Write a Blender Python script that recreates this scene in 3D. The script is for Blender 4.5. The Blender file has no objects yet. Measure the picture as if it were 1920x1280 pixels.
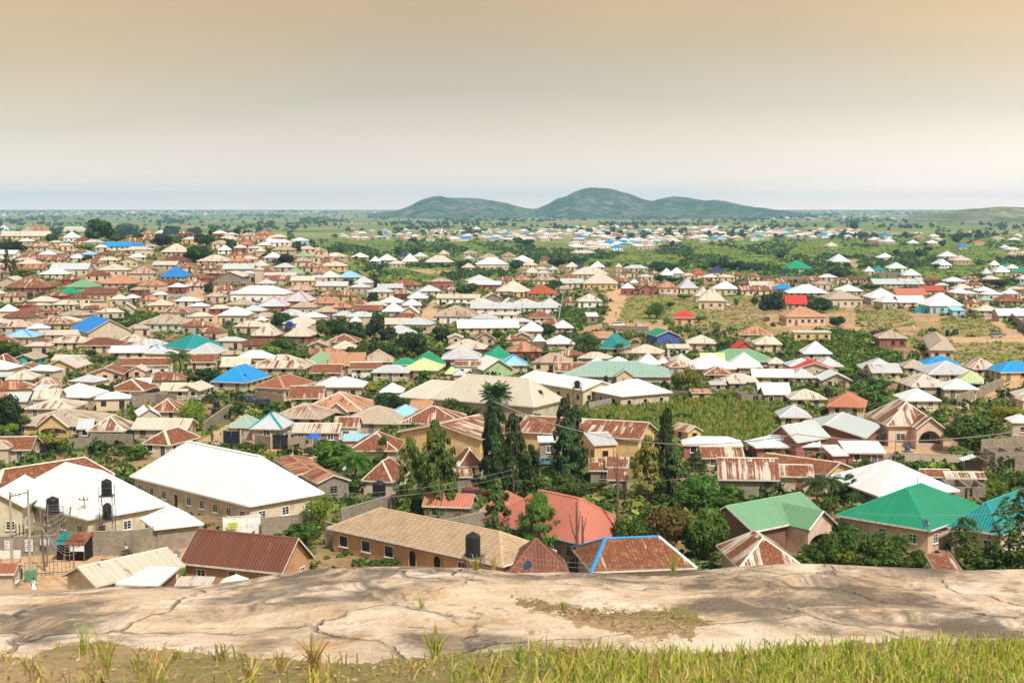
import bpy, bmesh, math, random
import numpy as np
from mathutils import Vector, Matrix, noise as mnoise
R_ = math.radians
SC = bpy.context.scene
COL = SC.collection
rng = random.Random(11)
nrng = np.random.default_rng(5)

# ------------------------------------------------------------------ camera and ground shape
F = 2667.0
HC = 42.0
PITCH = math.atan(247.0 / F)
CP, SP = math.cos(PITCH), math.sin(PITCH)

def ray(px, py):
    v = -(py - 640.0) / F
    yy = CP + SP * v
    zz = -SP + CP * v
    return (px - 960.0) / F / yy, zz / yy

def at_depth(px, py, Y):
    a, b = ray(px, py)
    return a * Y, Y, HC + b * Y

def proj(x, y, z):
    dz = z - HC
    f = y * CP - dz * SP
    u = y * SP + dz * CP
    return 960 + F * x / f, 640 - F * u / f

def sstep(a, b, x):
    t = np.clip((np.asarray(x, float) - a) / (b - a), 0, 1)
    return t * t * (3 - 2 * t)

HL_Y = [0, 590, 653, 723, 797, 889, 960, 1100, 1600]
HL_Z = [0, 0, 5, 12, 18.5, 22.5, 24, 17, 0]

def tz(x, y):
    x = np.asarray(x, float); y = np.asarray(y, float)
    u = 960 + F * x / np.maximum(y, 20)
    a = 1 - sstep(520, 740, u)
    z = a * np.interp(y, HL_Y, HL_Z)
    z = z + 39.5 * sstep(5200, 15500, y)
    z = z + 30 * (1 - sstep(40, 112, y))
    return z

def tzf(x, y):
    return float(tz(x, y))

def march(px, py, off=0.0):
    """first ground point (raised by off) on the ray of a place in the picture"""
    a, b = ray(px, py)
    ys = 116 * 1.012 ** np.arange(0, 400)
    zr = HC + b * ys
    zt = tz(a * ys, ys) + off
    i = int(np.argmax(zr <= zt))
    if not (zr[i] <= zt[i]):
        return 12000.0
    lo, hi = (ys[i - 1] if i else ys[0]), ys[i]
    for _ in range(24):
        m = (lo + hi) / 2
        if HC + b * m <= tzf(a * m, m) + off: hi = m
        else: lo = m
    return float(hi)

def ground_at(px, py):
    Y = march(px, py)
    x, y, z = at_depth(px, py, Y)
    return x, y, tzf(x, y)

# ------------------------------------------------------------------ mesh helpers
class MB:
    def __init__(self):
        self.v = []; self.f = []; self.m = []; self.uv = []
    def face(self, pts, m=0, uv=None):
        i = len(self.v)
        self.v += [tuple(p) for p in pts]
        self.f.append(tuple(range(i, i + len(pts))))
        self.m.append(m)
        self.uv.append(uv or [(0, 0)] * len(pts))
    def box(self, c, s, m=0, rz=0.0):
        cx, cy, cz = c; a, b, h = s[0] / 2, s[1] / 2, s[2] / 2
        cr, sr = math.cos(rz), math.sin(rz)
        P = []
        for z in (-h, h):
            for x, y in ((-a, -b), (a, -b), (a, b), (-a, b)):
                P.append((cx + x * cr - y * sr, cy + x * sr + y * cr, cz + z))
        i = len(self.v); self.v += P
        for q in ((0, 3, 2, 1), (4, 5, 6, 7), (0, 1, 5, 4), (1, 2, 6, 5), (2, 3, 7, 6), (3, 0, 4, 7)):
            self.f.append(tuple(i + k for k in q)); self.m.append(m); self.uv.append([(0, 0)] * 4)
    def tube(self, pts, rads, n=6, m=0, cap=True):
        base = len(self.v)
        P = [Vector(p) for p in pts]
        for k, p in enumerate(P):
            d = (P[min(k + 1, len(P) - 1)] - P[max(k - 1, 0)])
            d = d.normalized() if d.length > 1e-9 else Vector((0, 0, 1))
            u = d.cross(Vector((0, 1, 0)) if abs(d.y) < .9 else Vector((1, 0, 0))).normalized()
            w = d.cross(u)
            r = rads[k] if isinstance(rads, (list, tuple)) else rads
            for j in range(n):
                t = 2 * math.pi * j / n
                self.v.append(tuple(p + u * (r * math.cos(t)) + w * (r * math.sin(t))))
        for k in range(len(P) - 1):
            for j in range(n):
                a = base + k * n + j; b = base + k * n + (j + 1) % n
                self.f.append((a, b, b + n, a + n)); self.m.append(m); self.uv.append([(0, 0)] * 4)
        if cap:
            self.f.append(tuple(base + j for j in range(n))[::-1]); self.m.append(m); self.uv.append([(0, 0)] * n)
            e = base + (len(P) - 1) * n
            self.f.append(tuple(e + j for j in range(n))); self.m.append(m); self.uv.append([(0, 0)] * n)
    def lathe(self, prof, c=(0, 0, 0), n=16, m=0):
        base = len(self.v)
        for r, z in prof:
            for j in range(n):
                t = 2 * math.pi * j / n
                self.v.append((c[0] + r * math.cos(t), c[1] + r * math.sin(t), c[2] + z))
        for k in range(len(prof) - 1):
            for j in range(n):
                a = base + k * n + j; b = base + k * n + (j + 1) % n
                self.f.append((a, b, b + n, a + n)); self.m.append(m); self.uv.append([(0, 0)] * 4)
        self.f.append(tuple(base + j for j in range(n))[::-1]); self.m.append(m); self.uv.append([(0, 0)] * n)
        e = base + (len(prof) - 1) * n
        self.f.append(tuple(e + j for j in range(n))); self.m.append(m); self.uv.append([(0, 0)] * n)
    def mesh(self, name, mats, smooth=False):
        me = bpy.data.meshes.new(name)
        me.from_pydata(self.v, [], self.f)
        for mm in (mats if isinstance(mats, (list, tuple)) else [mats]):
            me.materials.append(mm)
        if any(self.m):
            me.polygons.foreach_set('material_index', self.m)
        if any(u[0] != (0, 0) or u[-1] != (0, 0) for u in self.uv):
            l = me.uv_layers.new(name='UVMap')
            flat = [c for u in self.uv for p in u for c in p]
            l.data.foreach_set('uv', flat)
        if smooth:
            me.polygons.foreach_set('use_smooth', [True] * len(me.polygons))
        me.update()
        return me

def link(name, me, parent=None, color=None):
    o = bpy.data.objects.new(name, me)
    COL.objects.link(o)
    if parent is not None: o.parent = parent
    if color is not None: o.color = (*color, 1)
    return o

def quads_mesh(name, V, mats, color=None):
    """V: (n,4,3) array of quads"""
    n = len(V)
    me = bpy.data.meshes.new(name)
    me.vertices.add(n * 4); me.loops.add(n * 4); me.polygons.add(n)
    me.vertices.foreach_set('co', np.ascontiguousarray(V, dtype=np.float32).ravel())
    me.loops.foreach_set('vertex_index', np.arange(n * 4, dtype=np.int32))
    me.polygons.foreach_set('loop_start', np.arange(0, n * 4, 4, dtype=np.int32))
    me.polygons.foreach_set('loop_total', np.full(n, 4, dtype=np.int32))
    if color is not None:
        a = me.color_attributes.new('tint', 'FLOAT_COLOR', 'POINT')
        c = np.ones((n, 4, 4), np.float32); c[:, :, :3] = color[:, None, :]
        a.data.foreach_set('color', c.ravel())
    for mm in (mats if isinstance(mats, (list, tuple)) else [mats]): me.materials.append(mm)
    me.update(); me.validate()
    return me

def empty(name, loc, rz=0.0):
    o = bpy.data.objects.new(name, None)
    o.empty_display_size = .2
    COL.objects.link(o); o.location = loc; o.rotation_euler = (0, 0, rz)
    return o

THINGS = []     # [object, description, ref or None, screen position]
def thing(o, cat, desc, ref=None, group=None, label=None, pos=None):
    o['category'] = cat
    if group: o['group'] = group
    THINGS.append({'o': o, 'd': desc, 'ref': ref, 'label': label, 'pos': pos or proj(*o.location)})
    return o

def structure(o, kind='structure'):
    o['kind'] = kind
    return o

# ------------------------------------------------------------------ materials
class NT:
    def __init__(self, name):
        self.m = bpy.data.materials.new(name); self.m.use_nodes = True
        self.t = self.m.node_tree; self.t.nodes.clear()
        self.out = self.t.nodes.new('ShaderNodeOutputMaterial')
    def n(self, typ, **kw):
        nd = self.t.nodes.new(typ)
        for k, v in kw.items():
            if k in nd.inputs.keys() if isinstance(k, str) else False: nd.inputs[k].default_value = v
            else: setattr(nd, k, v)
        return nd
    def l(self, a, b): self.t.links.new(a, b)
    def val(self, sock, v):
        if isinstance(v, bpy.types.NodeSocket): self.l(v, sock)
        elif v is not None: sock.default_value = v
    def math(self, op, a, b=None, c=None, clamp=False):
        nd = self.t.nodes.new('ShaderNodeMath'); nd.operation = op; nd.use_clamp = clamp
        self.val(nd.inputs[0], a); self.val(nd.inputs[1], b); self.val(nd.inputs[2], c)
        return nd.outputs[0]
    def mix(self, f, a, b, typ='MIX'):
        nd = self.t.nodes.new('ShaderNodeMix'); nd.data_type = 'RGBA'; nd.blend_type = typ
        self.val(nd.inputs[0], f)
        for s, v in ((nd.inputs[6], a), (nd.inputs[7], b)):
            if isinstance(v, tuple): v = (*v, 1) if len(v) == 3 else v
            self.val(s, v)
        return nd.outputs[2]
    def noise(self, vec, scale, detail=3, rough=.55, dist=0.0):
        nd = self.t.nodes.new('ShaderNodeTexNoise')
        nd.inputs['Scale'].default_value = scale; nd.inputs['Detail'].default_value = detail
        nd.inputs['Roughness'].default_value = rough; nd.inputs['Distortion'].default_value = dist
        if vec is not None: self.l(vec, nd.inputs['Vector'])
        return nd.outputs['Fac']
    def ramp(self, f, stops):
        nd = self.t.nodes.new('ShaderNodeValToRGB'); e = nd.color_ramp.elements
        while len(e) < len(stops): e.new(.5)
        for k, (p, c) in enumerate(stops):
            e[k].position = p; e[k].color = (*c, 1) if len(c) == 3 else c
        self.val(nd.inputs[0], f)
        return nd.outputs[0]
    def smooth(self, f, a, b):
        nd = self.t.nodes.new('ShaderNodeMapRange'); nd.interpolation_type = 'SMOOTHSTEP'
        nd.inputs[1].default_value = a; nd.inputs[2].default_value = b
        self.val(nd.inputs[0], f)
        return nd.outputs[0]
    def scalev(self, vec, s):
        nd = self.t.nodes.new('ShaderNodeVectorMath'); nd.operation = 'MULTIPLY'
        self.l(vec, nd.inputs[0]); nd.inputs[1].default_value = s
        return nd.outputs[0]
    def addv(self, vec, o):
        nd = self.t.nodes.new('ShaderNodeVectorMath'); nd.operation = 'ADD'
        self.l(vec, nd.inputs[0]); self.val(nd.inputs[1], o)
        return nd.outputs[0]
    def bump(self, h, strength, dist=.05):
        nd = self.t.nodes.new('ShaderNodeBump'); nd.inputs['Strength'].default_value = strength
        nd.inputs['Distance'].default_value = dist; self.l(h, nd.inputs['Height'])
        return nd.outputs[0]
    def bsdf(self, color, rough=.8, spec=.3, normal=None, metal=0.0):
        b = self.t.nodes.new('ShaderNodeBsdfPrincipled')
        self.val(b.inputs['Base Color'], (*color, 1) if isinstance(color, tuple) else color)
        self.val(b.inputs['Roughness'], rough)
        b.inputs['Specular IOR Level'].default_value = spec; b.inputs['Metallic'].default_value = metal
        if normal is not None: self.l(normal, b.inputs['Normal'])
        self.l(b.outputs[0], self.out.inputs[0])
        return b

def plain(name, c, rough=.7, spec=.3, metal=0.0, var=.12, scale=1.5):
    t = NT(name); tc = t.n('ShaderNodeTexCoord')
    f = t.noise(tc.outputs['Object'], scale, 4)
    col = t.mix(f, tuple(x * (1 - var) for x in c), tuple(min(1, x * (1 + var)) for x in c))
    t.bsdf(col, rough, spec, metal=metal)
    return t.m

def mat_roof(many=False):
    t = NT('roof_sheet')
    oi = t.n('ShaderNodeObjectInfo'); uv = t.n('ShaderNodeUVMap')
    OC = oi.outputs['Color']
    sep = t.n('ShaderNodeSeparateXYZ'); t.l(uv.outputs[0], sep.inputs[0])
    u, v = sep.outputs[0], sep.outputs[1]
    rnd = t.math('MULTIPLY', oi.outputs['Random'], 97.0)
    at = t.n('ShaderNodeAttribute', attribute_type='OBJECT', attribute_name='rust')
    rust = at.outputs['Fac']
    if many:
        at = t.n('ShaderNodeAttribute', attribute_type='GEOMETRY', attribute_name='tint'); OC = at.outputs['Color']; rust = at.outputs['Alpha']
    # one corrugated sheet is 0.8 by 2.4 m: every sheet weathers by itself
    cu = t.math('FLOOR', t.math('DIVIDE', u, .8)); cv = t.math('FLOOR', t.math('DIVIDE', v, 3.9))
    cb = t.n('ShaderNodeCombineXYZ'); t.l(cu, cb.inputs[0]); t.l(cv, cb.inputs[1]); t.l(rnd, cb.inputs[2])
    wn = t.n('ShaderNodeTexWhiteNoise'); t.l(cb.outputs[0], wn.inputs['Vector'])
    r1 = wn.outputs['Value']
    c2 = t.n('ShaderNodeCombineXYZ')
    t.l(t.math('MULTIPLY', u, 3.4), c2.inputs[0]); t.l(t.math('MULTIPLY', v, .13), c2.inputs[1]); t.l(rnd, c2.inputs[2])
    n1 = t.noise(c2.outputs[0], 1.0, 4, .6)
    c3 = t.n('ShaderNodeCombineXYZ')
    t.l(u, c3.inputs[0]); t.l(v, c3.inputs[1]); t.l(rnd, c3.inputs[2])
    n2 = t.noise(c3.outputs[0], .22, 3, .55)
    n3 = t.noise(c3.outputs[0], 2.2, 3, .6)
    s = t.math('ADD', t.math('MULTIPLY', r1, .40), t.math('MULTIPLY', n1, 1.15))
    s = t.math('ADD', s, t.math('MULTIPLY', n2, .75))
    s = t.math('ADD', s, t.math('MULTIPLY', n3, .25))
    # s is about 1.21 on average, spread about 0.25
    s = t.math('ADD', s, t.math('SUBTRACT', t.math('MULTIPLY', rust, 1.15), 1.83))
    mask = t.smooth(s, -.07, .11)
    rc = t.mix(n1, (.075, .022, .012), (.27, .095, .045))
    rc = t.mix(t.smooth(n3, .45, .8), rc, (.36, .19, .10))
    base = t.mix(t.math('MULTIPLY', r1, t.math('MULTIPLY_ADD', rust, .3, .03)), OC, (.30, .27, .23))
    base = t.mix(t.smooth(n1, .3, .75), base, t.mix(1.0, base, (.90, .885, .86), 'MULTIPLY'))
    base = t.mix(t.smooth(n2, .5, .75), base, t.mix(1.0, base, (.96, .945, .92), 'MULTIPLY'))
    col = t.mix(t.math('MULTIPLY', mask, t.math('GREATER_THAN', rust, .02)), base, rc)
    col = t.mix(t.math('MULTIPLY', t.smooth(n1, .50, .78), .28), col, t.mix(1.0, col, (.62, .56, .48), 'MULTIPLY'))
    # lap seams and ribs
    fu = t.math('FRACT', t.math('DIVIDE', u, .8)); seam = t.math('LESS_THAN', fu, .07)
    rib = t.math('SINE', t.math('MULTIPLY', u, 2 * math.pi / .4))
    fv = t.math('FRACT', t.math('DIVIDE', v, 2.6)); lap = t.math('LESS_THAN', fv, .025)
    dk = t.math('MAXIMUM', t.math('MULTIPLY', seam, .30), t.math('MULTIPLY', lap, .22))
    col = t.mix(dk, col, t.mix(1.0, col, (.45, .42, .40), 'MULTIPLY'))
    rough = t.math('ADD', .55, t.math('MULTIPLY', mask, .35))
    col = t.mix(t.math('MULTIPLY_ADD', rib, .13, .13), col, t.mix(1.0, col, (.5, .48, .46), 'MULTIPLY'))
    t.bsdf(col, rough, .2, t.bump(rib, .8, .03))
    return t.m

def mat_tile():
    t = NT('roof_tile')
    oi = t.n('ShaderNodeObjectInfo'); uv = t.n('ShaderNodeUVMap')
    sep = t.n('ShaderNodeSeparateXYZ'); t.l(uv.outputs[0], sep.inputs[0])
    u, v = sep.outputs[0], sep.outputs[1]
    a = t.math('SINE', t.math('MULTIPLY', u, 2 * math.pi / .9))
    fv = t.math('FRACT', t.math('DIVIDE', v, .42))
    n = t.noise(uv.outputs[0], .5, 4, .6); n2 = t.noise(uv.outputs[0], 3.0, 3)
    row = t.smooth(fv, 0.0, .3)
    col = t.mix(t.math('MULTIPLY_ADD', a, .16, .28), oi.outputs['Color'], (.30, .20, .13))
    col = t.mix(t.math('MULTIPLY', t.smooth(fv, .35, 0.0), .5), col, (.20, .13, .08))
    col = t.mix(t.smooth(n, .4, .7), col, t.mix(1.0, col, (.80, .78, .74), 'MULTIPLY'))
    col = t.mix(t.smooth(n2, .55, .75), col, (.46, .36, .26))
    h = t.math('ADD', t.math('MULTIPLY', a, .5), row)
    t.bsdf(col, .8, .2, t.bump(h, .7, .05))
    return t.m

def mat_wall():
    t = NT('plastered_wall')
    oi = t.n('ShaderNodeObjectInfo'); tc = t.n('ShaderNodeTexCoord')
    p = t.addv(tc.outputs['Object'], t.math('MULTIPLY', oi.outputs['Random'], 53.0))
    n = t.noise(p, .6, 4, .6); n2 = t.noise(t.scalev(p, (2.2, 2.2, .35)), 1.0, 4, .6); n3 = t.noise(p, 7, 3)
    c = oi.outputs['Color']
    col = t.mix(t.smooth(n, .42, .75), c, t.mix(1.0, c, (.70, .66, .60), 'MULTIPLY'))
    col = t.mix(t.math('MULTIPLY', t.smooth(n2, .52, .78), .55), col, (.17, .13, .095))
    col = t.mix(t.math('MULTIPLY', n3, .15), col, (.8, .74, .62))
    t.bsdf(col, .9, .15, t.bump(n3, .25, .02))
    return t.m

def mat_block():
    t = NT('block_wall')
    oi = t.n('ShaderNodeObjectInfo'); tc = t.n('ShaderNodeTexCoord')
    sep = t.n('ShaderNodeSeparateXYZ'); t.l(tc.outputs['Object'], sep.inputs[0])
    cb = t.n('ShaderNodeCombineXYZ')
    t.l(t.math('ADD', sep.outputs[0], sep.outputs[1]), cb.inputs[0]); t.l(sep.outputs[2], cb.inputs[1])
    br = t.n('ShaderNodeTexBrick'); t.l(cb.outputs[0], br.inputs['Vector'])
    br.inputs['Scale'].default_value = 1.0; br.inputs['Brick Width'].default_value = .48; br.inputs['Row Height'].default_value = .25
    br.inputs['Mortar Size'].default_value = .018
    br.inputs['Color1'].default_value = (.95, .92, .88, 1); br.inputs['Color2'].default_value = (.72, .68, .62, 1); br.inputs['Mortar'].default_value = (.5, .46, .4, 1)
    n = t.noise(tc.outputs['Object'], .35, 5, .65); n2 = t.noise(t.scalev(tc.outputs['Object'], (1.5, 1.5, .3)), 1.2, 4)
    col = t.mix(1.0, oi.outputs['Color'], br.outputs['Color'], 'MULTIPLY')
    col = t.mix(t.math('MULTIPLY', t.smooth(n, .45, .75), .6), col, (.16, .125, .085))
    col = t.mix(t.math('MULTIPLY', t.smooth(n2, .55, .8), .5), col, (.08, .07, .055))
    t.bsdf(col, .95, .1, t.bump(br.outputs['Fac'], .4, .02))
    return t.m

def mat_leaf():
    t = NT('leaf')
    oi = t.n('ShaderNodeObjectInfo'); g = t.n('ShaderNodeNewGeometry'); tc = t.n('ShaderNodeTexCoord')
    r = g.outputs['Random Per Island']
    n = t.noise(t.addv(tc.outputs['Object'], t.math('MULTIPLY', oi.outputs['Random'], 31.0)), 2.6, 3)
    c = oi.outputs['Color']
    a = t.mix(1.0, c, (.55, .60, .50), 'MULTIPLY'); b = t.mix(1.0, c, (1.9, 1.75, 1.1), 'MULTIPLY')
    col = t.mix(t.math('ADD', t.math('MULTIPLY', r, .55), t.math('MULTIPLY', t.smooth(n, .35, .65), .45)), a, b)
    hs = t.n('ShaderNodeHueSaturation'); t.l(col, hs.inputs['Color'])
    t.l(t.math('MULTIPLY_ADD', oi.outputs['Random'], .035, .485), hs.inputs['Hue'])
    t.l(t.math('MULTIPLY_ADD', oi.outputs['Random'], .5, .78), hs.inputs['Value'])
    b1 = t.n('ShaderNodeBsdfPrincipled'); t.l(hs.outputs[0], b1.inputs['Base Color'])
    b1.inputs['Roughness'].default_value = .55; b1.inputs['Specular IOR Level'].default_value = .3
    b2 = t.n('ShaderNodeBsdfTranslucent'); t.l(t.mix(1.0, hs.outputs[0], (1.3, 1.5, .6), 'MULTIPLY'), b2.inputs['Color'])
    mx = t.n('ShaderNodeMixShader'); mx.inputs[0].default_value = .28
    t.l(b1.outputs[0], mx.inputs[1]); t.l(b2.outputs[0], mx.inputs[2]); t.l(mx.outputs[0], t.out.inputs[0])
    return t.m

def mat_tint(name='tinted_leaf', trans=.25):
    t = NT(name)
    a = t.n('ShaderNodeAttribute', attribute_type='GEOMETRY', attribute_name='tint')
    b1 = t.n('ShaderNodeBsdfPrincipled'); t.l(a.outputs['Color'], b1.inputs['Base Color'])
    b1.inputs['Roughness'].default_value = .7; b1.inputs['Specular IOR Level'].default_value = .2
    b2 = t.n('ShaderNodeBsdfTranslucent'); t.l(a.outputs['Color'], b2.inputs['Color'])
    mx = t.n('ShaderNodeMixShader'); mx.inputs[0].default_value = trans
    t.l(b1.outputs[0], mx.inputs[1]); t.l(b2.outputs[0], mx.inputs[2]); t.l(mx.outputs[0], t.out.inputs[0])
    return t.m

def mat_objcol(name, rough=.6, spec=.3, metal=0.0):
    t = NT(name); oi = t.n('ShaderNodeObjectInfo'); tc = t.n('ShaderNodeTexCoord')
    n = t.noise(tc.outputs['Object'], 2.0, 4)
    col = t.mix(t.smooth(n, .45, .75), oi.outputs['Color'], t.mix(1.0, oi.outputs['Color'], (.72, .70, .66), 'MULTIPLY'))
    t.bsdf(col, rough, spec, metal=metal)
    return t.m

def mat_ground(name, cols, s1=.06, s2=.7, s3=.012, speck=None):
    """cols: three colours of bare and grown ground mixed by noise at three scales"""
    t = NT(name); tc = t.n('ShaderNodeTexCoord'); P = tc.outputs['Object']
    n1 = t.noise(P, s1, 5, .6, .3); n2 = t.noise(P, s2, 4, .65); n3 = t.noise(P, s3, 4, .6)
    col = t.mix(t.smooth(n1, .42, .58), cols[0], cols[1])
    col = t.mix(t.smooth(n3, .45, .62), col, cols[2])
    col = t.mix(t.smooth(n2, .45, .7), col, t.mix(1.0, col, (.62, .62, .58), 'MULTIPLY'))
    if speck: col = t.mix(t.smooth(n2, .56, .66), col, speck)
    t.bsdf(col, .95, .1, t.bump(n2, .4, .2))
    return t.m

M = {}
M['roof'] = mat_roof(); M['roofs'] = mat_roof(True); M['tile'] = mat_tile(); M['wall'] = mat_wall(); M['block'] = mat_block(); M['leaf'] = mat_leaf()
M['tint'] = mat_tint(); M['paint'] = mat_objcol('painted'); M['gloss'] = mat_objcol('gloss_paint', .25, .5)
M['pane'] = plain('window_glass', (.022, .024, .028), .15, .5)
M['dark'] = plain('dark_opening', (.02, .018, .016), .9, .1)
M['bark'] = plain('bark', (.13, .095, .065), .95, .1, var=.35, scale=4)
M['steel'] = plain('steel_angle', (.10, .085, .075), .6, .4, var=.4)
M['tank'] = plain('tank_plastic', (.014, .015, .018), .38, .4, var=.3)
M['wire'] = plain('wire', (.30, .29, .27), .6, .2)
M['pole'] = plain('pole_concrete', (.36, .31, .25), .9, .1, var=.25)
M['wood'] = plain('pole_wood', (.20, .15, .11), .9, .1, var=.3)
M['rubber'] = plain('rubber', (.02, .02, .02), .8, .2)
M['skin'] = plain('skin', (.10, .055, .035), .6, .3)
# ------------------------------------------------------------------ houses
RC = {  # roof sheets: colour, rust, word
 'W': ((.76, .755, .74), 0, 'white'), 'C': ((.57, .50, .405), .25, 'cream'), 'T': ((.425, .335, .255), .36, 'tan'),
 'G': ((.48, .50, .51), .2, 'grey'), '2': ((.66, .69, .72), 0, 'silver'), 'R': ((.57, .455, .36), .64, 'rusty'),
 'B': ((.145, .044, .022), .34, 'maroon'), 'O': ((.46, .23, .125), .42, 'orange-brown'), 'U': ((.40, .075, .03), .2, 'red-orange'),
 'V': ((.52, .045, .03), 0, 'bright red'), 'E': ((.012, .25, .125), 0, 'green'), 'e': ((.22, .34, .20), .12, 'faded green'),
 'M': ((.27, .40, .33), .0, 'mint grey'), 'L': ((.48, .56, .27), 0, 'lime'), 'A': ((.008, .22, .215), 0, 'teal'),
 'S': ((.012, .20, .58), 0, 'blue'), 'Z': ((.015, .25, .58), 0, 'sky blue'), 'K': ((.035, .035, .10), 0, 'navy'), 's': ((.27, .52, .68), .05, 'pale blue'),
 'P': ((.45, .15, .098), .05, 'salmon'), 'Q': ((.42, .15, .085), .1, 'brick red'), 'D': ((.30, .10, .05), .25, 'red-brown'),
 'I': ((.42, .285, .175), 0, 'tan tiled'), 'F': ((.15, .31, .17), 0, 'light green'),
}
WC = {
 'c': ((.60, .49, .335), 'cream'), 'y': ((.62, .42, .18), 'ochre'), 'w': ((.76, .75, .72), 'white'), 'g': ((.34, .30, .245), 'grey block'),
 'b': ((.27, .07, .05), 'red'), 't': ((.48, .385, .285), 'tan'), 'p': ((.62, .43, .31), 'pinkish'), 'o': ((.46, .235, .10), 'orange'),
 'm': ((.55, .64, .50), 'mint'), 'a': ((.02, .38, .36), 'teal'), 'u': ((.012, .05, .33), 'blue'), 'r': ((.38, .02, .02), 'bright red'),
 'n': ((.17, .06, .045), 'maroon'), 'l': ((.30, .48, .22), 'light green'), 's': ((.30, .50, .62), 'pale blue'),
}

def pyr_window(w, h, bars):
    fr, gl = MB(), MB()
    t = .09
    for x in (-w / 2 + t / 2, w / 2 - t / 2): fr.box((x, -.02, 0), (t, .1, h))
    for z in (-h / 2 + t / 2, h / 2 - t / 2): fr.box((0, -.022, z), (w - 2 * t, .1, t))
    if bars:
        fr.box((0, -.024, 0), (.06, .06, h - 2 * t))
        for z in (-h / 6, h / 6): fr.box((0, -.027, z), (w - 2 * t, .05, .035))
    fr.box((0, -.06, -h / 2 - .04), (w + .12, .2, .07))
    gl.box((0, 0.0, 0), (w - .05, .03, h - .05))
    return fr, gl
_wm = {}
def window_meshes(kind):
    if kind not in _wm:
        w, h, bars = {'n': (1.15, 1.15, 0), 'm': (1.2, 1.2, 1), 'b': (1.7, 1.35, 1), 'p': (1.6, 1.45, 0)}[kind]
        fr, gl = pyr_window(w, h, bars)
        both = MB(); both.v = list(fr.v); both.f = list(fr.f); both.m = [0] * len(fr.f); both.uv = list(fr.uv)
        n = len(both.v); both.v += gl.v; both.f += [tuple(i + n for i in q) for q in gl.f]; both.m += [1] * len(gl.f); both.uv += gl.uv
        _wm[kind] = (fr.mesh('window_frame', M['paint']), gl.mesh('window_pane', M['pane']), both.mesh('window', [M['paint'], M['pane']]))
    return _wm[kind]
def door_mesh():
    if 'door' not in _wm:
        a = MB(); a.box((0, 0, 1.03), (.95, .1, 2.06)); a.box((.33, -.07, 1.0), (.05, .05, .14))
        for z in (.55, 1.5): a.box((0, -.06, z), (.6, .03, .6))
        d = MB()
        for x in (-.53, .53): d.box((x, -.02, 1.06), (.1, .14, 2.12))
        d.box((0, -.02, 2.16), (1.16, .14, .1))
        _wm['door'] = (a.mesh('door_leaf', M['paint']), d.mesh('door_frame', M['paint']))
    return _wm['door']
def arch_mesh(w, h):
    k = ('arch', round(w, 1), round(h, 1))
    if k not in _wm:
        a = MB(); n = 12; r = w / 2
        o = [(-r, 0)] + [(r * math.cos(math.pi - math.pi * i / n), h - r + r * math.sin(math.pi * i / n)) for i in range(n + 1)] + [(r, 0)]
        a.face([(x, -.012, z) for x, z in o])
        b = MB(); pts = [Vector((x, -.05, z)) for x, z in o]
        b.tube(pts, .09, 4)
        _wm[k] = (a.mesh('arch_opening', M['dark']), b.mesh('arch_surround', M['paint']))
    return _wm[k]

def jitter(c, k=.06):
    f = 1 + rng.uniform(-k, k)
    return tuple(min(.9, max(.004, x * f * (1 + rng.uniform(-k, k) * .5))) for x in c)

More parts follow.
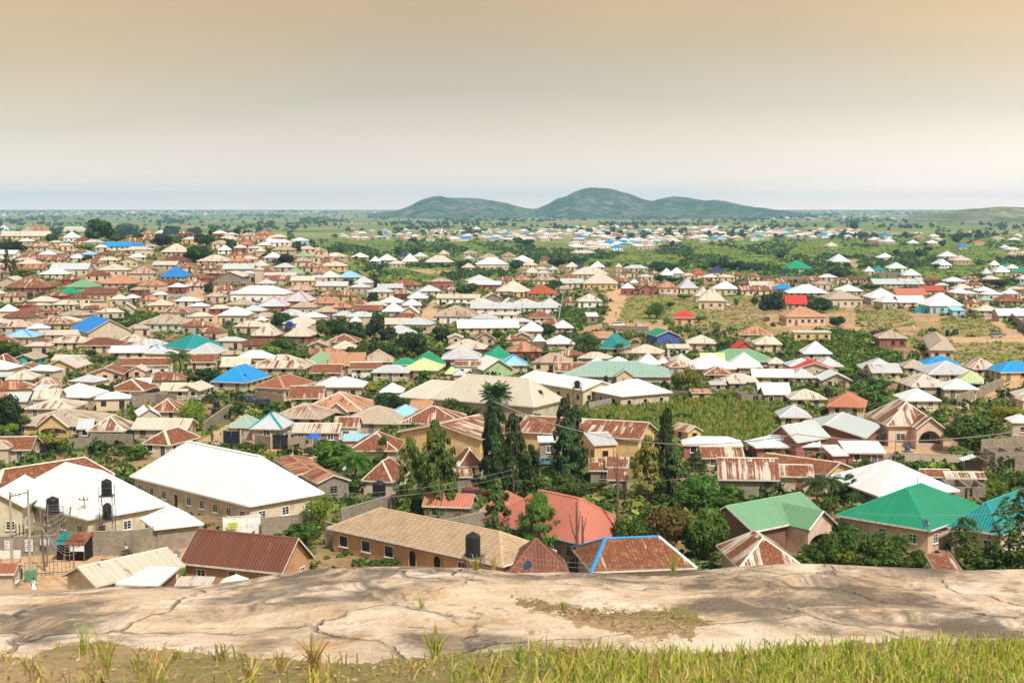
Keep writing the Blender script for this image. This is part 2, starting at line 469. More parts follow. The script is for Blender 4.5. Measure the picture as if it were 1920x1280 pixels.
def roof_parts(root, kind, W, D, h, rise, axis, rc, rust, tile, ridge, fascia, s, name='', hi=.98, rc2=None):
    a, b = W / 2, D / 2
    c = [(-a, -b), (a, -b), (a, b), (-a, b)]
    z0 = h + .05
    mb = MB()
    if kind == 'm':
        T = [(x, y, z0 + (rise if y > 0 else 0)) for x, y in c]
        tops = [[T[0], T[1], T[2], T[3]]]; edges = [(0, 1), (1, 2), (2, 3), (3, 0)]; out = T
        caps = []
    elif kind == 'h':
        if axis == 'x':
            q = max(0.0, a - b * hi)
            r0, r1 = (-q, 0, z0 + rise), (q, 0, z0 + rise)
            T = [(x, y, z0) for x, y in c]
            tops = [[T[0], T[1], r1, r0], [T[1], T[2], r1], [T[2], T[3], r0, r1], [T[3], T[0], r0]]
            ends = (r0, r1, r1, r0)
        else:
            q = max(0.0, b - a * hi)
            r0, r1 = (0, -q, z0 + rise), (0, q, z0 + rise)
            T = [(x, y, z0) for x, y in c]
            tops = [[T[0], T[1], r0], [T[1], T[2], r1, r0], [T[2], T[3], r1], [T[3], T[0], r0, r1]]
            ends = (r0, r0, r1, r1)
        if q < .05:
            ap = (0, 0, z0 + rise)
            tops = [[T[k], T[(k + 1) % 4], ap] for k in range(4)]; ends = (ap,) * 4; r0 = r1 = ap
        out = T; caps = [(T[k], ends[k]) for k in range(4)] + ([(r0, r1)] if q >= .05 else [])
    else:  # gable
        T = [(x, y, z0) for x, y in c]
        if axis == 'x':
            r0, r1 = (-a, 0, z0 + rise), (a, 0, z0 + rise)
            tops = [[T[0], T[1], r1, r0], [T[2], T[3], r0, r1]]
            out = [T[0], T[1], r1, T[2], T[3], r0]
        else:
            r0, r1 = (0, -b, z0 + rise), (0, b, z0 + rise)
            tops = [[T[1], T[2], r1, r0], [T[3], T[0], r0, r1]]
            out = [T[0], r0, T[1], T[2], r1, T[3]]
        caps = [(r0, r1)]
    th = .13
    for tp in tops:
        P = [Vector(p) for p in tp]
        e = (P[1] - P[0]).normalized(); nrm = (P[1] - P[0]).cross(P[2] - P[0]).normalized(); up = nrm.cross(e)
        mb.face(tp, 0, [((p - P[0]).dot(e) + P[0].dot(e), (p - P[0]).dot(up)) for p in P])
        mb.face([(p[0], p[1], p[2] - th) for p in tp[::-1]], 0, [((p - P[0]).dot(e), (p - P[0]).dot(up)) for p in P[::-1]])
    for k in range(len(out)):
        p, q = out[k], out[(k + 1) % len(out)]
        mb.face([(p[0], p[1], p[2] - th), (q[0], q[1], q[2] - th), q, p], 0, [(0, 0), (.3, 0), (.3, .1), (0, .1)])
    ro = link(name + 'roof', mb.mesh('roof', M['tile'] if tile else M['roof']), root, jitter(rc, .07))
    ro['rust'] = rust
    if caps and (ridge or s > 4.5):
        cb = MB(); cb2 = MB(); cb1 = cb
        for ci, (p, q) in enumerate(caps):
            cb = cb2 if rc2 and ci == 2 else cb1
            d = Vector(q) - Vector(p)
            if d.length < .2: continue
            up = Vector((0, 0, .03)); wd = .16 if not ridge else .27
            e = d.normalized(); sd = e.cross(Vector((0, 0, 1))).normalized() * wd
            p, q = Vector(p), Vector(q)
            dn = Vector((0, 0, -.07 - wd * .25))
            for sg in (1, -1):
                pts = [p + up * 2, q + up * 2, q + sd * sg + dn + up * 2, p + sd * sg + dn + up * 2]
                cb.face(pts if sg < 0 else pts[::-1])
        if rc2: link(name + 'ridge_cap', cb2.mesh('ridge_cap', M['paint']), root, RC[rc2][0])
        cb = cb1
        co = link(name + 'ridge_cap', cb.mesh('ridge_cap', M['paint']), root, ridge or tuple(min(.85, x * 1.12 + .02) for x in rc))
    if fascia is not None and s > 5:
        fb = MB()
        for k in range(len(out)):
            p, q = Vector(out[k]), Vector(out[(k + 1) % len(out)])
            d = (q - p).normalized(); n = Vector((d.y, -d.x, 0))
            if n.length < .1: continue
            n = n.normalized() * .03
            lo, hi = Vector((0, 0, -.20)), Vector((0, 0, .02))
            fb.face([p + n + lo, q + n + lo, q + n + hi, p + n + hi]); fb.face([p + lo + n * .2, p + hi + n * .2, q + hi + n * .2, q + lo + n * .2])
            fb.face([p + n + hi, q + n + hi, q + n * .2 + hi, p + n * .2 + hi]); fb.face([p + n + lo, p + n * .2 + lo, q + n * .2 + lo, q + n + lo])
        link(name + 'fascia', fb.mesh('fascia', M['paint']), root, fascia)
    return ro

def wall_seg(mb, p, q, h, holes, th=.22, z0=-.8):
    """block wall from p to q with openings [(centre along it, width, sill, head)]"""
    p, q = Vector((*p, 0)), Vector((*q, 0)); L = (q - p).length; d = (q - p).normalized(); rz = math.atan2(d.y, d.x)
    x = 0.0
    for c, w, s0, s1 in sorted(holes):
        if c - w / 2 - x > .05:
            m = (x + c - w / 2) / 2; mb.box((*(p + d * m).xy, (h + z0) / 2), (c - w / 2 - x, th, h - z0), 0, rz)
        if s0 > .05: mb.box((*(p + d * c).xy, (s0 + z0) / 2), (w, th - .01, s0 - z0), 0, rz)
        if s1 < h - .05: mb.box((*(p + d * c).xy, (s1 + h) / 2), (w, th - .01, h - s1), 0, rz)
        x = c + w / 2
    m = (x + L) / 2
    if L - x > .05: mb.box((*(p + d * m).xy, (h + z0) / 2), (L - x, th, h - z0), 0, rz)

HB = []   # footprints for the overlap check
def build_house(P, W, D, rot, h, rise, kind, axis, rcode, wcode, opt, s, parent=None):
    rc, rust, rword = RC[rcode]; wc, wword = WC[wcode]
    rust = float(opt.get('rust', rust * rng.uniform(.85, 1.15)))
    name = ''
    if parent is None:
        root = empty('house' if kind not in 'mt' else ('shed' if kind == 'm' else 'unfinished_house'), P, rot)
    else:
        root = empty('wing', (0, 0, 0)); root.parent = parent
        root.matrix_local = (Matrix.Translation(parent.location) @ Matrix.Rotation(parent.rotation_euler.z, 4, 'Z')).inverted() @ Matrix.Translation(P) @ Matrix.Rotation(rot, 4, 'Z')
    ov = .5 if min(W, D) > 6 else .3
    if kind == 't': ov = 0
    a, b = W / 2 - ov, D / 2 - ov
    wcol = jitter(wc)
    wmat = M['block'] if wcode == 'g' or 'blk' in opt else M['wall']
    mb = MB()
    if kind == 't':
        def holes(L): return [(L * (k + .5) / max(1, int(L / 3.2)), 1.1, .9 if k % 2 else 0, 2.1) for k in range(max(1, int(L / 3.2)))]
        for p, q in (((-a, -b), (a, -b)), ((a, -b + .12), (a, b - .12)), ((a, b), (-a, b)), ((-a, b - .12), (-a, -b + .12))):
            wall_seg(mb, p, q, h, holes(Vector((q[0] - p[0], q[1] - p[1])).length))
        wall_seg(mb, (0, -b + .12), (0, b - .12), h, [])
        link('wall', mb.mesh('wall', M['block']), root, wcol)
        return root
    z0, z1 = -1.6, h - .04
    k = 1 - ov / (D / 2 if axis == 'x' else W / 2)     # roof height over the wall line
    side = [[(-a, -b), (a, -b)], [(a, -b), (a, b)], [(a, b), (-a, b)], [(-a, b), (-a, -b)]]
    for i, (p, q) in enumerate(side):
        if kind == 'g' and ((axis == 'x' and i in (1, 3)) or (axis == 'y' and i in (0, 2))):
            m = ((p[0] + q[0]) / 2, (p[1] + q[1]) / 2)
            mb.face([(*p, z0), (*q, z0), (*q, h + rise * (1 - k) - .1), (*m, h + rise - .1), (*p, h + rise * (1 - k) - .1)])
        elif kind == 'm':
            zz = lambda y: h + rise * (y + D / 2) / D - .1
            mb.face([(*p, z0), (*q, z0), (*q, zz(q[1])), (*p, zz(p[1]))])
        else:
            mb.face([(*p, z0), (*q, z0), (*q, h + (rise * (1 - k) if kind == 'g' else 0) - .08), (*p, h + (rise * (1 - k) if kind == 'g' else 0) - .08)])
    link('wall', mb.mesh('wall', wmat), root, wcol)
    ridge = opt.get('rc'); ridge = RC[ridge][0] if ridge else None
    fas = (.62, .57, .48) if 'nf' not in opt else None
    if 'fw' in opt: fas = (.75, .74, .72)
    roof_parts(root, kind, W, D, h, rise, axis, rc, rust, rcode == 'I', ridge, fas, s, hi=float(opt.get('hi', .98)), rc2=opt.get('rc2'))
    # windows and doors on the sides that the town sees from the rock
    if s > 2.0 and 'nw' not in opt:
        near = s > 9
        dz = h - 2.7 if h > 2.7 else 0
        rows = [1.45 + min(.25, dz * .4)] if h < 4.9 else [1.5, h - 1.45]
        nsides = {0: (0, -1), 1: (1, 0), 3: (-1, 0), 2: (0, 1)}
        ca, sa = math.cos(-rot), math.sin(-rot)
        cl = Vector((-P[0] * ca + P[1] * sa, -P[0] * sa - P[1] * ca)).normalized()
        wk = opt.get('win', 'm' if near and rng.random() < .6 else 'n')
        fcol = (.72, .70, .66) if (near or wcode in 'gt') and rng.random() < .6 else tuple(x * .8 for x in wcol)
        if 'fwin' in opt: fcol = (.78, .76, .72)
        fr, gl, both = window_meshes(wk)
        for i, n in nsides.items():
            if cl.x * n[0] + cl.y * n[1] < .12: continue
            (px, py), (qx, qy) = side[i]
            L = math.hypot(qx - px, qy - py)
            if L < 2.2: continue
            cnt = max(1, int(round(L / float(opt.get('sp', rng.uniform(2.9, 3.7))))))
            rz = {0: 0, 1: math.pi / 2, 2: math.pi, 3: -math.pi / 2}[i]
            door = int(opt.get('door', rng.randrange(cnt))) if i == 0 and cnt > 1 and 'nd' not in opt else -1
            arches = [int(z) for z in opt['arch'].split('_')] if 'arch' in opt and i == 0 else []
            for j in range(cnt):
                t = (j + .5) / cnt; x = px + (qx - px) * t + n[0] * .008; y = py + (qy - py) * t + n[1] * .008
                if j in arches:
                    ao, asur = arch_mesh(1.2, 2.3)
                    o = link('door', asur, root, tuple(min(.8, c * 1.25) for c in wcol)); o.location = (x, y, .05); o.rotation_euler.z = rz
                    link('opening', ao, o)
                elif j == door:
                    dl, df = door_mesh()
                    dcol = rng.choice([(.10, .05, .03), (.16, .16, .17), (.05, .10, .13), (.20, .11, .06)])
                    if s > 3.5:
                        o = link('door', df, root, fcol); o.location = (x, y, .05); o.rotation_euler.z = rz
                        link('door_leaf', dl, o, dcol)
                    else:
                        o = link('door', dl, root, dcol); o.location = (x, y, .05); o.rotation_euler.z = rz
                else:
                    for zr in rows:
                        if zr > h - .75: zr = max(1.1, h - .85)
                        if near:
                            o = link('window', fr, root, fcol); o.location = (x, y, zr); o.rotation_euler.z = rz
                            link('pane', gl, o)
                        else:
                            o = link('window', both, root, fcol); o.location = (x, y, zr); o.rotation_euler.z = rz
    if 'porch' in opt:
        sd, fr_, pw, pd = opt['porch'].split('_'); fr_, pw, pd = float(fr_), float(pw), float(pd)
        build_porch(root, sd, fr_, pw, pd, a, b, h, wcol, rc if 'prc' not in opt else RC[opt['prc']][0], rust, s, opt)
    HB.append((P, W, D, rot, root))
    return root

def build_porch(root, sd, t, pw, pd, a, b, h, wcol, rc, rust, s, opt):
    """gabled entrance porch with an arch, standing out of the front (F) or the right-hand (R) wall"""
    po = empty('porch', (0, 0, 0)); po.parent = root
    if sd == 'F': po.location = (-a + 2 * a * t, -b, 0); po.rotation_euler.z = 0
    elif sd == 'R': po.location = (a, -b + 2 * b * t, 0); po.rotation_euler.z = math.pi / 2
    else: po.location = (-a, b - 2 * b * t, 0); po.rotation_euler.z = -math.pi / 2
    rise = pw * float(opt.get('prise', .38)); hh = h - .05 + float(opt.get('ph', 0))
    mb = MB(); c = .35
    wcol2 = WC[opt['pw']][0] if 'pw' in opt else wcol
    # front: two piers and a gable with an arch cut out of it, as a fan of quads
    n = 12; r = pw / 2 - c - .15
    ah = min(hh - .3, 2.3 if hh < 3.6 else 3.3)
    fl = min(r, ah - 1.3); arc = [(-r * math.cos(math.pi * i / n), ah - fl + fl * math.sin(math.pi * i / n)) for i in range(n + 1)]
    top = lambda x: hh + rise * (1 - abs(x) / (pw / 2)) - .1
    for y, flip in ((-pd, 0), (-pd + .25, 1)):
        for i in range(n):
            x0, zz0 = arc[i]; x1, zz1 = arc[i + 1]
            q = [(x0, y, zz0), (x1, y, zz1), (x1, y, top(x1)), (x0, y, top(x0))]
            mb.face(q[::-1] if flip else q)
        for x0, x1 in ((-pw / 2 + .1, -r), (r, pw / 2 - .1)):
            q = [(x0, y, -1), (x1, y, -1), (x1, y, top(x1)), (x0, y, top(x0))]
            mb.face(q[::-1] if flip else q)
    for i in range(n):
        x0, zz0 = arc[i]; x1, zz1 = arc[i + 1]
        mb.face([(x0, -pd, zz0), (x0, -pd + .25, zz0), (x1, -pd + .25, zz1), (x1, -pd, zz1)])
    for x in (-r, r): mb.face([(x, -pd, -1), (x, -pd + .25, -1), (x, -pd + .25, ah - fl), (x, -pd, ah - fl)])
    for sg in (-1, 1):
        x = sg * (pw / 2 - .1)
        mb.face([(x, -pd, -1), (x, -.02, -1), (x, -.02, hh), (x, -pd, hh)])
    link('porch_wall', mb.mesh('porch_wall', M['wall']), po, wcol2)
    dk = MB(); dk.box((0, -pd / 2 - .05, .45), (pw - .8, pd - .6, .9))
    link('parapet', dk.mesh('parapet', M['wall']), po, tuple(x * .8 for x in wcol2))
    mb = MB(); ov = .35; back = pd * .9
    A = [(-pw / 2 - .15, -pd - ov), (pw / 2 + .15, -pd - ov), (pw / 2 + .15, back), (-pw / 2 - .15, back)]
    z = hh + .02 - rise * .15 / (pw / 2) + .05
    T = [(x, y, z) for x, y in A]; r0, r1 = (0, -pd - ov, hh + rise + .08), (0, back, hh + rise + .08)
    for tp in ([T[1], T[2], r1, r0], [T[3], T[0], r0, r1]):
        P = [Vector(p) for p in tp]; e = (P[1] - P[0]).normalized(); up = (P[1] - P[0]).cross(P[2] - P[0]).normalized().cross(e)
        mb.face(tp, 0, [((p - P[0]).dot(e), (p - P[0]).dot(up)) for p in P])
        mb.face([(p[0], p[1], p[2] - .12) for p in tp[::-1]])
    for p, q in ((T[0], r0), (r0, T[1])):
        mb.face([(p[0], p[1], p[2] - .12), (q[0], q[1], q[2] - .12), q, p])
    o = link('porch_roof', mb.mesh('porch_roof', M['roof']), po, rc); o['rust'] = rust
    fb = MB()
    for p, q in ((T[0], r0), (T[1], r0)):
        fb.tube([(p[0], p[1] - .03, p[2] - .05), (q[0], q[1] - .03, q[2] - .05)], .12, 4)
    link('bargeboard', fb.mesh('bargeboard', M['paint']), po, (.66, .62, .56))

def place_b(xl, xr, yt, ye, yb, kind, axis, opt):
    xc = (xl + xr) / 2
    if yb is not None and yb > ye + 2:
        Yf = march(xc, yb)
        a, bb = ray(xc, ye)
        zg = tzf(a * Yf, Yf)
        h = HC + bb * (Yf - .45) - zg
    else:
        h = 2.75; Yf = march(xc, ye, h)
        zg = tzf(ray(xc, ye)[0] * Yf, Yf)
    h = min(max(h, 2.2), 6.3 if h > 5.2 else 4.2)
    s = F / Yf
    dep = -ray(xc, ye)[1]
    w = (xr - xl) / s; Rm = (ye - yt) / s
    rot = R_(float(opt['r'])) if 'r' in opt else R_(rng.uniform(-7, 7))
    if kind == 'g' and axis == 'y':
        D = float(opt.get('D', min(14, w * 1.15))); rise = (Rm - D * dep)
        rise = min(max(rise, .16 * w), .34 * w)
    elif kind == 'm':
        D = float(opt.get('D', min(9, Rm / (.14 + dep)))); D = max(2.5, D); rise = .14 * D
    else:
        kk = .42
        D = float(opt.get('D', 2 * Rm / (kk + dep)))
        D = min(max(D, 4.0, w * .35), max(5, min(17, w * 1.15)))
        rise = Rm - D / 2 * dep
        rise = min(max(rise, .20 * D / 2), .80 * D / 2)
    ca, sa = abs(math.cos(rot)), abs(math.sin(rot))
    W = max(2.5, (w - D * sa) / ca) if sa < .4 else w / (ca + sa * .8)
    Yc = Yf - .45 + (D * ca + W * sa) / 2
    x = ray(xc, ye)[0] * Yc
    zg = min(tzf(x, Yc), tzf(x, Yf)) if yb is None else tzf(ray(xc, ye)[0] * Yf, Yf)
    return (x, Yc, zg), W, D, rot, h, rise, s

def place_q(L, B, R, yt, kind, axis, opt):
    h = float(opt.get('h', 2.9))
    if 'yb' in opt:    # base of the front corner
        Yb = march(B[0], float(opt['yb'])); zg = tzf(ray(*B)[0] * Yb, Yb); h = HC + ray(*B)[1] * Yb - zg
    else:
        Yb = march(B[0], B[1], h); zg = tzf(ray(*B)[0] * Yb, Yb)
    zp = zg + h
    def pt(p):
        a, b = ray(*p); Y = (zp - HC) / b
        return Vector((a * Y, Y))
    A, Bp, C = pt(L), pt(B), pt(R)
    e1 = Bp - A; W = e1.length; e1 /= W; e2 = Vector((-e1.y, e1.x))
    D = float(opt['D']) if 'D' in opt else max(4.0, (C - Bp).dot(e2))
    if 'W' in opt: W = float(opt['W']); 
    c = Bp - e1 * W / 2 + e2 * D / 2
    rot = math.atan2(e1.y, e1.x)
    q = 0
    if kind == 'h': q = max(0, abs(W - D) / 2) * (abs(e1.y) if W > D else abs(e2.y))
    if kind == 'g': q = W / 2 * abs(e1.y) if axis == 'x' else D / 2 * abs(e2.y)
    a, b = ray(c.x / c.y * F + 960, yt)
    rise = HC + b * (c.y + q) - zp
    half = (D if axis == 'x' else W) / 2
    rise = min(max(rise, .17 * half), .85 * half)
    return (c.x, c.y, zg), W, D, rot, h, rise, F / c.y

HOUSES = []
SCREEN = []   # what already stands where in the view, so that gap fillers stay in the gaps
def parse_houses(text):
    ox = oy = 0.0; k = 4.0
    for line in text.strip().splitlines():
        line = line.split('//')[0].strip()
        if not line: continue
        if line[0] == '@':
            ox, oy, k = [float(z) for z in line[1:].split()]
            continue
        ref = lab = None
        if '#' in line:
            line, tail = line.split('#', 1)
            ref, _, lab = tail.partition('|')
        wing = line.startswith('+')
        tk = line.lstrip('+ ').split()
        typ, kind, rcode, wcode = tk[:4]
        nums = []; opt = {}
        for z in tk[4:]:
            try: nums.append(float(z))
            except ValueError:
                a, _, b = z.partition('='); opt[a] = b
        axis = 'x'
        if kind == 'f': kind, axis = 'g', 'y'
        if typ == 'b':
            xl, xr, yt, ye = nums[:4]; yb = nums[4] if len(nums) > 4 else None
            X = lambda v: ox + v / k
            Y = lambda v: oy + v / k
            spec = (X(xl), X(xr), Y(yt), Y(ye), Y(yb) if yb is not None else None)
            SCREEN.append((spec[0], spec[1], spec[2], spec[4] or spec[3] + max(4, (spec[3] - 393) * .06)))
            area = (spec[1] - spec[0]) * ((spec[4] or spec[3] + 6) - spec[2])
        else:
            P = [(ox + nums[i] / k, oy + nums[i + 1] / k) for i in (0, 2, 4)]
            if 'yb' in opt: opt['yb'] = oy + float(opt['yb']) / k
            spec = (P, oy + nums[6] / k); area = (P[2][0] - P[0][0]) * 60; SCREEN.append((P[0][0], P[2][0], spec[1], P[1][1] + (P[1][1] - 393) * .06))
        HOUSES.append(dict(typ=typ, kind=kind, axis=axis, rc=rcode, wc=wcode, spec=spec, opt=opt, ref=ref and ref.strip(), lab=lab and lab.strip(), wing=wing, area=area))

def make_houses():
    big = sorted((H['area'] for H in HOUSES if not H['wing'] and H['kind'] not in 'mt'), reverse=True)
    cut = big[299] if len(big) > 299 else 0
    rest = []
    prev = None
    for H in HOUSES:
        if not H['wing'] and H['area'] < cut and not H['ref'] and H['kind'] not in 'mt':
            rest.append(H); continue
        k, ax, opt = H['kind'], H['axis'], H['opt']
        if H['typ'] == 'b':
            P, W, D, rot, h, rise, s = place_b(*H['spec'], k, ax, opt)
            if k == 'h': ax = 'x' if W >= D else 'y'
        else:
            (A, B, C), yt = H['spec']
            P, W, D, rot, h, rise, s = place_q(A, B, C, yt, k, ax, opt)
            if k == 'h':
                ax = 'x' if W >= D else 'y'
                P, W, D, rot, h, rise, s = place_q(A, B, C, yt, k, ax, opt)
        if 'rise' in opt: rise = float(opt['rise'])
        o = build_house(P, W, D, rot, h, rise, k, ax, H['rc'], H['wc'], opt, s, prev if H['wing'] else None)
        if H['wing']: continue
        prev = o
        form = {'h': 'hip', 'g': 'gable', 'm': 'lean-to', 't': ''}[k]
        rw, ww = RC[H['rc']][2], WC[H['wc']][1]
        if k == 't': d = f'roofless unfinished {ww.split()[0]} block house'
        else: d = f'{ww} {"shed" if k == "m" else "house"} with {rw} {form} roof'
        xs = proj(P[0], P[1], P[2] + h)
        thing(o, 'shed' if k == 'm' else 'unfinished house' if k == 't' else 'house', d, H['ref'],
              {'m': 'small sheds of the town', 't': 'roofless houses of the town'}.get(k, 'houses of the town'), H['lab'], xs)
    return rest
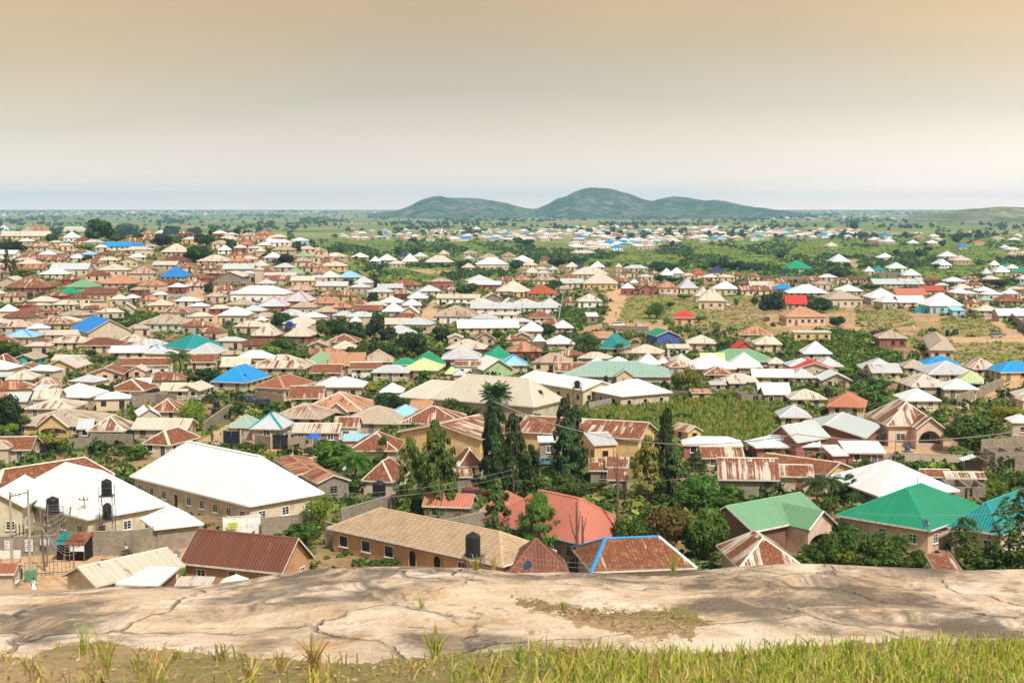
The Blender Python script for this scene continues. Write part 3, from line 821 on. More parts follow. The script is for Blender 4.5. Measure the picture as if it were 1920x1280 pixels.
parse_houses('''
@0 380 4
b h W w 0 60 145 195 208
b g C c 20 390 214 250 278 r=2 D=9 #long cream school|long cream school block with pale roof, on the hill crest beside a dark tree
b h T t 150 250 195 220
b g P p 205 372 178 203 216
b h W w 455 625 218 262 298 r=14 #white hilltop house|white house with white hip roof just below the biggest tree of the hilltop
b g C w 465 650 178 203 214
b h R c -20 75 220 250 278
b g R c 190 400 300 330 365
b h T t 310 480 352 380
b g Z w 790 1005 298 335 358 r=2 D=14 rust=0 #long bright blue roof|white house with long bright blue roof below the hilltop trees
b h S w 1000 1075 290 320
b h T c 1070 1190 305 330 358
b h G c 1015 1150 330 352 410 h2
b h C t 1225 1420 305 370 402
b h W w 1640 1735 322 360 385
b h C t 1635 1795 248 275 300
b h W t 1170 1290 207 225 240
b h P p 1795 1900 285 315 345
b h C c 1490 1745 392 440 470
b h B t 1210 1440 403 440 468
b h s t 612 735 360 388
b h W c 295 435 357 388
b g 2 w -20 150 355 385 422
b g R t 120 300 385 415
b g R c 260 520 400 432 462
b g C t 120 258 415 435 462
b f W c 520 640 388 425 448
b h R t 690 800 400 430 455
b g C c 745 900 415 440 462
b f T c 905 1060 405 440 482
b g O c 180 355 465 495 532
b g G c 390 690 452 500 548 r=4
b h 2 c 300 540 492 540 570
b h C c 745 980 462 505 555
b h T t 960 1185 478 532 592
b h S c 1215 1430 482 560 592 rust=0 r=-8 #deep blue peaked roof|cream house under a deep blue peaked hip roof among tan roofs
b g C t 1150 1350 442 472 500
b h O c 1330 1465 455 485 518
b h R t 1470 1635 460 495 530
b g G t 1670 1920 458 498 540 r=4
b f C g 1640 1860 505 552 622
b g G t 1800 1930 510 532 590
b h O t 775 1045 537 612 642 rust=.25 #terracotta hip roof|tan house with broad terracotta hip roof in the middle of the left hillside
b h F t 495 745 577 635 692 r=-10 rust=0 #grey-green hip roof|tan house with soft green hip roof above the bright green canopy
b h E w 430 605 635 680 716 rust=0 #bright green canopy|low market building under a small bright green canopy roof
b h R b 60 400 545 640 678 #red walled house|red walled house with patchy rust roof on the left hillside
b g B y 635 905 640 685 738 r=-3 #pillared maroon house|ochre house with maroon roof and a row of dark red pillars
b g B t 1155 1330 575 605 640
b h R t 1350 1575 572 625 662
b f C t 0 190 545 600 662
b h C t 225 440 700 740
b h C c 395 590 728 765 805
b g C t 240 390 750 770 812
b g W g 935 1050 700 730 752
b f C t 880 1035 745 800 848 r=12
b h C y 1110 1310 725 770 822
b h R w 1205 1485 770 825 880 r=-9
b h W c 1655 1880 778 845 912 #white cottage by the dirt path|small cream cottage with white hip roof beside the winding dirt path
b h W w 1735 2190 622 685 752 D=15 r=-6 #wide white hall|wide white hall with broad white hip roof, red-ridged roofs at its right
b h W c 0 130 763 815 882
b h T m 1065 1445 838 908 968 r=-10 #mint walled bungalow|mint green walled bungalow with tan hip roof behind a low compound wall
q g S t 525 940 655 975 935 945 845 h=3.4 rust=0 nw #royal blue gable hall|bare block hall with steep royal blue gable roof, end wall showing
b h R y 290 560 855 905 968
b h R c 165 350 845 880 902
b h R t 0 255 880 930 985
b h C t 395 600 850 890
b g R t 330 480 800 840 870
b g W g 620 692 760 785 820
@0 600 4
b h s t 50 300 65 128 195 rc=S
b h s t 238 335 75 98 112
b g C t 290 685 95 130 162 r=3
b h C c 390 700 130 178 222 rust=.45
b h R b 260 400 150 185 222
b g C t 700 990 100 130 160 rust=.4
b h B c 605 935 145 205 246 #maroon roofed bungalow|cream bungalow with dark maroon hip roof in front of the royal blue hall
b h C c 880 1115 135 183 216 rust=.4
b g 2 w 1130 1210 178 205 228
b g 2 c 830 1130 215 265 302
b h W t 1090 1265 228 286 300 rc=S
q h A t 1215 195 1390 222 1625 190 105 h=3.2 #big teal roof|tan house with big teal hip roof beside the dirt path
b h G c 1425 1695 180 262 312 r=-8
b g R t 1390 1650 285 350 378
b h Z t 1610 2010 335 470 545 r=-14 rust=0 #azure blue mansion roof|large house with bright azure blue hip roof, water tower in front
b g C t 1660 1900 318 390 410
b h R y -40 125 265 380 402 r=-12
b f T a 125 330 262 318 352 #teal gable front|small tan roofed house with a bright teal gable front
b f R t 125 292 345 392 422
b f C y 362 650 290 390 422 rc=s #yellow gable house|yellow gable fronted house with pale rusty roof and a blue ridge
b g C w 400 660 262 300
b f R p 670 970 340 410 472 rust=.75
b g R w 900 1300 285 340 432 r=3 rust=.9 #long rust roofed row|long low row with evenly rusted roof and whitish wall
b f C p 975 1120 350 405 448
b g G g -10 115 400 430 490
b h C t 65 290 420 490 512
b h R t 270 440 425 492
b m G g 265 380 480 520
b m R g 380 470 478 508
b f G g 60 240 500 545 582
b g G t 60 242 560 625 685
b h W t 400 775 500 605 655 r=-6 #white star shaped roof|house with dazzling white hip roof between rusty ones, garden tree behind
b g C t 260 480 515 590
b h C t 240 615 585 665 752 rust=.4 D=10
b h R b 828 1165 480 575 604 rc=C rust=.85 #brick house with streaked rust roof|red brick house with orange streaked rust hip roof behind a block wall
b f C t 1330 1585 480 535 602 r=-10
+b g C t 1210 1440 470 530 602
b g W t 990 1150 435 482
b h R t 1140 1380 610 710 765
b f W t 975 1240 660 760 805 r=20 nf rc=D #little white gable roof|small house with clean white gable roof in an overgrown yard
b h T y 150 820 662 795 885 r=-6 D=15 porch=F_.6_6_1.2 rust=.35 #big ochre gable bungalow|big ochre bungalow with tan roof and wide yellow front gable
b g G g 585 725 790 862 902
b h C t 690 1000 775 895 920 rust=.5
b g C t 1010 1470 765 850 908 r=-4
b h R c 1095 1480 838 965 1032 r=-20 rust=.95 rc=C #rust hip roof behind the white hall|cream cottage with deep rust hip roof right behind the long white roof
b g R t -60 295 930 1035 1070 rust=1.0
q h R c -40 1300 865 1155 1115 1052 958 rust=.95 rc=C h=3.6 #huge rust hip roof|huge rust streaked hip roof behind the two white roofs on the left
b h T t -150 110 890 960
@0 800 4
q h W c 20 525 650 697 1265 585 275 h=3.4 sp=4 fwin fw rise=4.6 win=m #left white roofed house|cream house with big plain white roof behind the water tank tower
b f W c -130 310 480 600 840 D=12 rise=1.9 r=2 fw sp=3.4 #cream gable hall|tall cream gabled hall with white roof behind the twin pylon poles
q h W c 970 372 1865 597 2405 490 108 h=3.2 sp=3.4 fwin fw win=m rc=W #long white roofed lodge|long cream lodge under a huge plain white roof, many white windows
q h W g 1050 690 1155 768 1515 718 592 h=2.9 nw fw #white gatehouse roof|small block gatehouse with white pyramid roof in the compound wall
q g B o 1345 1022 2115 1100 2550 1030 765 D=7.5 h=2.6 rust=.15 #maroon roofed bungalow at the rock foot|orange bungalow with large smooth maroon gable roof at the foot of the rock
q f C c 455 1118 715 1195 1395 1040 905 h=2.5 rust=.3 nw #long pale low shed|long low building with pale streaked corrugated roof beside the maroon roof
b m B n 735 1000 1080 1132 1192 #maroon lean-to|small maroon sheet lean-to in front of the long pale shed
q m 2 n 865 1182 1180 1200 1390 1105 1055 h=2.3 rise=.7 nw #pale tin canopy|pale tin sheet canopy tilted beside the maroon lean-to
b m C g 1325 1600 1145 1188
b f W t 1650 1850 1095 1190
b g D t -40 160 1130 1215 1245
@480 800 4
q h I o 532 757 1850 1045 2120 905 608 D=9.4 h=2.9 sp=4.2 arch=3_4 nd win=p fw #orange bungalow with tiled roof|orange bungalow with long tan tiled roof, arched doors and a black tank
q g O g 135 240 300 362 490 300 215 h=2.7 rust=.55
q g O g 330 360 455 425 660 375 298 h=2.6 rust=.6
b h R t 710 1105 90 240 275 rust=.75
b h R t 800 1150 285 460 520 r=-15 rust=.8
b h R c 1470 1725 130 300 400 rust=.95 r=10
b m R g 1480 1630 310 372
b g P g 1245 1670 530 635 722 r=-10 D=5 #pink roofed store|little store with half pink, half grey roof between the mast trees
@960 800 4
q h P g -235 700 510 878 890 705 447 h=2.9 D=11 rc=P rise=3.9 #salmon pink roof|grey house with large salmon pink ribbed hip roof under a drooping tree
+b h P g -250 130 540 690 760 r=-15
b h B g -70 430 865 1180 1240 D=6.6 rise=3.2 rust=.5 nw r=4 hi=1.3 #dark maroon pyramid roof|dark maroon pyramid roof with a blue dish, just over the rock edge
q h R t 440 905 595 1090 1400 1068 825 h=2.6 rust=.76 rc=Z rc2=W nw hi=.5 #rust roof with blue ridge|rust hip roof with bright blue and white ridge caps over the rock edge
q h C t 1530 892 1700 1062 2190 1048 778 h=2.7 rust=.62 nw #streaked pale roof|pale rust streaked hip roof just over the rock edge beside palms
q f F n 1400 692 1808 788 2370 672 470 h=3.3 rise=2.4 rust=.05 nw fw porch=R_.66_5_3.4 pw=p #pale green gable house|maroon walled house with pale green gable roof and pinkish arched porch
@1440 800 4
q h E p 500 662 1215 780 1535 602 425 h=3 fw sp=4.2 rc=E #emerald green hip roof|pinkish house with emerald green hip roof and a dark blue dish
q h A c 1338 747 1760 812 2240 640 440 h=3.2 fw sp=4 #deep teal roof|cream house with deep teal hip roof at the lower right, leafy shrubs before it
q h W g 430 378 820 520 1160 390 250 h=3 nw #white roof behind the emerald roof|large blank white hip roof right behind the emerald green roof
b g R c 1120 1370 340 400 482
b g C g 1300 1620 375 425 492 rust=.5
b t T g 1330 1600 470 478 560 D=6
b t T g 1650 1915 185 190 330 D=5
b m R t 1205 1420 940 1070
q g R y -120 285 440 362 600 300 195 h=2.9 rust=.8 #rust roof with yellow end|long rust streaked gable roof with a yellow end wall
b g R t -60 350 278 372
b f C t 95 300 345 440 470
@960 600 4
q g R y 20 835 962 892 1060 820 715 h=3.6 rust=.68 nw #long ochre warehouse|long ochre warehouse with brown rusted roof below the green field
q f G y 468 872 612 938 735 902 815 h=3.2 rise=1.3 sp=2.5 #ochre annex with grey roof|small ochre annex with grey tin gable roof before the long warehouse
b g B y 770 905 838 885 990 D=4 nw
b m R g 565 805 1085 1185 1232
b m R g 690 890 1020 1100
b m R g 700 890 1105 1195
b f R y 1215 1405 785 862 930 r=30
b h 2 b 1260 1735 918 985 1035 r=-4 #silver hip roof with red walls|red walled building with ribbed silver hip roof below the maize field
b h 2 b 1755 2310 930 1020 1050
b g R t 1400 1730 1010 1100 1132
q f C g 1510 1090 1545 1195 1840 1165 1030 h=2.7 D=9 W=8 rust=.6 nw
b m R a 30 255 852 915 952
b m W g 190 370 865 910
@480 600 4
b h C b -20 190 20 115 178
b h C b 225 445 42 130 172 rust=.2 #pink walled house|pink walled house with pale hip roof left of the dark grove
b f C t 300 412 -8 48
b f R t 390 556 165 215 248
b h R t 540 785 138 200 218
b h C t 565 770 185 245 272
b h e g 370 612 268 355 382
b g O t 550 832 282 380 402 rust=.3
b h T t 790 1048 255 350 375
b h E t 1025 1220 280 335
b h E t 1165 1420 262 360 392 #green roof beside the lime one|house with dark green hip roof directly behind the lime roof
b h L c 1095 1415 333 425 442 r=-6 #lime green roof|cream house with pale lime green hip roof
b h G t 1390 1695 220 322 352
b h E t 1690 1945 225 325 352 #bright green pyramid roof|house with bright green pyramid roof beside the grove
b g R w 1490 1690 305 342
b f W l 1600 1945 296 415 442 r=18 D=11 nw #green gabled white roof|large white roofed house with a light green front gable
b g L t 1410 1530 345 402
b g G t 1460 1590 370 412
b h C t -40 440 298 402 425 rust=.48
q h D c -30 500 215 515 510 470 405 h=2.9 rust=.35 sp=2.6 rc=O #red-brown hip roof|cream house with wide red-brown hip roof behind a fenced yard
b g R t 425 660 372 440 462 rust=.9
b g R w 700 950 358 412 432 rust=.9 rc=W
b h G t 870 1165 390 445 458
b h 2 t 440 740 475 545 560 rc=D
b h 2 t 525 830 420 500
b g R t 235 540 545 645 665
b h O c 350 910 540 685 762 r=-8 rust=.4 rc=C porch=F_.62_4.5_1.5 #rust patched hip roof with porch|grey house with broad rust patched hip roof and a small gabled porch
b h T t 130 600 680 800 822 r=-10
b h G t -30 272 715 850 905 rc=A #grey roof with teal ridge|small house with grey peaked roof and one teal ridge cap
b h M t -200 45 725 820 892
b g R w 590 790 720 800
b g C g 280 660 790 862 932 rust=.3
b h T t 640 1190 705 842 862 r=-8 rust=.1
b h s t 1005 1235 632 715
b h R t 1080 1580 690 825 860 rust=.66
q f R y 1205 850 1690 895 2010 815 705 h=4 rust=.6 W=17 sp=6 nd #ochre gable hall behind the mast trees|big ochre gable hall with red and white streaked roof behind the mast trees
q h C t 1055 575 2080 655 2440 610 452 h=3 D=13 rust=0 nw hi=.7 #front cream hall roof|very wide smooth cream hall roof behind the mast trees and the twin tank stand
+q h C t 1300 588 2085 652 2460 606 408 h=3.2 rust=0 nw D=13 hi=.75
b h 2 t 930 1115 470 540
b g O t 1150 1345 600 680
b m s t 650 900 850 900
@960 600 4
b h 2 t 150 252 105 165 212
b h 2 t 250 470 112 178 238
b f R t 0 150 95 150 182
b g R c 0 122 150 167 196
b h A c 630 905 100 215 272 r=-18 rust=0 #turquoise roof by palms|cream house with bright turquoise layered roof between two palms
b g O t 600 760 85 130
b f E u 1005 1255 60 122 190 r=12 rust=0 nw #blue walled shed|bright blue walled hall with green gable roof on bare ground
b m C w 1155 1335 180 210 276
b h C c 1290 1540 112 175 232
b f V r 1640 1808 140 222 230 nw nf #red gable front|low building whose bright red gable fills the whole front
b h O t 1680 1970 52 120 162
b h C c 1800 2018 118 182 242
b h s t -110 130 285 370 402 rc=S
b g R t 310 620 315 382 rust=.75
b h 2 t 570 705 275 328
b g R t 675 872 305 342 rust=.7
b h 2 t 722 872 270 312
b h 2 t 930 1112 245 332
b f B c 1000 1158 308 345 368
b h 2 t 1085 1182 275 322
b h R t 1150 1345 290 350
b h C t 1180 1352 255 312
b h M t 340 1215 335 455 492 D=17 r=-4 nw rust=0 #wide mint grey roof|very wide flat mint grey roof with a small dormer
+b f M p 770 915 355 418 425 D=4
b h W t 1310 1668 250 365
b h W c 1588 1888 262 378 422 r=-6 #white peaked roof beside the green one|cream house with bright white peaked hip roof before the faded green roof
b h F t 1440 1960 238 335 372 rust=.05
b h R c 1420 1658 345 412 476
b g L t 1400 1600 245 320
q g W c 20 445 530 528 672 478 380 h=3.4 fw #white ridge school hall|cream end-gabled hall with long white roof behind the tank towers
q h W t 595 532 812 574 1122 527 432 h=3 rise=2.6 sp=4 #white roof inside the block wall|house with clean white double roof inside a grey block compound wall
b h C g 1560 1850 405 465 532
b m C g 1615 1745 465 498 542
b g 2 g 1825 2080 485 545 602
b m O y 1335 1495 525 555 618 #small orange brick store|small peach coloured store with lean-to roof at the edge of the maize
b m G t 1475 1605 495 520 552
b g 2 c 1780 2120 385 445 496
b t T g 1690 1920 548 556 640 D=5
@1440 600 4
b h C c -40 95 125 190 235
b m C y 178 466 84 92 156 D=6 rise=.15 #flat roofed ochre block|low flat roofed ochre block with two dark doors above the green slope
b h W t 240 470 195 292 312 D=9 nf #creamy white peaked roof|creamy white double peaked roof at the foot of the green slope
b h T b 798 1040 75 135 210 #red brick bungalow|red walled bungalow with tan hip roof above the grass slope
q h T p 1158 128 1212 222 1402 217 86 h=2.9 #pink long house|pink walled long house with tan hip roof beside a concrete yard
b h G y 675 980 300 392 442
b g G c 735 980 352 420 458
b h T c 985 1200 298 360 420
b h Z t 1135 1440 300 375 402 r=-6 rust=0 #vivid blue roof|low house with vivid blue hip roof, grey roof in front
b h G t 1140 1520 345 450 472
b h L n 1370 1662 385 475 548 r=-18 rust=0 #pale green roof with maroon gable|house with pale green hip roof and a maroon wall by the sandy street
b h 2 c 1270 1562 450 530 592 #silver roof by the sandy street|house with silver fluted hip roof in front of the pale green roof
b h C t 990 1320 442 545 572 rust=.35
b h Z y 1645 2050 315 400 458 rust=0 #yellow house with blue roof|yellow house with long vivid blue roof at the picture edge
b h R c 1465 1700 305 392 432 rust=.4
b h G t 125 372 285 345
b h G t 340 548 305 380 412
b f V c 125 485 320 402 442 rust=0 nw pw #dark red gable|cream house with a wide dark red gable facing the front
b h C t -10 125 280 325 392
b h G t 155 348 395 465 498
b f 2 t 365 612 400 490 522
b g 2 g -60 160 500 558 642
b h C c 135 420 530 605 668
b h Q p 395 792 545 660 738 r=-16 nf sp=3.4 #brick coloured hip roof|pinkish bungalow with brick coloured hip roof beside banana plants
b h W c 975 1258 530 625 682
q h C p 890 792 1300 790 1545 715 590 h=4.2 yb=948 rust=.5 sp=3.6 nd D=14 porch=F_.72_5_3.4 win=b #big house with arched porch|big pinkish house with pale stained roof and arched gabled porch
b h G c 55 322 672 765 812
q f G b -20 880 215 918 370 862 755 h=3.2 rust=.02 nw #sign bearing school block|red brick school block with grey gable roof and a painted sign board
q f G b 340 860 735 885 912 790 690 h=3.2 rust=.02 nw W=14 #red school wing|red brick school wing with grey zigzag gable roof behind a round tree
b g 2 t -20 390 935 1005 1035
b m 2 b 420 580 930 1012
b m 2 b 545 862 968 1065 1092
b h W t 1790 1990 705 768
b h C p 1870 2000 545 600
@480 380 4
b h W w 70 132 262 285
b g W w 70 268 280 305 328
b f W s 255 400 260 285 322
b f C t 0 75 330 365 402
b h T t 120 300 320 360 385
b h W t 65 195 370 412 448
b h e t 285 430 365 405
b h T c 280 430 405 440 482
b h C t 500 690 383 415 432
b h R t 490 655 410 440
b h C y 485 690 440 475 506
b h C t 590 692 470 505 522
b g G t -20 95 430 475 522
b f C t -10 60 470 500 602
b g G t 130 300 455 490 518
b h e t 225 378 487 535
b h O t 430 540 490 528
b h 2 t 480 630 512 560
b h s t 605 802 517 570 592 #sky blue roof on the hill foot|tan house with flat sky blue roof at the foot of the left hill
b g C t 65 310 522 545
b g R t 90 258 542 575 612
b g C y 255 452 550 585 628
b g G c 450 702 590 625 668
b h G t 735 882 552 602
b h G t 700 862 602 635 682
b f G t 0 160 575 615 642
b h T t 235 440 610 660 692
b h G b 215 445 658 740 792 rc=V #red ridged roof behind|red house with grey hip roof and bright red ridge caps, the rear of two
b h G b 0 268 705 778 832 rc=V #red ridged roof in front|red house with grey hip roof and bright red ridge caps, the front of two
b h T t 265 462 735 785 842
b h O t 420 632 695 755
b g R t 480 620 655 692
b h R y 600 762 650 697 742
b h O t 555 722 745 792 828
b h T g 430 622 780 820 872
b h G c 830 1032 632 670 716
b g G t 905 1110 608 640 672
b h R t 990 1252 575 625 652
b h G c 1205 1392 615 665 702
b h W c 1125 1300 658 717 762 rc=S #blue ridged white roof|house with white hip roof edged by blue ridge lines in mid town
b h T b 1300 1482 565 592 652
b h G t 1565 1782 538 587
b g W b 1590 1852 588 615 656
b g R t 1800 1960 545 582
b h C c 1795 2062 580 665 706
b h W t 715 845 375 406
b h W s 855 937 397 440
b h W t 905 1062 383 430
b h W p 1090 1218 393 452 462
b h C t 990 1122 432 458
b h K t 1070 1152 368 402
b h G t 1170 1292 370 405
b h C t 1262 1482 400 452 468
b h C t 1365 1452 355 385
b h T t 1540 1662 352 382
b g G c 1555 1642 395 420 442
b h T t 1655 1832 378 417
b h T t 1830 1962 368 402 442
b h W c 1638 1898 412 462 508 #white roof with red porch|cream house with broad white roof and a red front gable beyond the valley
+b f U c 1690 1780 442 482 500 D=5
b h C t 1540 1646 450 486
b h 2 t 920 1106 712 762 788
b h 2 t 1088 1252 722 770
b h 2 t 950 1112 762 832 858
b f 2 y 1085 1228 770 832 872
b g R t 738 962 780 822 848
b f G t 310 418 835 882
b f C t 300 412 870 922
b f W t 0 86 830 882
b f R t 0 92 862 912
b f W t 695 802 835 892
b g C c 958 1162 868 912 956
b g C w 1350 1692 685 717 762 #white row house|white row house with brown streaked roof above the white compound
b f C g 1690 1852 672 722 756
b f W t 1825 1972 708 768
b h T w 1322 1672 768 850 906 #white compound house with dark windows|white house with tan hip roof and a row of dark windows
b g G w 1600 2012 768 815 836
b g C w 1735 1962 825 842 886
b g 2 c 1488 1982 888 952 988 #long silver roofed block|long cream block with silver roof in front of the white compound
b f C t 1430 1562 980 1017 1066
b f R t 1640 1802 968 1032 1072
b f R t 1862 1965 992 1050 1078
@960 380 4
b h O t 0 152 540 580 612
b h T c 140 362 545 582 618
b g R t 350 522 538 568
b g G c 350 542 568 605 642
b h C y 520 800 525 607 652 rust=.1 #olive cream cross roof|ochre house with large olive cream cross hip roof at the head of the dirt road
b h U c 100 346 612 684 718 #red-orange hip roof|cream house with glowing red-orange hip roof beside a dark round tree
b h C y 0 96 625 670 708
b h B t 65 186 712 747 768
b h G t 190 372 715 772
b g G w 55 346 760 802 830
b h D w 95 326 808 864 908 rust=.6 #white house with rust roof|white two-windowed house with rust red hip roof left of the grass lot
b f R t 385 482 693 742 782
b h C w 480 676 682 740 787 rust=.3 #striped roof cottage|white and pale blue cottage with striped tan roof beside the dirt road
b m 2 g 550 646 822 852 906
b h 2 t 45 246 890 962
b h 2 t 300 463 892 950 986
b h 2 b 815 922 600 642 692
b h R b 905 1112 575 627
b f R b 940 1072 605 652 692
b h O p 1085 1246 590 637 686 #pink house with orange roof|pink house with orange roof at the end of the brick row, white car before it
b h R t 730 906 540 592 622
b f W t 880 952 550 600
b f C t 395 502 440 482
b h K w 470 562 460 492
b f W t 580 702 435 482
b h C t 440 728 480 537
b f O t 765 830 490 520
b h C t 770 832 450 482
b g G t 835 1022 465 492
b h W t 1105 1212 488 542
b h W t 1180 1287 485 530
b h U c 1340 1448 495 537 574 #small red roofed house|small cream house with red-orange roof alone at the valley edge
b h K c 1470 1592 475 522 552 #navy roofed house|small house with navy blue hip roof at the valley edge
b h G c 1235 1392 560 642
b h C t 1360 1502 585 700
b h C c 1375 1612 630 737 798 #tall cream pyramid roof|cream house with tall pale pyramid roof above the terraced slope
b h 2 c 1490 1706 585 647 692
b g R c 1690 1962 620 657 696
b g C t 1770 1962 588 622
b h V y 1200 1382 808 862 920 #coral roofed yellow cottage|small yellow cottage with coral red hip roof alone on open ground
b g C t 430 636 362 385 396
b h B t 205 296 400 430
b h W t -10 166 395 440
b h C t 60 192 435 476 492
b h C y 85 212 490 532 552
b h G t 270 352 475 502
@1440 380 4
b h T c -20 62 590 627 662
b h Z t 35 192 603 647 682 #small azure roof|small house with azure hip roof beside a dark tree, right of the valley
b h 2 t 120 452 618 684 712
b h T c 390 690 652 724 786 rust=.1 #brown bungalow above the terrace|cream bungalow with smooth brown hip roof above the bare terrace
b h W t 505 697 612 662
b g V t 115 290 712 780 800 #plain red sheet roof|plain coral red sheet roof behind the orange tiled house
b h O p 92 416 782 852 922 sp=2.2 rust=.25 #orange tiled house|pinkish house with orange tile-like roof and two black gates
b h E t 100 326 440 502 520 #green hip roof at the valley edge|house with green hip roof standing alone amid green bush
b h W c 455 602 385 444 464
b t T g 80 342 552 556 602 D=6
b t T g 695 822 388 392 416 D=6
b h W t 810 942 378 414 432
b h W t 715 797 480 522 542
b h A t 765 882 475 507
b h W w 885 1032 447 492 522
b h W t 995 1142 500 550 572
b t T g 825 992 520 526 566 D=6
b h W w 1230 1364 422 474 492 rc=A #white roof with teal edges|small white house with white peaked roof edged in teal
b h W p 1275 1412 368 407 422
b h C t 1365 1517 393 434 466
b h W t 1655 1737 430 467
b h W t 1785 1872 462 492
b h G t 1590 1682 480 532
b h W t 1680 1817 478 530 547
b g G t 760 1157 582 624 642 r=2 #long grey shed roof|long low grey shed roof behind the red roofs on the right
b h 2 t 1305 1477 558 592 627
b h W t 1545 1692 630 662 694
b h W t 1755 1867 645 682
b h W t 1360 1497 643 687 710
b h W t 735 962 640 714
b g U t 1110 1312 622 662
b g P t 930 1172 640 692
b h P t 1080 1202 680 722
b h 2 t 800 962 695 747 797 r=10
b g 2 c 945 1162 700 754 787
b h W s 1145 1437 675 774 832 D=14 #white roof with turquoise shops|big white roof with a row of turquoise shop doors below
b h M t 1570 1682 695 732
b h R t 1690 1902 690 747 780
b h C t 1545 1727 788 832 852
b g 2 t 1690 1962 812 867 892
b m s s 1360 1462 790 822 850
b h G t 1865 1962 540 572
b h e t 1870 1962 595 617
b h G t 1820 1925 780 812
b h C t 425 522 295 325
b h W t 750 852 258 278
b h W t 860 947 265 292
b h W t 1040 1132 278 302
b h W t 1180 1277 280 302
b h W t 1740 1812 315 337
b h S t 1410 1492 305 330
''')
# ------------------------------------------------------------------ terrain: one sheet of ground, cut where its cover changes
ZONES = [  # name, outlines as seen from the rock
 ('road', [(1136, 548), (1168, 540), (1174, 556), (1160, 592), (1155, 616), (1128, 618), (1133, 590), (1144, 562)]),
 ('road', [(1840, 594), (1862, 594), (1892, 610), (1925, 632), (1925, 641), (1780, 642), (1770, 632), (1884, 631), (1878, 616)]),
 ('road', [(1925, 702), (1925, 722), (1868, 745), (1815, 770), (1795, 764), (1805, 752), (1845, 728)]),
 ('road', [(396, 585), (412, 582), (409, 602), (426, 626), (418, 640), (404, 626), (391, 606)]),
 ('road', [(466, 766), (487, 764), (484, 776), (450, 796), (420, 812), (412, 834), (360, 842), (372, 826), (398, 812), (432, 792)]),
 ('road', [(480, 842), (560, 838), (620, 846), (600, 862), (490, 856)]),
 ('road', [(1656, 830), (1800, 826), (1800, 866), (1720, 870), (1660, 860)]),
 ('road', [(-20, 1045), (130, 1030), (400, 1012), (420, 1040), (140, 1080), (140, 1120), (-20, 1125)]),
 ('road', [(985, 908), (1040, 905), (1040, 930), (985, 945)]),
 ('road', [(336, 548), (400, 536), (440, 545), (400, 566), (345, 572)]),
 ('road', [(150, 568), (222, 566), (222, 584), (150, 588)]),
 ('road', [(790, 585), (812, 560), (822, 562), (815, 600), (790, 612)]),
 ('bare', [(1440, 588), (1545, 588), (1600, 578), (1616, 622), (1540, 616), (1440, 634)]),
 ('bare', [(1690, 588), (1770, 588), (1762, 602), (1745, 622), (1690, 630), (1664, 620), (1715, 606)]),
 ('bare', [(1160, 606), (1240, 600), (1260, 622), (1150, 624)]),
 ('bare', [(1615, 640), (1700, 640), (1735, 662), (1640, 652)]),
 ('bare', [(1440, 470), (1612, 478), (1620, 500), (1590, 498)]) if False else ('bare', [(1585, 486), (1612, 486), (1616, 502), (1590, 498)]),
 ('bare', [(765, 504), (850, 508), (865, 514), (790, 514)]),
 ('scrub', [(1160, 556), (1300, 552), (1420, 556), (1440, 625), (1230, 600), (1160, 604)]),
 ('scrub', [(1612, 582), (1705, 582), (1710, 600), (1660, 618), (1615, 625)]),
 ('scrub', [(1790, 642), (1925, 642), (1925, 692), (1800, 684), (1745, 668)]),
 ('scrub', [(1745, 605), (1840, 596), (1890, 625), (1760, 632)]),
 ('scrub', [(1845, 800), (1925, 790), (1925, 850), (1845, 850)]),
 ('field', [(1085, 770), (1180, 752), (1300, 742), (1440, 738), (1500, 752), (1470, 800), (1445, 832), (1310, 836), (1215, 805), (1110, 788)]),
 ('field', [(1478, 650), (1556, 600), (1598, 586), (1640, 640), (1700, 682), (1610, 700), (1560, 690), (1480, 668)]),
 ('field', [(1046, 576), (1080, 578), (1130, 580), (1126, 622), (1044, 617)]),
 ('field', [(205, 590), (270, 582), (300, 600), (270, 622), (222, 612)]),
 ('field', [(408, 610), (460, 602), (470, 640), (425, 648)]),
 ('field', [(400, 568), (480, 570), (480, 580), (400, 578)]),
 ('field', [(-10, 566), (52, 566), (60, 576), (-10, 580)]),
 ('field', [(-10, 1032), (90, 1026), (110, 1050), (30, 1054)]),
 ('field', [(30, 1090), (130, 1080), (120, 1102), (30, 1108)]),
 ('field', [(640, 446), (960, 446), (1010, 468), (1130, 472), (1210, 468), (1240, 446), (1440, 444), (1925, 440), (1925, 545), (1840, 520), (1780, 540), (1720, 530), (1600, 520), (1520, 515), (1470, 525), (1380, 520), (1330, 512), (1200, 510), (1120, 500), (1020, 490), (975, 500), (960, 525), (840, 530), (700, 520), (655, 505), (665, 480), (600, 475), (570, 455)]),
]
def in_poly(px, py, poly):
    inside = np.zeros(px.shape, bool)
    n = len(poly)
    for i in range(n):
        x0, y0 = poly[i]; x1, y1 = poly[(i + 1) % n]
        if y0 == y1: continue
        c = (y0 > py) != (y1 > py)
        inside ^= c & (px < (x1 - x0) * (py - y0) / (y1 - y0) + x0)
    return inside

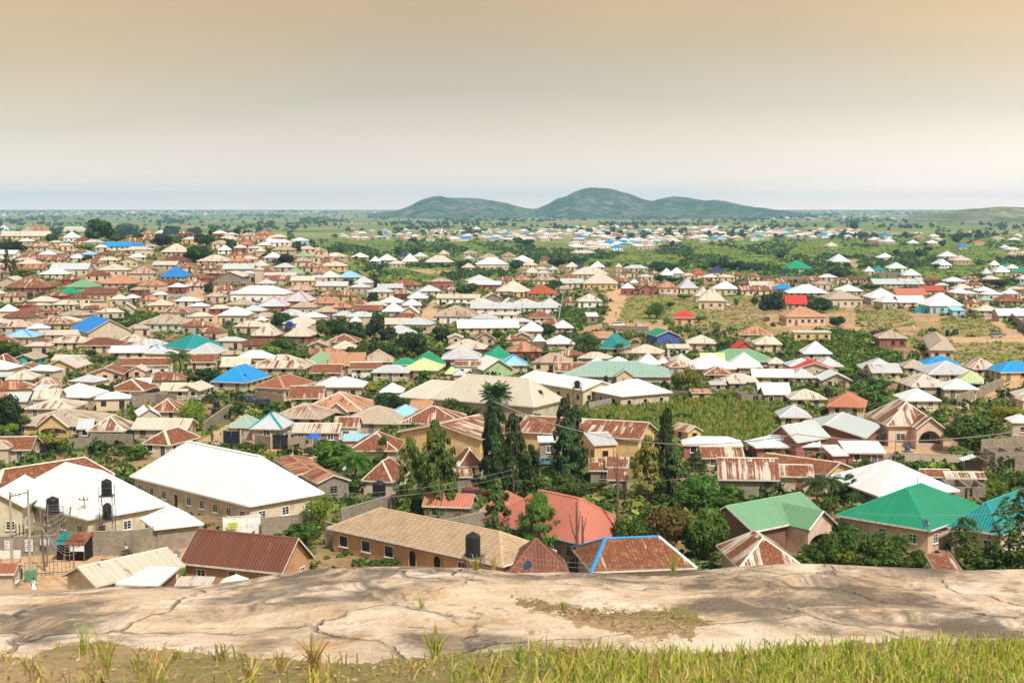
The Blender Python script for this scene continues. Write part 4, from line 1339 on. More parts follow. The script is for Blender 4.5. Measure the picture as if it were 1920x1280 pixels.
def make_terrain():
    us = np.concatenate([np.linspace(-1500, -60, 40), np.linspace(-40, 1960, 560), np.linspace(1980, 3400, 40)])
    ys = [38.0]
    while ys[-1] < 16200:
        y = ys[-1]; ys.append(y * (1.006 if 108 < y < 1700 else 1.018))
    ys = np.array(ys)
    U, Y = np.meshgrid(us, ys)
    X = (U - 960) / F * Y
    und = np.array([[0.0]])
    Z = tz(X, Y)
    nv = us.size
    co = np.stack([X, Y, Z], -1).reshape(-1, 3)
    r, c = ys.size - 1, nv - 1
    i = (np.arange(r)[:, None] * nv + np.arange(c)[None, :]).ravel()
    quads = np.stack([i, i + 1, i + nv + 1, i + nv], -1)
    ctr = co[quads].mean(1)
    px, py = proj(ctr[:, 0], ctr[:, 1], ctr[:, 2])
    # ragged borders
    jx = np.array([mnoise.noise((a * .05, b * .05, 1.3)) for a, b in zip(px, py)]) * 9
    jy = np.array([mnoise.noise((a * .05, b * .08, 7.7)) for a, b in zip(px, py)]) * 4
    zone = np.full(len(px), 'ground', dtype='U8')
    zone[ctr[:, 1] > 1330] = 'farm'
    done = np.zeros(len(px), bool)
    for name, poly in ZONES:
        k = .35 if name == 'road' else 1
        m = in_poly(px + jx * k, py + jy * k, poly) & ~done
        zone[m] = name; done |= m
    mats = {
     'ground': mat_ground('earth', ((.23, .14, .07), (.31, .20, .11), (.105, .135, .028)), .09, .8, .035),
     'road': mat_ground('dirt_road', ((.46, .28, .15), (.52, .34, .20), (.40, .27, .16)), .12, .9, .03),
     'bare': mat_ground('bare_earth', ((.46, .27, .14), (.38, .24, .13), (.24, .20, .08)), .1, .8, .03),
     'scrub': mat_ground('dry_grass', ((.26, .215, .075), (.17, .19, .04), (.33, .23, .11)), .08, .7, .025),
     'field': mat_ground('field_grass', ((.075, .125, .018), (.19, .22, .04), (.12, .165, .024)), .024, .3, .006),
     'farm': mat_ground('farmland', ((.07, .145, .025), (.17, .21, .05), (.32, .24, .13)), .007, .035, .0016),
    }
    names = {'ground': 'ground', 'road': 'dirt_road', 'bare': 'bare_ground', 'scrub': 'scrub_land', 'field': 'field', 'farm': 'farmland'}
    for z, nm in names.items():
        q = quads[zone == z]
        if not len(q): continue
        idx, inv = np.unique(q, return_inverse=True)
        me = bpy.data.meshes.new(nm)
        me.vertices.add(len(idx)); me.vertices.foreach_set('co', co[idx].astype(np.float32).ravel())
        n = len(q)
        me.loops.add(n * 4); me.polygons.add(n)
        me.loops.foreach_set('vertex_index', inv.astype(np.int32).ravel())
        me.polygons.foreach_set('loop_start', np.arange(0, n * 4, 4, dtype=np.int32)); me.polygons.foreach_set('loop_total', np.full(n, 4, dtype=np.int32))
        me.polygons.foreach_set('use_smooth', np.ones(n, bool))
        me.materials.append(mats[z]); me.update(); me.validate()
        structure(link(nm, me))
    return ctr, zone, px, py

def clumps(P, R, cols, nq, flat=.7, leaf=.34, up=.0):
    """leaf quads: nq of them filling a low dome of radius R at every P"""
    n = len(P)
    d = nrng.normal(size=(n, nq, 3)); d /= np.linalg.norm(d, axis=2, keepdims=True)
    d[:, :, 2] = np.abs(d[:, :, 2])
    rad = nrng.uniform(.55, 1.05, (n, nq, 1))
    C = P[:, None, :] + d * rad * R[:, None, None] * np.array([1, 1, flat])
    nr = d + nrng.normal(size=d.shape) * .55; nr[:, :, 2] += up
    nr /= np.linalg.norm(nr, axis=2, keepdims=True)
    t = np.cross(nr, nrng.normal(size=d.shape)); t /= np.linalg.norm(t, axis=2, keepdims=True)
    b = np.cross(nr, t)
    sz = (R[:, None, None] * leaf * nrng.uniform(.6, 1.4, (n, nq, 1)))
    V = np.stack([C - t * sz - b * sz * .6, C + t * sz - b * sz * .6, C + t * sz + b * sz * .6, C - t * sz + b * sz * .6], 2)
    col = cols[:, None, :] * nrng.uniform(.6, 1.45, (n, nq, 1))
    return V.reshape(-1, 4, 3), np.clip(col.reshape(-1, 3), 0.004, .8)

def greens(n, base=((.05, .10, .012), (.09, .155, .018), (.16, .21, .03), (.035, .065, .012))):
    b = np.array(base)
    return b[nrng.integers(0, len(b), n)] * nrng.uniform(.75, 1.25, (n, 1))

def scatter_cover(ctr, zone, px, py):
    vis = (px > -240) & (px < 2140) & (py < 1130) & (py > 380)
    def pick(mask, n):
        i = np.flatnonzero(mask & vis); i = i[nrng.integers(0, len(i), n)]
        P = ctr[i].copy(); Y = P[:, 1]
        P[:, 0] += nrng.normal(size=n) * Y * .0015; P[:, 1] += nrng.normal(size=n) * Y * .004
        P[:, 2] = tz(P[:, 0], P[:, 1])
        return P
    Ys = ctr[:, 1]
    V, Cc = [], []
    def add(P, R, cols, nq, **k):
        v, c = clumps(P, R, cols, nq, **k); V.append(v); Cc.append(c)
    # low plants in the near fields and yards
    for mask, n, lo, hi in (((zone == 'field') & (Ys < 620), 5200, .35, .9), ((zone == 'scrub'), 2600, .3, .8), ((zone == 'ground') & (Ys < 960) & ((Ys > 164) | (px > 1340)), 12000, .35, 1.3), ((zone == 'bare'), 120, .3, .6)):
        P = pick(mask, n); s = np.sqrt(P[:, 1] / 250)
        dry = lo == .3
        add(P, nrng.uniform(lo, hi, n) * s * (.6 if dry else 1), greens(n) if not dry else greens(n, ((.16, .17, .04), (.24, .20, .07), (.10, .135, .025))), 12, flat=.7 if not dry else .4)
    # bigger shrubs in the gaps between the houses
    P = pick((zone == 'ground') & (Ys < 900) & (Ys > 190) & ~((px > 835) & (px < 1145) & (py > 868) & (py < 950)) & ~((px > 440) & (px < 500) & (py > 738) & (py < 776)), 2300)
    hx = np.array([h[0][0] for h in HB]); hy = np.array([h[0][1] for h in HB]); hr = np.array([max(h[1], h[2]) * .56 for h in HB])
    ok = np.array([bool((np.hypot(hx - p[0], hy - p[1]) > hr + 1.3).all()) for p in P]); P = P[ok]; n = len(P)
    add(P + np.array([0, 0, .5]), nrng.uniform(.9, 2.3, n), greens(n, ((.06, .11, .014), (.09, .15, .018), (.15, .20, .03), (.035, .065, .012))), 34, flat=1.0, leaf=.2)
    g = quads_mesh('undergrowth', np.concatenate(V), M['tint'], np.concatenate(Cc))
    o = link('undergrowth', g); o['kind'] = 'stuff'
    # maize: upright leaves
    m = (zone == 'field') & (Ys > 230) & (Ys < 330) & (px > 1080) & (px < 1480)
    P = pick(m, 3800); n = len(P)
    H = nrng.uniform(.9, 1.7, n); a = nrng.uniform(0, math.pi, (n, 3)); V = []
    for k in range(3):
        dx = np.stack([np.cos(a[:, k]), np.sin(a[:, k]), np.zeros(n)], 1)
        w = dx * .22; tip = P + np.stack([np.zeros(n), np.zeros(n), H], 1) + dx * nrng.uniform(.1, .5, (n, 1))
        V.append(np.stack([P - w, P + w, tip + w * .6, tip - w * .6], 1))
    cols = np.concatenate([greens(n, ((.16, .24, .03), (.25, .25, .05), (.12, .21, .02), (.30, .27, .08)))] * 3)
    o = link('maize_crop', quads_mesh('maize_crop', np.concatenate(V), M['tint'], cols)); o['kind'] = 'stuff'
    # bush of the valley
    V, Cc = [], []
    dn = np.array([mnoise.noise((a * .012, b * .05, 3.1)) for a, b in zip(px[zone == 'field'], py[zone == 'field'])])
    fm = np.zeros(len(px), bool); fm[np.flatnonzero(zone == 'field')[dn > .02]] = True
    P = pick(fm & (Ys > 620), 2600); n = len(P)
    add(P, nrng.uniform(1.2, 3.6, n), greens(n, ((.055, .095, .016), (.085, .13, .02), (.035, .065, .014))), 16, flat=.9)
    P = pick((zone == 'field') & (Ys > 620), 4600); n = len(P)
    add(P, nrng.uniform(.6, 1.6, n), greens(n), 9)
    o = link('valley_bush', quads_mesh('valley_bush', np.concatenate(V), M['tint'], np.concatenate(Cc))); o['kind'] = 'stuff'
    # trees of the far plain
    V, Cc = [], []
    u = nrng.uniform(-260, 2180, 10500); v = 396 + nrng.gamma(1.5, 12, 10500); v = np.clip(v, 395.5, 446)
    keep = np.array([mnoise.noise((a * .011, b * .16, 9.1)) + .25 * mnoise.noise((a * .06, b * .3, 2.2)) for a, b in zip(u, v)]) > .17
    keep |= nrng.random(10500) < .07
    u, v = u[keep], v[keep]
    Y = np.array([march(a, b) for a, b in zip(u, v)])
    ok = (Y > 1340) & (Y < 11900); Y = Y[ok]; u = u[ok]
    X = (u - 960) / F * Y; P = np.stack([X, Y, tz(X, Y) + 1.5], 1)
    R = nrng.uniform(2.2, 5.2, len(P)) * (1 + Y / 11000)
    add(P, R, greens(len(P), ((.03, .06, .014), (.045, .075, .018), (.022, .045, .014))), 9, flat=1.1, leaf=.5)
    o = link('far_woods', quads_mesh('far_woods', np.concatenate(V), M['tint'], np.concatenate(Cc))); o['kind'] = 'stuff'
    return pick

# ------------------------------------------------------------------ the far town, past the three hundred nearest houses
def far_houses(rest):
    V, Fc, C, U, MI = [], [], [], [], []
    def house(x, y, z, W, D, rot, h, rise, rc, wc, rust=0.0):
        ca, sa = math.cos(rot), math.sin(rot)
        def put(pts, c, m, uv=None):
            i = len(V)
            for p, q, r in pts: V.append((x + p * ca - q * sa, y + p * sa + q * ca, z + r))
            Fc.append(tuple(range(i, i + len(pts)))); C.append((*c, rust)); MI.append(m); U.extend(uv or [(0, 0)] * len(pts))
        a, b = W / 2, D / 2; e = .4
        cs = [(-1, -1), (1, -1), (1, 1), (-1, 1)]
        for k in range(4):
            (p, q), (r, t) = cs[k], cs[(k + 1) % 4]
            put([(p * (a - e), q * (b - e), -1.5), (r * (a - e), t * (b - e), -1.5), (r * (a - e), t * (b - e), h), (p * (a - e), q * (b - e), h)], wc, 0)
        q = max(.2, a - b * .95); hh = h - .05; ox = rng.uniform(0, 90)
        sl = math.hypot(b, rise)
        put([(-a, -b, hh), (a, -b, hh), (q, 0, h + rise), (-q, 0, h + rise)], rc, 1, [(ox, 0), (ox + W, 0), (ox + a + q, sl), (ox + a - q, sl)])
        put([(a, b, hh), (-a, b, hh), (-q, 0, h + rise), (q, 0, h + rise)], rc, 1, [(ox, 9), (ox + W, 9), (ox + a + q, 9 + sl), (ox + a - q, 9 + sl)])
        put([(a, -b, hh), (a, b, hh), (q, 0, h + rise)], rc, 1, [(ox + 40, 0), (ox + 40 + D, 0), (ox + 40 + b, sl)])
        put([(-a, b, hh), (-a, -b, hh), (-q, 0, h + rise)], rc, 1, [(ox + 60, 0), (ox + 60 + D, 0), (ox + 60 + b, sl)])
        if W > 6:   # window openings on the side towards the rock
            n = int(W / 3)
            for k in range(n):
                t = -a + W * (k + .5) / n; dr = k == n // 2
                put([(t - .55, e - b - .03, .1 if dr else .95), (t + .55, e - b - .03, .1 if dr else .95), (t + .55, e - b - .03, 2.05), (t - .55, e - b - .03, 2.05)], (.03, .03, .032), 0)
    for H in rest:
        if H['typ'] != 'b': continue
        P, W, D, rot, h, rise, s = place_b(*H['spec'], H['kind'], H['axis'], H['opt'])
        house(*P, W, D, rot, h, rise, jitter(RC[H['rc']][0]), jitter(WC[H['wc']][0]), RC[H['rc']][1])
        HB.append((P, W, D, rot, None))
    # small houses in the gaps between the others
    fill = [([(-260, 460), (0, 440), (0, 800), (-260, 800)], 80), ([(1925, 500), (2150, 500), (2150, 780), (1925, 780)], 40), ([(0, 438), (520, 442), (600, 472), (700, 542), (790, 562), (780, 640), (600, 640), (0, 640)], 190), ([(0, 640), (570, 650), (570, 740), (0, 790)], 26), ([(850, 505), (1040, 505), (1130, 540), (1050, 562), (1040, 640), (820, 640), (800, 562)], 26), ([(1650, 520), (1925, 500), (1925, 585), (1650, 570)], 22), ([(570, 668), (1430, 662), (1430, 700), (570, 712)], 10), ([(1440, 650), (1500, 690), (1920, 690), (1920, 700), (1440, 740)], 6), ([(1170, 505), (1640, 530), (1640, 570), (1170, 550)], 16)]
    road = [p for n, p in ZONES if n != 'ground']
    for poly, n in fill:
        xs = [p[0] for p in poly]; ys = [p[1] for p in poly]; got = 0
        for _ in range(n * 22):
            if got >= n: break
            u, v = rng.uniform(min(xs), max(xs)), rng.uniform(min(ys), max(ys)); A_ = np.array([u]); B_ = np.array([v])
            if not in_poly(A_, B_, poly)[0] or any(in_poly(A_, B_, p)[0] for p in road): continue
            Y = march(u, v); x = (u - 960) / F * Y; W = rng.uniform(7, 12); D = W * rng.uniform(.6, .95)
            s_ = F / Y; bx = (u - W * s_ / 2, u + W * s_ / 2, v - 5.2 * s_, v)
            if any(max(0, min(bx[1], q[1]) - max(bx[0], q[0])) * max(0, min(bx[3], q[3]) - max(bx[2], q[2])) > .36 * (bx[1] - bx[0]) * (bx[3] - bx[2]) for q in SCREEN): continue
            if any(abs(x - h[0][0]) < (W + max(h[1], h[2])) * .47 + .5 and abs(Y - h[0][1]) < (D + max(h[1], h[2]) * .8) * .5 + 1 for h in HB): continue
            k = rng.choice('RRRRTTCCCGGOBW2'); P = (x, Y, tzf(x, Y)); got += 1; SCREEN.append(bx); rot = rng.uniform(-.35, .35)
            house(*P, W, D, rot, rng.uniform(2.5, 3), D * rng.uniform(.17, .25), jitter(RC[k][0]), jitter(WC[rng.choice('cctttgpyb')][0]), RC[k][1]); HB.append((P, W, D, rot, None))
    bands = [([(640, 440), (700, 434), (960, 428), (962, 453), (640, 452)], 75), ([(960, 436), (1130, 424), (1240, 430), (1440, 424), (1440, 452), (1230, 458), (1215, 472), (1080, 470), (1040, 452), (960, 456)], 250),
             ([(1440, 432), (1610, 434), (1615, 447), (1440, 449)], 70), ([(0, 396), (740, 395.5), (740, 402), (0, 406)], 230), ([(1340, 398), (1830, 397), (1800, 408), (1560, 414), (1350, 410)], 150),
             ([(0, 430), (60, 425), (60, 436), (0, 440)], 4), ([(1880, 470), (1925, 470), (1925, 520), (1880, 520)], 6), ([(1640, 440), (1925, 436), (1925, 462), (1640, 458)], 14)]
    pal = ['W', 'W', 'C', 'C', '2', 'C', 'T', 'G', 'O', 's', 'W', 'P', 'E', 'C', 'R', 'S']
    for poly, n in bands:
        xs = [p[0] for p in poly]; ys = [p[1] for p in poly]
        got = []
        for _ in range(n * 14):
            if len(got) >= n: break
            u, v = rng.uniform(min(xs), max(xs)), rng.uniform(min(ys), max(ys))
            if not in_poly(np.array([u]), np.array([v]), poly)[0]: continue
            Y = march(u, v)
            if Y > 11800: continue
            x = (u - 960) / F * Y
            if any(abs(x - a) < 14 and abs(Y - b) < 16 for a, b in got): continue
            got.append((x, Y))
            W = rng.uniform(9, 17) * (1.0 if Y < 3500 else 1.6); D = W * rng.uniform(.6, .95)
            house(x, Y, tzf(x, Y), W, D, rng.uniform(-.5, .5), rng.uniform(2.6, 3.6), D * rng.uniform(.16, .26), jitter(RC[rng.choice(pal)][0]), jitter(WC[rng.choice('cctwgp')][0]), .15)
    me = bpy.data.meshes.new('distant_town'); me.from_pydata(V, [], Fc)
    a = me.color_attributes.new('tint', 'FLOAT_COLOR', 'CORNER')
    a.data.foreach_set('color', [q for f, c in zip(Fc, C) for _ in f for q in c])
    l = me.uv_layers.new(name='UVMap'); l.data.foreach_set('uv', [q for p in U for q in p])
    me.materials.append(mat_tint('far_house_paint', 0.0)); me.materials.append(M['roofs']); me.polygons.foreach_set('material_index', MI); me.update()
    o = link('distant_town', me); o['kind'] = 'stuff'

# ------------------------------------------------------------------ hills on the horizon
def hill_mat(c1, c2, c3, c4):
    t = NT('hill_scrub'); tc = t.n('ShaderNodeTexCoord'); P = tc.outputs['Object']
    n = t.noise(P, .006, 6, .62, .4); n2 = t.noise(P, .016, 6, .65); n3 = t.noise(P, .0025, 4, .6)
    col = t.mix(t.smooth(n, .42, .62), c1, c2)
    col = t.mix(t.smooth(n2, .50, .58), col, c3)
    col = t.mix(t.smooth(n3, .5, .66), col, c4)
    h = t.math('ADD', n, t.math('MULTIPLY', n2, .6))
    t.bsdf(col, .95, .1, t.bump(h, 1.0, 45.0))
    return t.m

def make_hills():
    mg = hill_mat((.022, .05, .013), (.06, .095, .028), (.15, .135, .115), (.018, .04, .014)); ml = hill_mat((.10, .13, .04), (.17, .17, .08), (.30, .24, .17), (.07, .11, .035))
    def hill(nm, prof, yc, sy, u0, u1, yr, amp, mt):
        us = np.linspace(u0, u1, 260); ys = np.linspace(yr[0], yr[1], 110)
        V = []
        pu = [p[0] for p in prof]; pv = [p[1] for p in prof]
        for y in ys:
            for u in us:
                x = (u - 960) / F * y
                top = np.interp(u, pu, pv)
                # height above the plain that puts the crest on the horizon where the photograph has it
                zc = HC + ray(u, top)[1] * yc
                g = tzf(x, y)
                hgt = max(0, zc - tzf((u - 960) / F * yc, yc) + 2)
                e = math.exp(-((y - yc) / sy) ** 2)
                f = mnoise.fractal((x * .0022, y * .0022, .5), .9, 2.1, 5) * amp * e * min(1, hgt / 60)
                r = -abs(mnoise.noise((x * .003 + 5, y * .0012, 2))) * amp * .8 * e * (1 - e) * 4 * min(1, hgt / 60)
                V.append((x, y, g + hgt * e + f * (1 - .82 * e ** 3) + r - 1.5))
        n = len(us)
        Fq = [(j * n + i, j * n + i + 1, (j + 1) * n + i + 1, (j + 1) * n + i) for j in range(len(ys) - 1) for i in range(n - 1)]
        me = bpy.data.meshes.new(nm); me.from_pydata(V, [], Fq); me.materials.append(mt)
        me.polygons.foreach_set('use_smooth', [True] * len(Fq)); me.update()
        structure(link(nm, me))
    hill('hills', [(700, 400), (745, 395), (770, 386), (795, 374), (812, 369), (826, 367), (838, 370), (852, 371), (880, 370), (905, 371.5), (930, 376), (958, 382), (985, 389), (1000, 391), (1012, 388), (1030, 380), (1045, 371), (1062, 366), (1078, 358), (1094, 353), (1110, 351.5), (1128, 354), (1142, 355), (1160, 361), (1180, 366), (1205, 375), (1222, 378), (1240, 373), (1262, 370), (1290, 370.5), (1305, 373), (1322, 376), (1340, 374), (1362, 377), (1390, 384), (1415, 390), (1445, 393), (1480, 397), (1520, 402)], 7600, 620, 690, 1530, (6200, 9400), 62, mg)
    hill('hills', [(1720, 402), (1760, 399), (1790, 395), (1815, 392), (1835, 391), (1852, 389), (1872, 387.5), (1890, 388), (1925, 389), (1980, 390), (2080, 393), (2200, 399)], 4700, 420, 1700, 2220, (3800, 5900), 16, ml)
# ------------------------------------------------------------------ trees
def crown_round(seed, n=2600, lobes=14, leaf=.085, gap=.0, zsq=.8, droop=0):
    r = np.random.default_rng(seed)
    L = r.normal(size=(lobes, 3)); L /= np.linalg.norm(L, axis=1, keepdims=True)
    L[:, 2] = L[:, 2] * .9
    cen = L * r.uniform(.35, .66, (lobes, 1)); rad = r.uniform(.28, .46, lobes)
    k = r.integers(0, lobes, n)
    d = r.normal(size=(n, 3)); d /= np.linalg.norm(d, axis=1, keepdims=True)
    C = cen[k] + d * rad[k][:, None] * r.uniform(.6, 1.05, (n, 1)) ** .7
    C[:, 2] = C[:, 2] * zsq
    nr = d + r.normal(size=(n, 3)) * .5; nr[:, 2] += .25; nr /= np.linalg.norm(nr, axis=1, keepdims=True)
    t = np.cross(nr, r.normal(size=(n, 3))); t[:, 2] -= droop; t /= np.linalg.norm(t, axis=1, keepdims=True)
    b = np.cross(nr, t); b /= np.linalg.norm(b, axis=1, keepdims=True)
    s = leaf * r.uniform(.6, 1.4, (n, 1))
    V = np.stack([C - t * s - b * s * .45, C + t * s - b * s * .45, C + t * s + b * s * .45, C - t * s + b * s * .45], 1)
    V[:, :, 2] += .8
    return V

def crown_mast(seed, n=2300, wide=1.0, twin=0):
    """narrow column of hanging leaves; unit height, radius about .12"""
    r = np.random.default_rng(seed)
    nc = 62 if wide < 2 else 120; zc = (np.arange(nc) + r.uniform(0, 1, nc)) / nc
    pc = np.interp(zc, [0, .06, .2, .5, .75, .9, .97, 1], [.07, .11, .125, .115, .088, .055, .025, .004]) * wide
    ac = r.uniform(0, 6.283, nc) + np.arange(nc) * 2.4; rc = pc * r.uniform(.45, 1.12, nc)
    k = r.integers(0, nc, n); t0 = r.uniform(0, 1, n)
    cl = r.uniform(.06, .13, nc); cr = r.uniform(.018, .042, nc) * wide ** .6
    a = r.uniform(0, 6.283, n); rr = cr[k] * np.sqrt(r.uniform(.1, 1, n)) * (1.1 - .5 * np.abs(t0 - .35))
    C = np.stack([rc[k] * np.cos(ac[k]) + rr * np.cos(a), rc[k] * np.sin(ac[k]) + rr * np.sin(a), np.clip(zc[k] + .02 - t0 * cl[k], .005, 1)], 1)
    return _hang(C, np.arctan2(C[:, 1], C[:, 0]), r)

def _hang(C, a, r):
    n = len(C)
    o = np.stack([np.cos(a), np.sin(a), np.zeros(n)], 1) + r.normal(size=(n, 3)) * .6
    o[:, 2] = 0; o /= np.linalg.norm(o, axis=1, keepdims=True)
    t = np.stack([-o[:, 1], o[:, 0], np.zeros(n)], 1)
    dn = np.stack([o[:, 0] * .4, o[:, 1] * .4, -np.ones(n)], 1)
    ln = r.uniform(.02, .042, (n, 1)); w = ln * .26
    return np.stack([C - t * w, C + t * w, C + dn * ln + t * w * .5, C + dn * ln - t * w * .5], 1)

def fronds(seed, n=22, L=1.0, droop=.9, up=.75, leaflets=16, lw=.035, ll=.26):
    r = np.random.default_rng(seed); Q = []
    for k in range(n):
        a = k * 2.399 + r.uniform(-.2, .2); el = up - (k / n) * (up + .35) + r.uniform(-.1, .1)
        h = np.array([math.cos(a), math.sin(a), 0]); p = np.zeros(3); th = el; ds = L / leaflets
        side = np.array([-h[1], h[0], 0])
        for i in range(leaflets):
            d = h * math.cos(th) + np.array([0, 0, math.sin(th)])
            q = p + d * ds; th -= droop * (.5 + i / leaflets) * 1.7 / leaflets
            w = .012
            Q.append([p - side * w, p + side * w, q + side * w, q - side * w])
            l = ll * math.sin(math.pi * (.12 + .85 * i / leaflets)) * L
            for sg in (-1, 1):
                e = side * sg * .8 + d * .45 + np.array([0, 0, -.45 + r.uniform(-.15, .15)]); e /= np.linalg.norm(e)
                Q.append([p, p + d * lw * L * 1.4, p + e * l + d * lw * L * .5, p + e * l])
            p = q
    return np.array(Q)

def rosette(seed, n=14, stems=5, L=.5):
    """broad-leaved plant: banana or young papaya, unit height 1"""
    r = np.random.default_rng(seed); Q = []
    for s in range(stems):
        bx = np.array([r.uniform(-.35, .35), r.uniform(-.35, .35), 0]); h = r.uniform(.25, .75)
        for k in range(n):
            a = r.uniform(0, 6.28); th = r.uniform(.3, 1.2); p = bx + np.array([0, 0, h * r.uniform(.7, 1)])
            hd = np.array([math.cos(a), math.sin(a), 0]); sd = np.array([-hd[1], hd[0], 0]); seg = 4; ln = L * r.uniform(.6, 1.1)
            wd = [.03, .07, .075, .05, .01]
            for i in range(seg):
                d = hd * math.cos(th) + np.array([0, 0, math.sin(th)]); q = p + d * ln / seg; th -= .55
                Q.append([p - sd * wd[i], p + sd * wd[i], q + sd * wd[i + 1], q - sd * wd[i + 1]]); p = q
    return np.array(Q)

CROWNS = {}
def crown(kind, var):
    k = (kind, var)
    if k not in CROWNS:
        s = var * 17 + len(kind)
        V = {'round': lambda: crown_round(s), 'lo': lambda: crown_round(s, 520, 11, .17), 'dense': lambda: crown_round(s, 5200, 22, .052, zsq=.78),
             'airy': lambda: crown_round(s, 900, 16, .07, zsq=.85), 'airyd': lambda: crown_round(s, 2400, 20, .042, zsq=.9, droop=.4), 'bush': lambda: crown_round(s, 1500, 12, .085, zsq=.62),
             'mast': lambda: crown_mast(s, 3000), 'mastw': lambda: crown_mast(s, 4200, 1.5), 'mastlo': lambda: crown_mast(s, 500, 1.2),
             'droop': lambda: crown_mast(s, 7500, 2.6), 'palm': lambda: fronds(s), 'oilpalm': lambda: fronds(s, 30, 1.0, .95, 1.1, 18, .03, .30), 'feather': lambda: fronds(s, 38, 1, .45, 1.2, 10, .06, .34),
             'banana': lambda: rosette(s), 'tallleaf': lambda: tall_leaf(s)}[kind]()
        CROWNS[k] = quads_mesh('crown', V, M['leaf'])
    return CROWNS[k]

def tall_leaf(seed):
    r = np.random.default_rng(seed); Q = []
    for k in range(420):
        z = r.uniform(.02, 1); rad = np.interp(z, [0, .3, .8, 1], [.26, .24, .17, .05]) * r.uniform(.35, 1.05); a = r.uniform(0, 6.28)
        p = np.array([rad * math.cos(a), rad * math.sin(a), z]); L = r.uniform(.05, .085)
        for j in range(3):     # a hand of leaflets
            b = a + r.uniform(-1.1, 1.1); d = np.array([math.cos(b), math.sin(b), r.uniform(-.8, .1)]); sd = np.array([-math.sin(b), math.cos(b), 0]) * L * .26
            Q.append([p, p + d * L * .5 - sd, p + d * L, p + d * L * .5 + sd])
    return np.array(Q)

TRUNKS = {}
def trunk(kind, var):
    k = (kind, var % 3)
    if k not in TRUNKS:
        r = random.Random(var * 7 + 3); mb = MB()
        if kind == 'round':   # unit: crown radius 1, crown centre .8 up; trunk reaches into it
            b = [(0, 0, -.9), (.02, .01, -.3), (r.uniform(-.05, .05), r.uniform(-.05, .05), .25)]
            mb.tube(b, [.085, .065, .055], 7)
            for j in range(6):
                a = j * 1.05 + r.uniform(-.3, .3); e = b[2]
                mb.tube([e, (e[0] + .28 * math.cos(a), e[1] + .28 * math.sin(a), .55 + r.uniform(0, .15)), (.62 * math.cos(a), .62 * math.sin(a), .85 + r.uniform(-.1, .35))], [.04, .026, .008], 5)
        elif kind == 'mast':
            mb.tube([(0, 0, -.05), (0, 0, .5), (0, 0, .97)], [.016, .01, .002], 6)
        elif kind == 'palm':
            p = [(r.uniform(-.02, .02) * j, r.uniform(-.02, .02) * j, -1.4 + 1.4 * j / 6) for j in range(7)]; p[-1] = (0, 0, .02)
            mb.tube(p, [.07, .055, .05, .05, .05, .06, .05], 7)
        elif kind == 'stem':
            for j in range(4):
                x, y = r.uniform(-.3, .3), r.uniform(-.3, .3); mb.tube([(x, y, -.1), (x * .9, y * .9, .35), (x * .8, y * .8, .62)], [.035, .03, .012], 5)
        TRUNKS[k] = mb.mesh('trunk', M['bark'])
    return TRUNKS[k]

LEAFC = {'d': ((.022, .048, .009), 'dark green'), 'g': ((.052, .098, .012), 'green'), 'l': ((.12, .18, .02), 'light green'),
         'y': ((.17, .17, .025), 'yellowish green'), 'o': ((.115, .10, .022), 'olive yellow'), 'm': ((.058, .092, .013), 'deep green')}
TNAME = {'round': ('tree', 'round crowned tree'), 'lo': ('tree', 'round tree'), 'dense': ('tree', 'dense round tree'), 'airy': ('tree', 'loose feathery tree'), 'airyd': ('tree', 'loose feathery tree'),
         'bush': ('bush', 'leafy bush'), 'mast': ('mast_tree', 'slender drooping mast tree'), 'mastw': ('mast_tree', 'broad drooping mast tree'), 'mastlo': ('mast_tree', 'distant columnar tree'),
         'droop': ('mast_tree', 'short drooping tree'), 'palm': ('palm_tree', 'palm tree'), 'oilpalm': ('palm_tree', 'bushy palm'), 'feather': ('tree', 'feathery topped tree'),
         'banana': ('banana_plant', 'broad leaved plant'), 'tallleaf': ('shrub', 'tall leafy shrub')}
NT_ = [0]
